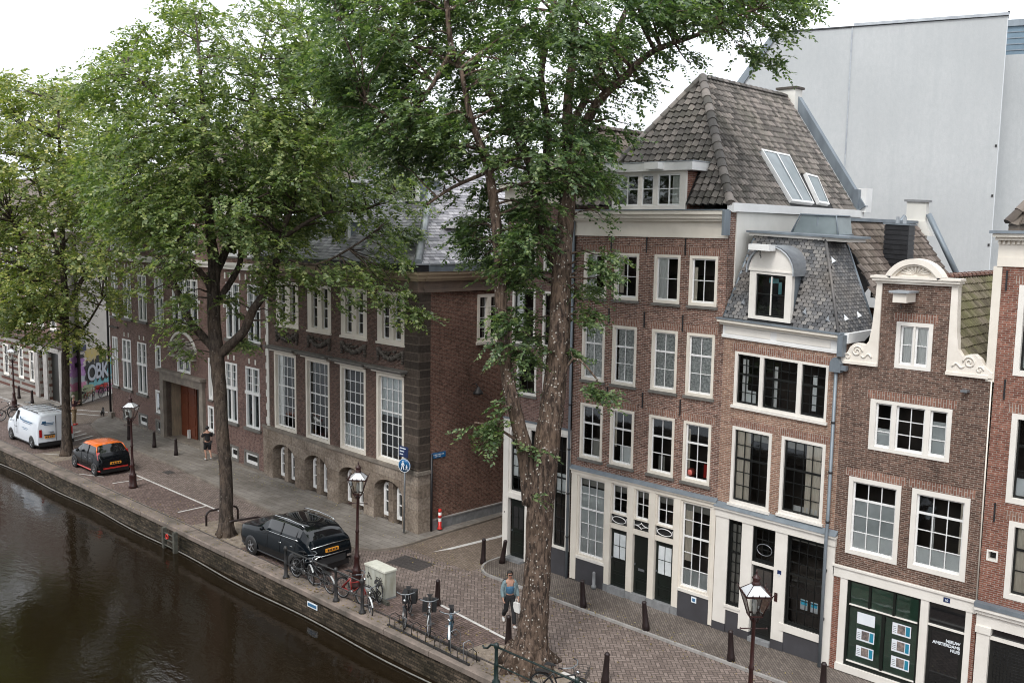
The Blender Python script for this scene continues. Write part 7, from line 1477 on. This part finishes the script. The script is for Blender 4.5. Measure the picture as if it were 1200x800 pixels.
# the canal side of the van (local +y after turning) carries the lettering
mb = MB().box(-1.55, .0, .945, .955, 1.36, 1.41).box(-1.4, -.2, .945, .955, 1.28, 1.30).box(-.05, .1, .945, .955, 1.38, 1.54).box(-.95, -.1, .962, .968, .98, 1.0).box(-.8, -.25, .962, .968, .90, .92); mb.build('blue_lettering', 'ink_blue', R)
for x in (-1.6, -.9, -.2, .4): MB().tube([(x, -.74, 1.99), (x, .74, 1.99)], .022, 6).build('roof_bar', 'galvanised', R)
MB().tube([(-1.9, .74, 1.96), (.6, .74, 1.96)], .022, 6).tube([(-1.9, -.74, 1.96), (.6, -.74, 1.96)], .022, 6).build('roof_rail', 'dark_metal', R)
for k in range(5): MB().tube([(-1.95, -.48+.24*k, 1.925), (.45, -.48+.24*k, 1.925)], .014, 5).build('roof_rib', 'van_white', R)
# small orange-roofed hatchback
hb = [(1.74, .36, .48, .50, .52, .62, .52, .66, .42), (1.68, .26, .66, .50, .72, .72, .68, .78, .52), (1.35, .22, .74, .52, .78, .86, .74, .92, .60), (1.0, .21, .77, .54, .80, .92, .77, 1.00, .64), (.45, .21, .78, .55, .81, .94, .78, 1.36, .60), (.2, .21, .78, .55, .81, .95, .78, 1.43, .62), (-.6, .21, .78, .56, .81, .98, .78, 1.46, .62), (-1.15, .22, .78, .57, .81, 1.02, .77, 1.42, .60), (-1.50, .24, .76, .58, .80, 1.0, .74, 1.08, .62), (-1.66, .28, .72, .58, .76, .88, .70, .92, .60), (-1.72, .36, .62, .56, .66, .72, .62, .74, .52)]
R, ring, A, m, sp_ = car((-46.35, 19.5, 0), PI, 'small black hatchback with a bright orange roof parked beside the lantern', 3.46, 1.62, 1.46, hb, (.95, .32, -1.12, -1.5), 'car_black', 'car_orange', 'car', (1.12, -1.18), .29, low='car_red')
MB().box(-1.76, -1.66, -.60, .60, .36, .42).build('bumper_stripe', 'car_red', R)
for s in (-1, 1):
    MB().prism([(-1.60, s*.60, .80), (-1.52, s*.76, .80), (-1.33, s*.75, 1.14), (-1.40, s*.60, 1.14)], (-.04, s*.02, 0)).build('tail_light', 'tail_light', R)
    MB().tube([sp_(.35, 6, s), sp_(.05, 6, s), sp_(-.6, 6, s), sp_(-1.1, 6, s), sp_(-1.35, 5, s)], .03, 6).build('roof_stripe', 'car_orange', R)
P = MB().box(-1.775, -1.70, -.26, .26, .56, .67).build('number_plate', 'plate_orange', R)
MB().box(-1.78, -1.777, -.2, -.13, .58, .65).box(-1.78, -1.777, -.08, -.02, .58, .65).box(-1.78, -1.777, .04, .1, .58, .65).box(-1.78, -1.777, .14, .2, .58, .65).build('plate_characters', 'ink_black', P)
MB().tube([(-1.42, .0, 1.12), (-1.50, .3, 1.04)], .010, 4).build('rear_wiper', 'plastic_black', R)
# large black SUV
sv = [(2.25, .45, .62, .62, .68, .86, .66, .92, .50), (2.18, .32, .84, .62, .90, .96, .84, 1.02, .62), (1.8, .28, .90, .64, .94, 1.06, .88, 1.10, .70), (1.15, .27, .915, .66, .95, 1.12, .90, 1.17, .74), (.55, .27, .92, .67, .95, 1.14, .90, 1.50, .68), (.25, .27, .92, .67, .95, 1.15, .90, 1.62, .70), (-.7, .27, .92, .68, .955, 1.17, .91, 1.66, .71), (-1.55, .28, .92, .70, .955, 1.20, .90, 1.60, .69), (-1.98, .30, .90, .72, .94, 1.16, .87, 1.26, .72), (-2.16, .36, .88, .72, .92, 1.02, .84, 1.08, .70), (-2.24, .44, .80, .68, .84, .88, .78, .92, .64)]
R, ring, A, m, sp_ = car((-28.80, 19.10, 0), PI+.01, 'large glossy black car with silver roof rails parked between the middle elm and the railing', 4.5, 1.9, 1.7, sv, (1.05, .42, -1.5, -1.98), 'suv_blue_black', 'car_glass', 'car', (1.40, -1.35), .35)
for s in (-1, 1):
    MB().tube([(.35, s*.66, 1.64), (.2, s*.66, 1.70), (-.6, s*.66, 1.735), (-1.4, s*.65, 1.69), (-1.55, s*.65, 1.62)], .022, 6).build('roof_rail', 'chrome', R)
    MB().prism([(-2.10, s*.60, .95), (-2.02, s*.88, .95), (-1.98, s*.88, 1.04), (-2.08, s*.60, 1.06)], (-.05, 0, 0)).build('tail_light', 'tail_light', R); MB().box(-2.28, -2.2, s*.72-.10, s*.72+.10, .48, .56).build('exhaust_trim', 'chrome', R)
MB().tube([(-2.19, -.82, 1.05), (-2.22, 0, 1.09), (-2.19, .82, 1.05)], .02, 6).tube([(-2.27, -.7, .72), (-2.29, 0, .72), (-2.27, .7, .72)], .018, 6).build('chrome_strip', 'chrome', R)
MB().prism([(-2.30, -.55, .40), (-2.30, .55, .40), (-2.24, .6, .62), (-2.24, -.6, .62)], (.1, 0, 0)).build('bumper', 'plastic_black', R)
P = MB().box(-2.29, -2.2, -.27, .27, .82, .94).build('number_plate', 'plate_orange', R); MB().box(-2.295, -2.291, -.2, -.13, .85, .92).box(-2.295, -2.291, -.08, -.02, .85, .92).box(-2.295, -2.291, .04, .1, .85, .92).box(-2.295, -2.291, .14, .2, .85, .92).build('plate_text', 'ink_black', P)
MB().tube([sp_(x, 4, 1)+[0, .004, .01] for x in (.9, .4, -.3, -1.1, -1.6)], .014, 5).tube([sp_(x, 4, -1)+[0, -.004, .01] for x in (.9, .4, -.3, -1.1, -1.6)], .014, 5).build('window_trim', 'chrome', R); MB().tube([(-1.78, -.1, 1.44), (-1.95, .35, 1.30)], .012, 4).build('rear_wiper', 'plastic_black', R)

# ================================================================== PEOPLE AND DOG
def skin_mesh(name, J, E, mat, parent, sub=2):
    """one continuous skinned surface grown from joints J {name: (x, y, z, r)} and edges E"""
    keys = list(J); me = bpy.data.meshes.new(name); me.from_pydata([J[k][:3] for k in keys], [(keys.index(a), keys.index(b)) for a, b in E], [])
    o = bpy.data.objects.new('tmp_skin', me); COL.objects.link(o); o.modifiers.new('s', 'SKIN').use_smooth_shade = True
    if not me.skin_vertices: bpy.context.view_layer.update()
    sl = me.skin_vertices[0].data if me.skin_vertices else None
    if sl is None: raise RuntimeError('no skin layer')
    for i, k in enumerate(keys): r = J[k][3]; sl[i].radius = (r, r) if not isinstance(r, tuple) else r; sl[i].use_root = (i == 0)
    ss = o.modifiers.new('u', 'SUBSURF'); ss.levels = sub; ss.render_levels = sub
    bpy.context.view_layer.update(); dg = bpy.context.evaluated_depsgraph_get(); m2 = bpy.data.meshes.new_from_object(o.evaluated_get(dg)); bpy.data.objects.remove(o)
    m2.materials.clear(); m2.materials.append(MATS[mat]); m2.name = name; q = bpy.data.objects.new(name, m2); COL.objects.link(q)
    if parent: q.parent = parent
    return q
def ensure_skin(me):
    pass
def person(loc, rz, label, Hh, legs, arms, cl, hair='hair_dark', lean=0., bare_calf=False):
    """body (skin) with clothes and hair as children. x forward, y left. legs/arms: joint offsets"""
    s = Hh/1.72; hip = .90*s
    J = {'pelvis': (0, 0, hip+.04, .125), 'waist': (lean*.2, 0, 1.08*s, .105), 'chest': (lean*.5, 0, 1.28*s, .13), 'neckb': (lean*.8, 0, 1.44*s, .07), 'neck': (lean+.01, 0, 1.50*s, .05), 'jaw': (lean+.03, 0, 1.565*s, .062), 'head': (lean+.015, 0, 1.64*s, .088), 'crown': (lean+.0, 0, 1.69*s, .065)}
    E = [('pelvis', 'waist'), ('waist', 'chest'), ('chest', 'neckb'), ('neckb', 'neck'), ('neck', 'jaw'), ('jaw', 'head'), ('head', 'crown')]
    for sd, key in ((1, 'L'), (-1, 'R')):
        (kx, kz), (ax, az_), tx = legs[key]; J['hip'+key] = (0, sd*.09*s, hip-.04, .088); J['knee'+key] = (kx, sd*.10*s, kz*s, .056); J['calf'+key] = ((kx+ax)/2-.015, sd*.10*s, (kz+az_)/2*s+.05, .052); J['ank'+key] = (ax, sd*.095*s, az_*s, .034); J['heel'+key] = (ax-.03, sd*.095*s, az_*s-.05*s, .034); J['toe'+key] = (ax+.17*math.cos(tx), sd*.11*s, az_*s-.055*s+.17*math.sin(tx), .028)
        E += [('pelvis', 'hip'+key), ('hip'+key, 'knee'+key), ('knee'+key, 'calf'+key), ('calf'+key, 'ank'+key), ('ank'+key, 'heel'+key), ('heel'+key, 'toe'+key)]
        (ex, ey, ez), (wx, wy, wz) = arms[key]; J['sho'+key] = (lean*.7, sd*.17*s, 1.39*s, .060); J['elb'+key] = (ex, sd*ey, ez*s, .042); J['wri'+key] = (wx, sd*wy, wz*s, .028)
        E += [('neckb', 'sho'+key), ('sho'+key, 'elb'+key), ('elb'+key, 'wri'+key)]
        v = np.array([wx-ex, sd*(wy-ey), (wz-ez)*s]); v /= np.linalg.norm(v); p = np.array([wx, sd*wy, wz*s]); pal = p+v*.055; J['palm'+key] = (*pal, (.034, .018)); E.append(('wri'+key, 'palm'+key))
        side_ = np.cross(v, (0, 1., 0)); side_ /= np.linalg.norm(side_)
        for f, (o_, ln) in enumerate(((-.030, .070), (-.010, .082), (.010, .078), (.028, .062))):
            a = pal+side_*o_+v*.03; b = a+v*ln*.55+np.array([.0, -sd*.012, 0]); c = b+v*ln*.4+np.array([0, -sd*.024, 0]); J[f'f{f}a'+key] = (*a, .0095); J[f'f{f}b'+key] = (*b, .0088); J[f'f{f}c'+key] = (*c, .0078); E += [('palm'+key, f'f{f}a'+key), (f'f{f}a'+key, f'f{f}b'+key), (f'f{f}b'+key, f'f{f}c'+key)]
        a = p+v*.02-side_*.03; b = a+v*.035-side_*.02; c = b+v*.028; J['t1'+key] = (*a, .011); J['t2'+key] = (*b, .0098); J['t3'+key] = (*c, .0085); E += [('palm'+key, 't1'+key), ('t1'+key, 't2'+key), ('t2'+key, 't3'+key)]
    R = empty('person', loc, rz, label, 'person')
    skin_mesh('body', J, E, 'skin', R)
    def cloth(nm, mat, keys, grow, edges=None, trim_=None):
        jj = {k: (*J[k][:3], (J[k][3] if not isinstance(J[k][3], tuple) else J[k][3][0])+grow) for k in keys}
        if trim_:
            for k, v_ in trim_.items(): jj[k] = v_
        ee = [(a, b) for a, b in E if a in jj and b in jj]+(edges or []); return skin_mesh(nm, jj, ee, mat, R)
    return R, J, cloth, s
def lerp(J, a, b, t_, r): return (*(np.array(J[a][:3])*(1-t_)+np.array(J[b][:3])*t_), r)
def face(R, J, glasses=False):
    hx, hy, hz = J['head'][:3]; mb = MB()
    mb.lathe([(.0, .0), (.012, -.008), (.0, -.03)], (hx+.098, 0, hz-.005), 6); mb.build('nose', 'skin', R)
    m_ = MB().box(hx+.078, hx+.088, -.022, .022, hz-.062, hz-.054); m_.build('mouth', 'coral_pot', R)
    for s in (-1, 1): MB().lathe([(.0, 0), (.012, .004), (.0, .01)], (hx+.082, s*.032, hz+.018), 8, 'x').build('eye', 'ink_black', R); MB().lathe([(.0, 0), (.022, .008), (.0, .016)], (hx-.0, s*.088-.008, hz), 8, 'y').build('ear', 'skin', R)
    if glasses: MB().box(hx+.088, hx+.10, .008, .062, hz+.0, hz+.036).box(hx+.088, hx+.10, -.062, -.008, hz+.0, hz+.036).box(hx+.09, hx+.1, -.008, .008, hz+.022, hz+.03).box(hx+.0, hx+.09, .078, .084, hz+.02, hz+.03).box(hx+.0, hx+.09, -.084, -.078, hz+.02, hz+.03).build('sunglasses', 'ink_black', R)
def hairdo(R, J, mat, back=.0, cap=False):
    hx, hy, hz = J['head'][:3]; mb = MB(); vs = []; n, m = 14, 8
    for i in range(m+1):
        el = -.25*PI+(.75*PI)*i/m
        for k in range(n):
            a = 2*PI*k/n; front = max(0, math.cos(a)); e2 = max(el, (.18*PI) if front > .3 else el); r = .104
            vs.append((hx-.012+r*math.cos(a)*math.cos(e2)*1.02, r*.92*math.sin(a)*math.cos(e2), hz+.022+r*1.05*math.sin(e2)))
    mb.add(vs, [(i*n+k, i*n+(k+1) % n, (i+1)*n+(k+1) % n, (i+1)*n+k) for i in range(m) for k in range(n)], True)
    if back: mb.lathe([(.0, .05), (.05, .02), (.045, -.05), (.0, -.09)], (hx-.11, 0, hz-.02), 8)
    mb.build('cap' if cap else 'hair', mat, R)
# woman walking towards the camera side
WR, J, cloth, s = person((-19.15, 20.38, .0), math.atan2(-.62, 1.0), 'woman in sunglasses, denim top and grey cardigan walking along the street', 1.70,
 {'L': ((.14, .50), (.26, .10), .15), 'R': ((-.02, .48), (-.34, .19), -.7)}, {'L': ((-.06, .24, 1.14), (.06, .26, .92)), 'R': ((.02, .25, 1.14), (.14, .24, .95))}, None)
cloth('trousers', 'cloth_black', ['pelvis', 'hipL', 'kneeL', 'calfL', 'ankL', 'hipR', 'kneeR', 'calfR', 'ankR', 'waist'], .018, trim_={'ankL': (*J['ankL'][:3], .07), 'ankR': (*J['ankR'][:3], .07), 'calfL': (*J['calfL'][:3], .075), 'calfR': (*J['calfR'][:3], .075)})
cloth('top', 'cloth_denim', ['waist', 'chest'], .016, edges=[], trim_={'waist': (0, 0, 1.00*s, .135), 'chest': (.014, 0, 1.335*s, .160)})
for k, sy in (('L', 1), ('R', -1)): skin_mesh('cardigan_shoulder', {'a': (-.02, sy*.085, 1.43*s, .062), 'b': (-.005, sy*.165, 1.40*s, .082), 'c': tuple((np.array(J['sho'+k][:3])+np.array(J['elb'+k][:3]))/2)+(.068,)}, [('a', 'b'), ('b', 'c')], 'cloth_grey', WR)
for k in 'LR': cloth('cardigan_sleeve', 'cloth_grey', ['sho'+k, 'elb'+k, 'wri'+k], .020, trim_={'wri'+k: (*J['wri'+k][:3], .052)}, edges=[])
sg = lambda y0: [(-.02, y0, 1.40*s), (-.03, y0*1.02, 1.15*s), (-.03, y0*1.05, .88*s)]
for k_ in (1, -1): MB().tube(sg(k_*.135), [.075, .085, .085], 8).build('cardigan', 'cloth_grey', WR)
MB().tube([(-.09, -.05, 1.40*s), (-.10, 0, 1.1*s), (-.09, 0, .88*s)], [.10, .12, .11], 8).build('cardigan_back', 'cloth_grey', WR)
MB().lathe([(.02, .28), (.12, .22), (.15, .0), (.13, -.2), (.04, -.26)], (-.24, -.04, 1.14*s), 10).build('backpack', 'bag_black', WR)
for k in 'LR': p = J['heel'+k]; q_ = J['toe'+k]; skin_mesh('shoe', {'a': (p[0]-.02, p[1], p[2]-.0, .048), 'b': (q_[0], q_[1], q_[2], .042)}, [('a', 'b')], 'shoe_white', WR)
face(WR, J, True); hairdo(WR, J, 'hair_dark', .05)
o = MB().prism([(-.10, -.02, 0), (.10, -.02, 0), (.13, -.02, -.30), (-.13, -.02, -.30)], (0, .08, 0)).tube([(-.06, .02, 0), (-.03, .02, .12), (.03, .02, .12), (.06, .02, 0)], .008, 4).build('carrier_bag', 'white_plastic'); o.location = (-18.86, 20.38, .80); tagset(o, label='white bag hanging from the walking woman\'s hand', category='bag')
# jogger partly behind the middle elm, seen from behind
JR, J, cloth, s = person((-44.0, 24.0, .11), math.atan2(.2, -1.), 'person in black shirt and shorts walking away beside the red gate', 1.72,
 {'L': ((.10, .50), (-.02, .09), .0), 'R': ((.02, .48), (-.24, .20), -.6)}, {'L': ((.10, .26, 1.18), (.28, .20, 1.24)), 'R': ((.08, .26, 1.16), (.26, .18, 1.2))}, None)
cloth('shirt', 'cloth_black', ['pelvis', 'waist', 'chest', 'neckb', 'shoL', 'elbL', 'shoR', 'elbR'], .028); cloth('shorts', 'cloth_black', ['pelvis', 'hipL', 'kneeL', 'hipR', 'kneeR'], .035)
for k in 'LR': p = J['heel'+k]; q_ = J['toe'+k]; skin_mesh('shoe', {'a': (p[0]-.02, p[1], p[2], .05), 'b': (q_[0], q_[1], q_[2], .044)}, [('a', 'b')], 'shoe_white', JR)
hairdo(JR, J, 'hair_dark'); face(JR, J)
# person in khaki trousers by the van
MR, J, cloth, s = person((-57.6, 22.75, .0), math.atan2(.9, .6), 'person in maroon jumper and khaki trousers behind the white van', 1.78,
 {'L': ((.03, .50), (.02, .09), .0), 'R': ((.02, .50), (-.04, .09), .0)}, {'L': ((.10, .26, 1.20), (.28, .12, 1.36)), 'R': ((.08, .27, 1.16), (.26, .16, 1.25))}, None)
cloth('trousers', 'cloth_khaki', ['pelvis', 'hipL', 'kneeL', 'calfL', 'ankL', 'hipR', 'kneeR', 'calfR', 'ankR'], .03); cloth('jumper', 'cloth_maroon', ['waist', 'chest', 'neckb', 'shoL', 'elbL', 'wriL', 'shoR', 'elbR', 'wriR'], .035, trim_={'waist': (0, 0, 1.02*s, .15)})
for k in 'LR': p = J['heel'+k]; q_ = J['toe'+k]; skin_mesh('shoe', {'a': (p[0]-.02, p[1], p[2], .05), 'b': (q_[0], q_[1], q_[2], .046)}, [('a', 'b')], 'car_red', MR)
hairdo(MR, J, 'cloth_cap', cap=True); face(MR, J)
# small black dog near the alley corner
DJ = {'hipb': (-.16, 0, .34, .085), 'belly': (0, 0, .33, .082), 'chest': (.16, 0, .34, .095), 'neck': (.25, 0, .42, .062), 'skull': (.32, 0, .50, .062), 'muzzle': (.41, 0, .47, .03), 'nose': (.45, 0, .46, .022), 'tail1': (-.26, 0, .40, .022), 'tail2': (-.36, 0, .48, .014)}
DE = [('belly', 'hipb'), ('belly', 'chest'), ('chest', 'neck'), ('neck', 'skull'), ('skull', 'muzzle'), ('muzzle', 'nose'), ('hipb', 'tail1'), ('tail1', 'tail2')]
DJ = {'belly': DJ['belly'], **DJ}
for sd, k in ((1, 'L'), (-1, 'R')):
    DJ.update({'th'+k: (-.18, sd*.06, .26, .052), 'st'+k: (-.12, sd*.065, .19, .034), 'ho'+k: (-.23, sd*.065, .11, .020), 'pw'+k: (-.20, sd*.065, .015, .022), 'sh'+k: (.17, sd*.06, .26, .045), 'el'+k: (.14, sd*.062, .19, .028), 'wr'+k: (.16, sd*.062, .09, .019), 'fp'+k: (.18, sd*.062, .015, .022), 'ea'+k: (.30, sd*.05, .56, .018)})
    DE += [('hipb', 'th'+k), ('th'+k, 'st'+k), ('st'+k, 'ho'+k), ('ho'+k, 'pw'+k), ('chest', 'sh'+k), ('sh'+k, 'el'+k), ('el'+k, 'wr'+k), ('wr'+k, 'fp'+k), ('skull', 'ea'+k)]
o = skin_mesh('dog', DJ, DE, 'fur_black', None); o.location = (-58.85, 25.0, .0); o.rotation_euler = (0, 0, 2.6); tagset(o, label='small black dog standing at the alley mouth below the graffiti', category='dog')

# pots on a first-floor sill of the four-bay house
o = MB().lathe([(.05, 0), (.09, .02), (.13, .1), (.12, .2), (.07, .25), (.04, .25)], n=12).build('flower_pot', 'coral_pot'); o.location = (-15.62, 24.79, 4.58); tagset(o, label='round coral pot inside a first-floor window of the four-bay house', category='pot')
o = MB().box(-.13, .13, -.01, .01, 0, .42).build('red_lantern', 'red_plastic'); o.location = (-15.05, 24.79, 4.62); tagset(o, label='red paper panel inside the lowest right window of the four-bay house', category='decoration')

# ================================================================== near-bank houses added behind the camera to darken reflections in panes, paint and water
for i, (x, wd, hh, lb) in enumerate([(-52, 9, 10.5, 'first'), (-43, 8, 11.5, 'second'), (-35, 8.5, 10, 'third'), (-26.5, 8, 11, 'fourth'), (-18.5, 7.5, 10.5, 'fifth'), (-11, 7.5, 11.5, 'sixth'), (-3.5, 7.5, 11, 'seventh'), (4, 9, 11, 'eighth'), (13, 9, 10.5, 'ninth')]):
    h = House('added_canal_house', (x+wd, -3.2, 0), PI, f'unseen dark brick house added on the near bank, {lb} from the left, outside the frame', 'house', group='added houses on the near bank')
    for k in range(3):
        for j in range(3):
            x0 = .9+k*(wd-1.6)/3; h.boxes('window', 'car_glass', [(x0, x0+1.2, -.03, 0, 1.0+j*3.0, 2.9+j*3.0)])
    h.boxes('wall', 'brick_dark', [(0, wd, 0, 8, 0, hh)]); mb = MB(); mb.prism([(0, 0, hh), (wd, 0, hh), (wd/2, 0, hh+3)], (0, 8, 0)); h.mk(mb, 'roof', 'slate_tile')
# ================================================================== LIGHT, SKY, CAMERA
w = bpy.data.worlds.new('World'); S.world = w; w.use_nodes = True; nt = w.node_tree; nt.nodes.clear()
sky = nt.nodes.new('ShaderNodeTexSky'); sky.sky_type = 'NISHITA'; sky.sun_disc = False; SE, SA = math.radians(48), math.radians(-35)
sky.sun_elevation = SE; sky.sun_rotation = math.radians(0); sky.dust_density = 6.; sky.air_density = 1.; sky.ozone_density = 1.
hs = nt.nodes.new('ShaderNodeHueSaturation'); hs.inputs['Saturation'].default_value = .12; nt.links.new(sky.outputs[0], hs.inputs['Color'])
# overcast: flatten the dome's brightness towards an even cloud layer
mx = nt.nodes.new('ShaderNodeMix'); mx.data_type = 'RGBA'; mx.inputs[0].default_value = .62; nt.links.new(hs.outputs[0], mx.inputs[6]); mx.inputs[7].default_value = (9.2, 9.6, 10.2, 1)
bg = nt.nodes.new('ShaderNodeBackground'); bg.inputs['Strength'].default_value = .15; nt.links.new(mx.outputs[2], bg.inputs['Color'])
wo = nt.nodes.new('ShaderNodeOutputWorld'); nt.links.new(bg.outputs[0], wo.inputs[0])
sd_ = np.array([.25, -.75, 1.0]); sd_ /= np.linalg.norm(sd_)    # towards the sun
sun = bpy.data.lights.new('sun', 'SUN'); sun.energy = 1.0; sun.angle = math.radians(14); sun.color = (1., .96, .90); so = bpy.data.objects.new('sun', sun); COL.objects.link(so)
so.rotation_euler = Vector(-sd_).to_track_quat('-Z', 'Y').to_euler(); sky.sun_elevation = math.asin(sd_[2]); sky.sun_rotation = math.atan2(sd_[0], sd_[1])
cam = bpy.data.cameras.new('camera'); co_ = bpy.data.objects.new('camera', cam); COL.objects.link(co_); cam.sensor_width = 36; cam.lens = FPX/1200*36; cam.clip_end = 2000; cam.clip_start = .1
Mx = Matrix(((CR[0], CU[0], -CF[0], 0), (CR[1], CU[1], -CF[1], 0), (CR[2], CU[2], -CF[2], CAMZ), (0, 0, 0, 1))); co_.matrix_world = Mx
S.camera = co_
S.view_settings.view_transform = 'Standard'; S.view_settings.look = 'None'; S.view_settings.exposure = .55; S.view_settings.gamma = 1
S.cycles.filter_width = 1.05; S.render.engine = 'CYCLES'; S.cycles.max_bounces = 8; S.cycles.transparent_max_bounces = 12; S.cycles.use_denoising = True
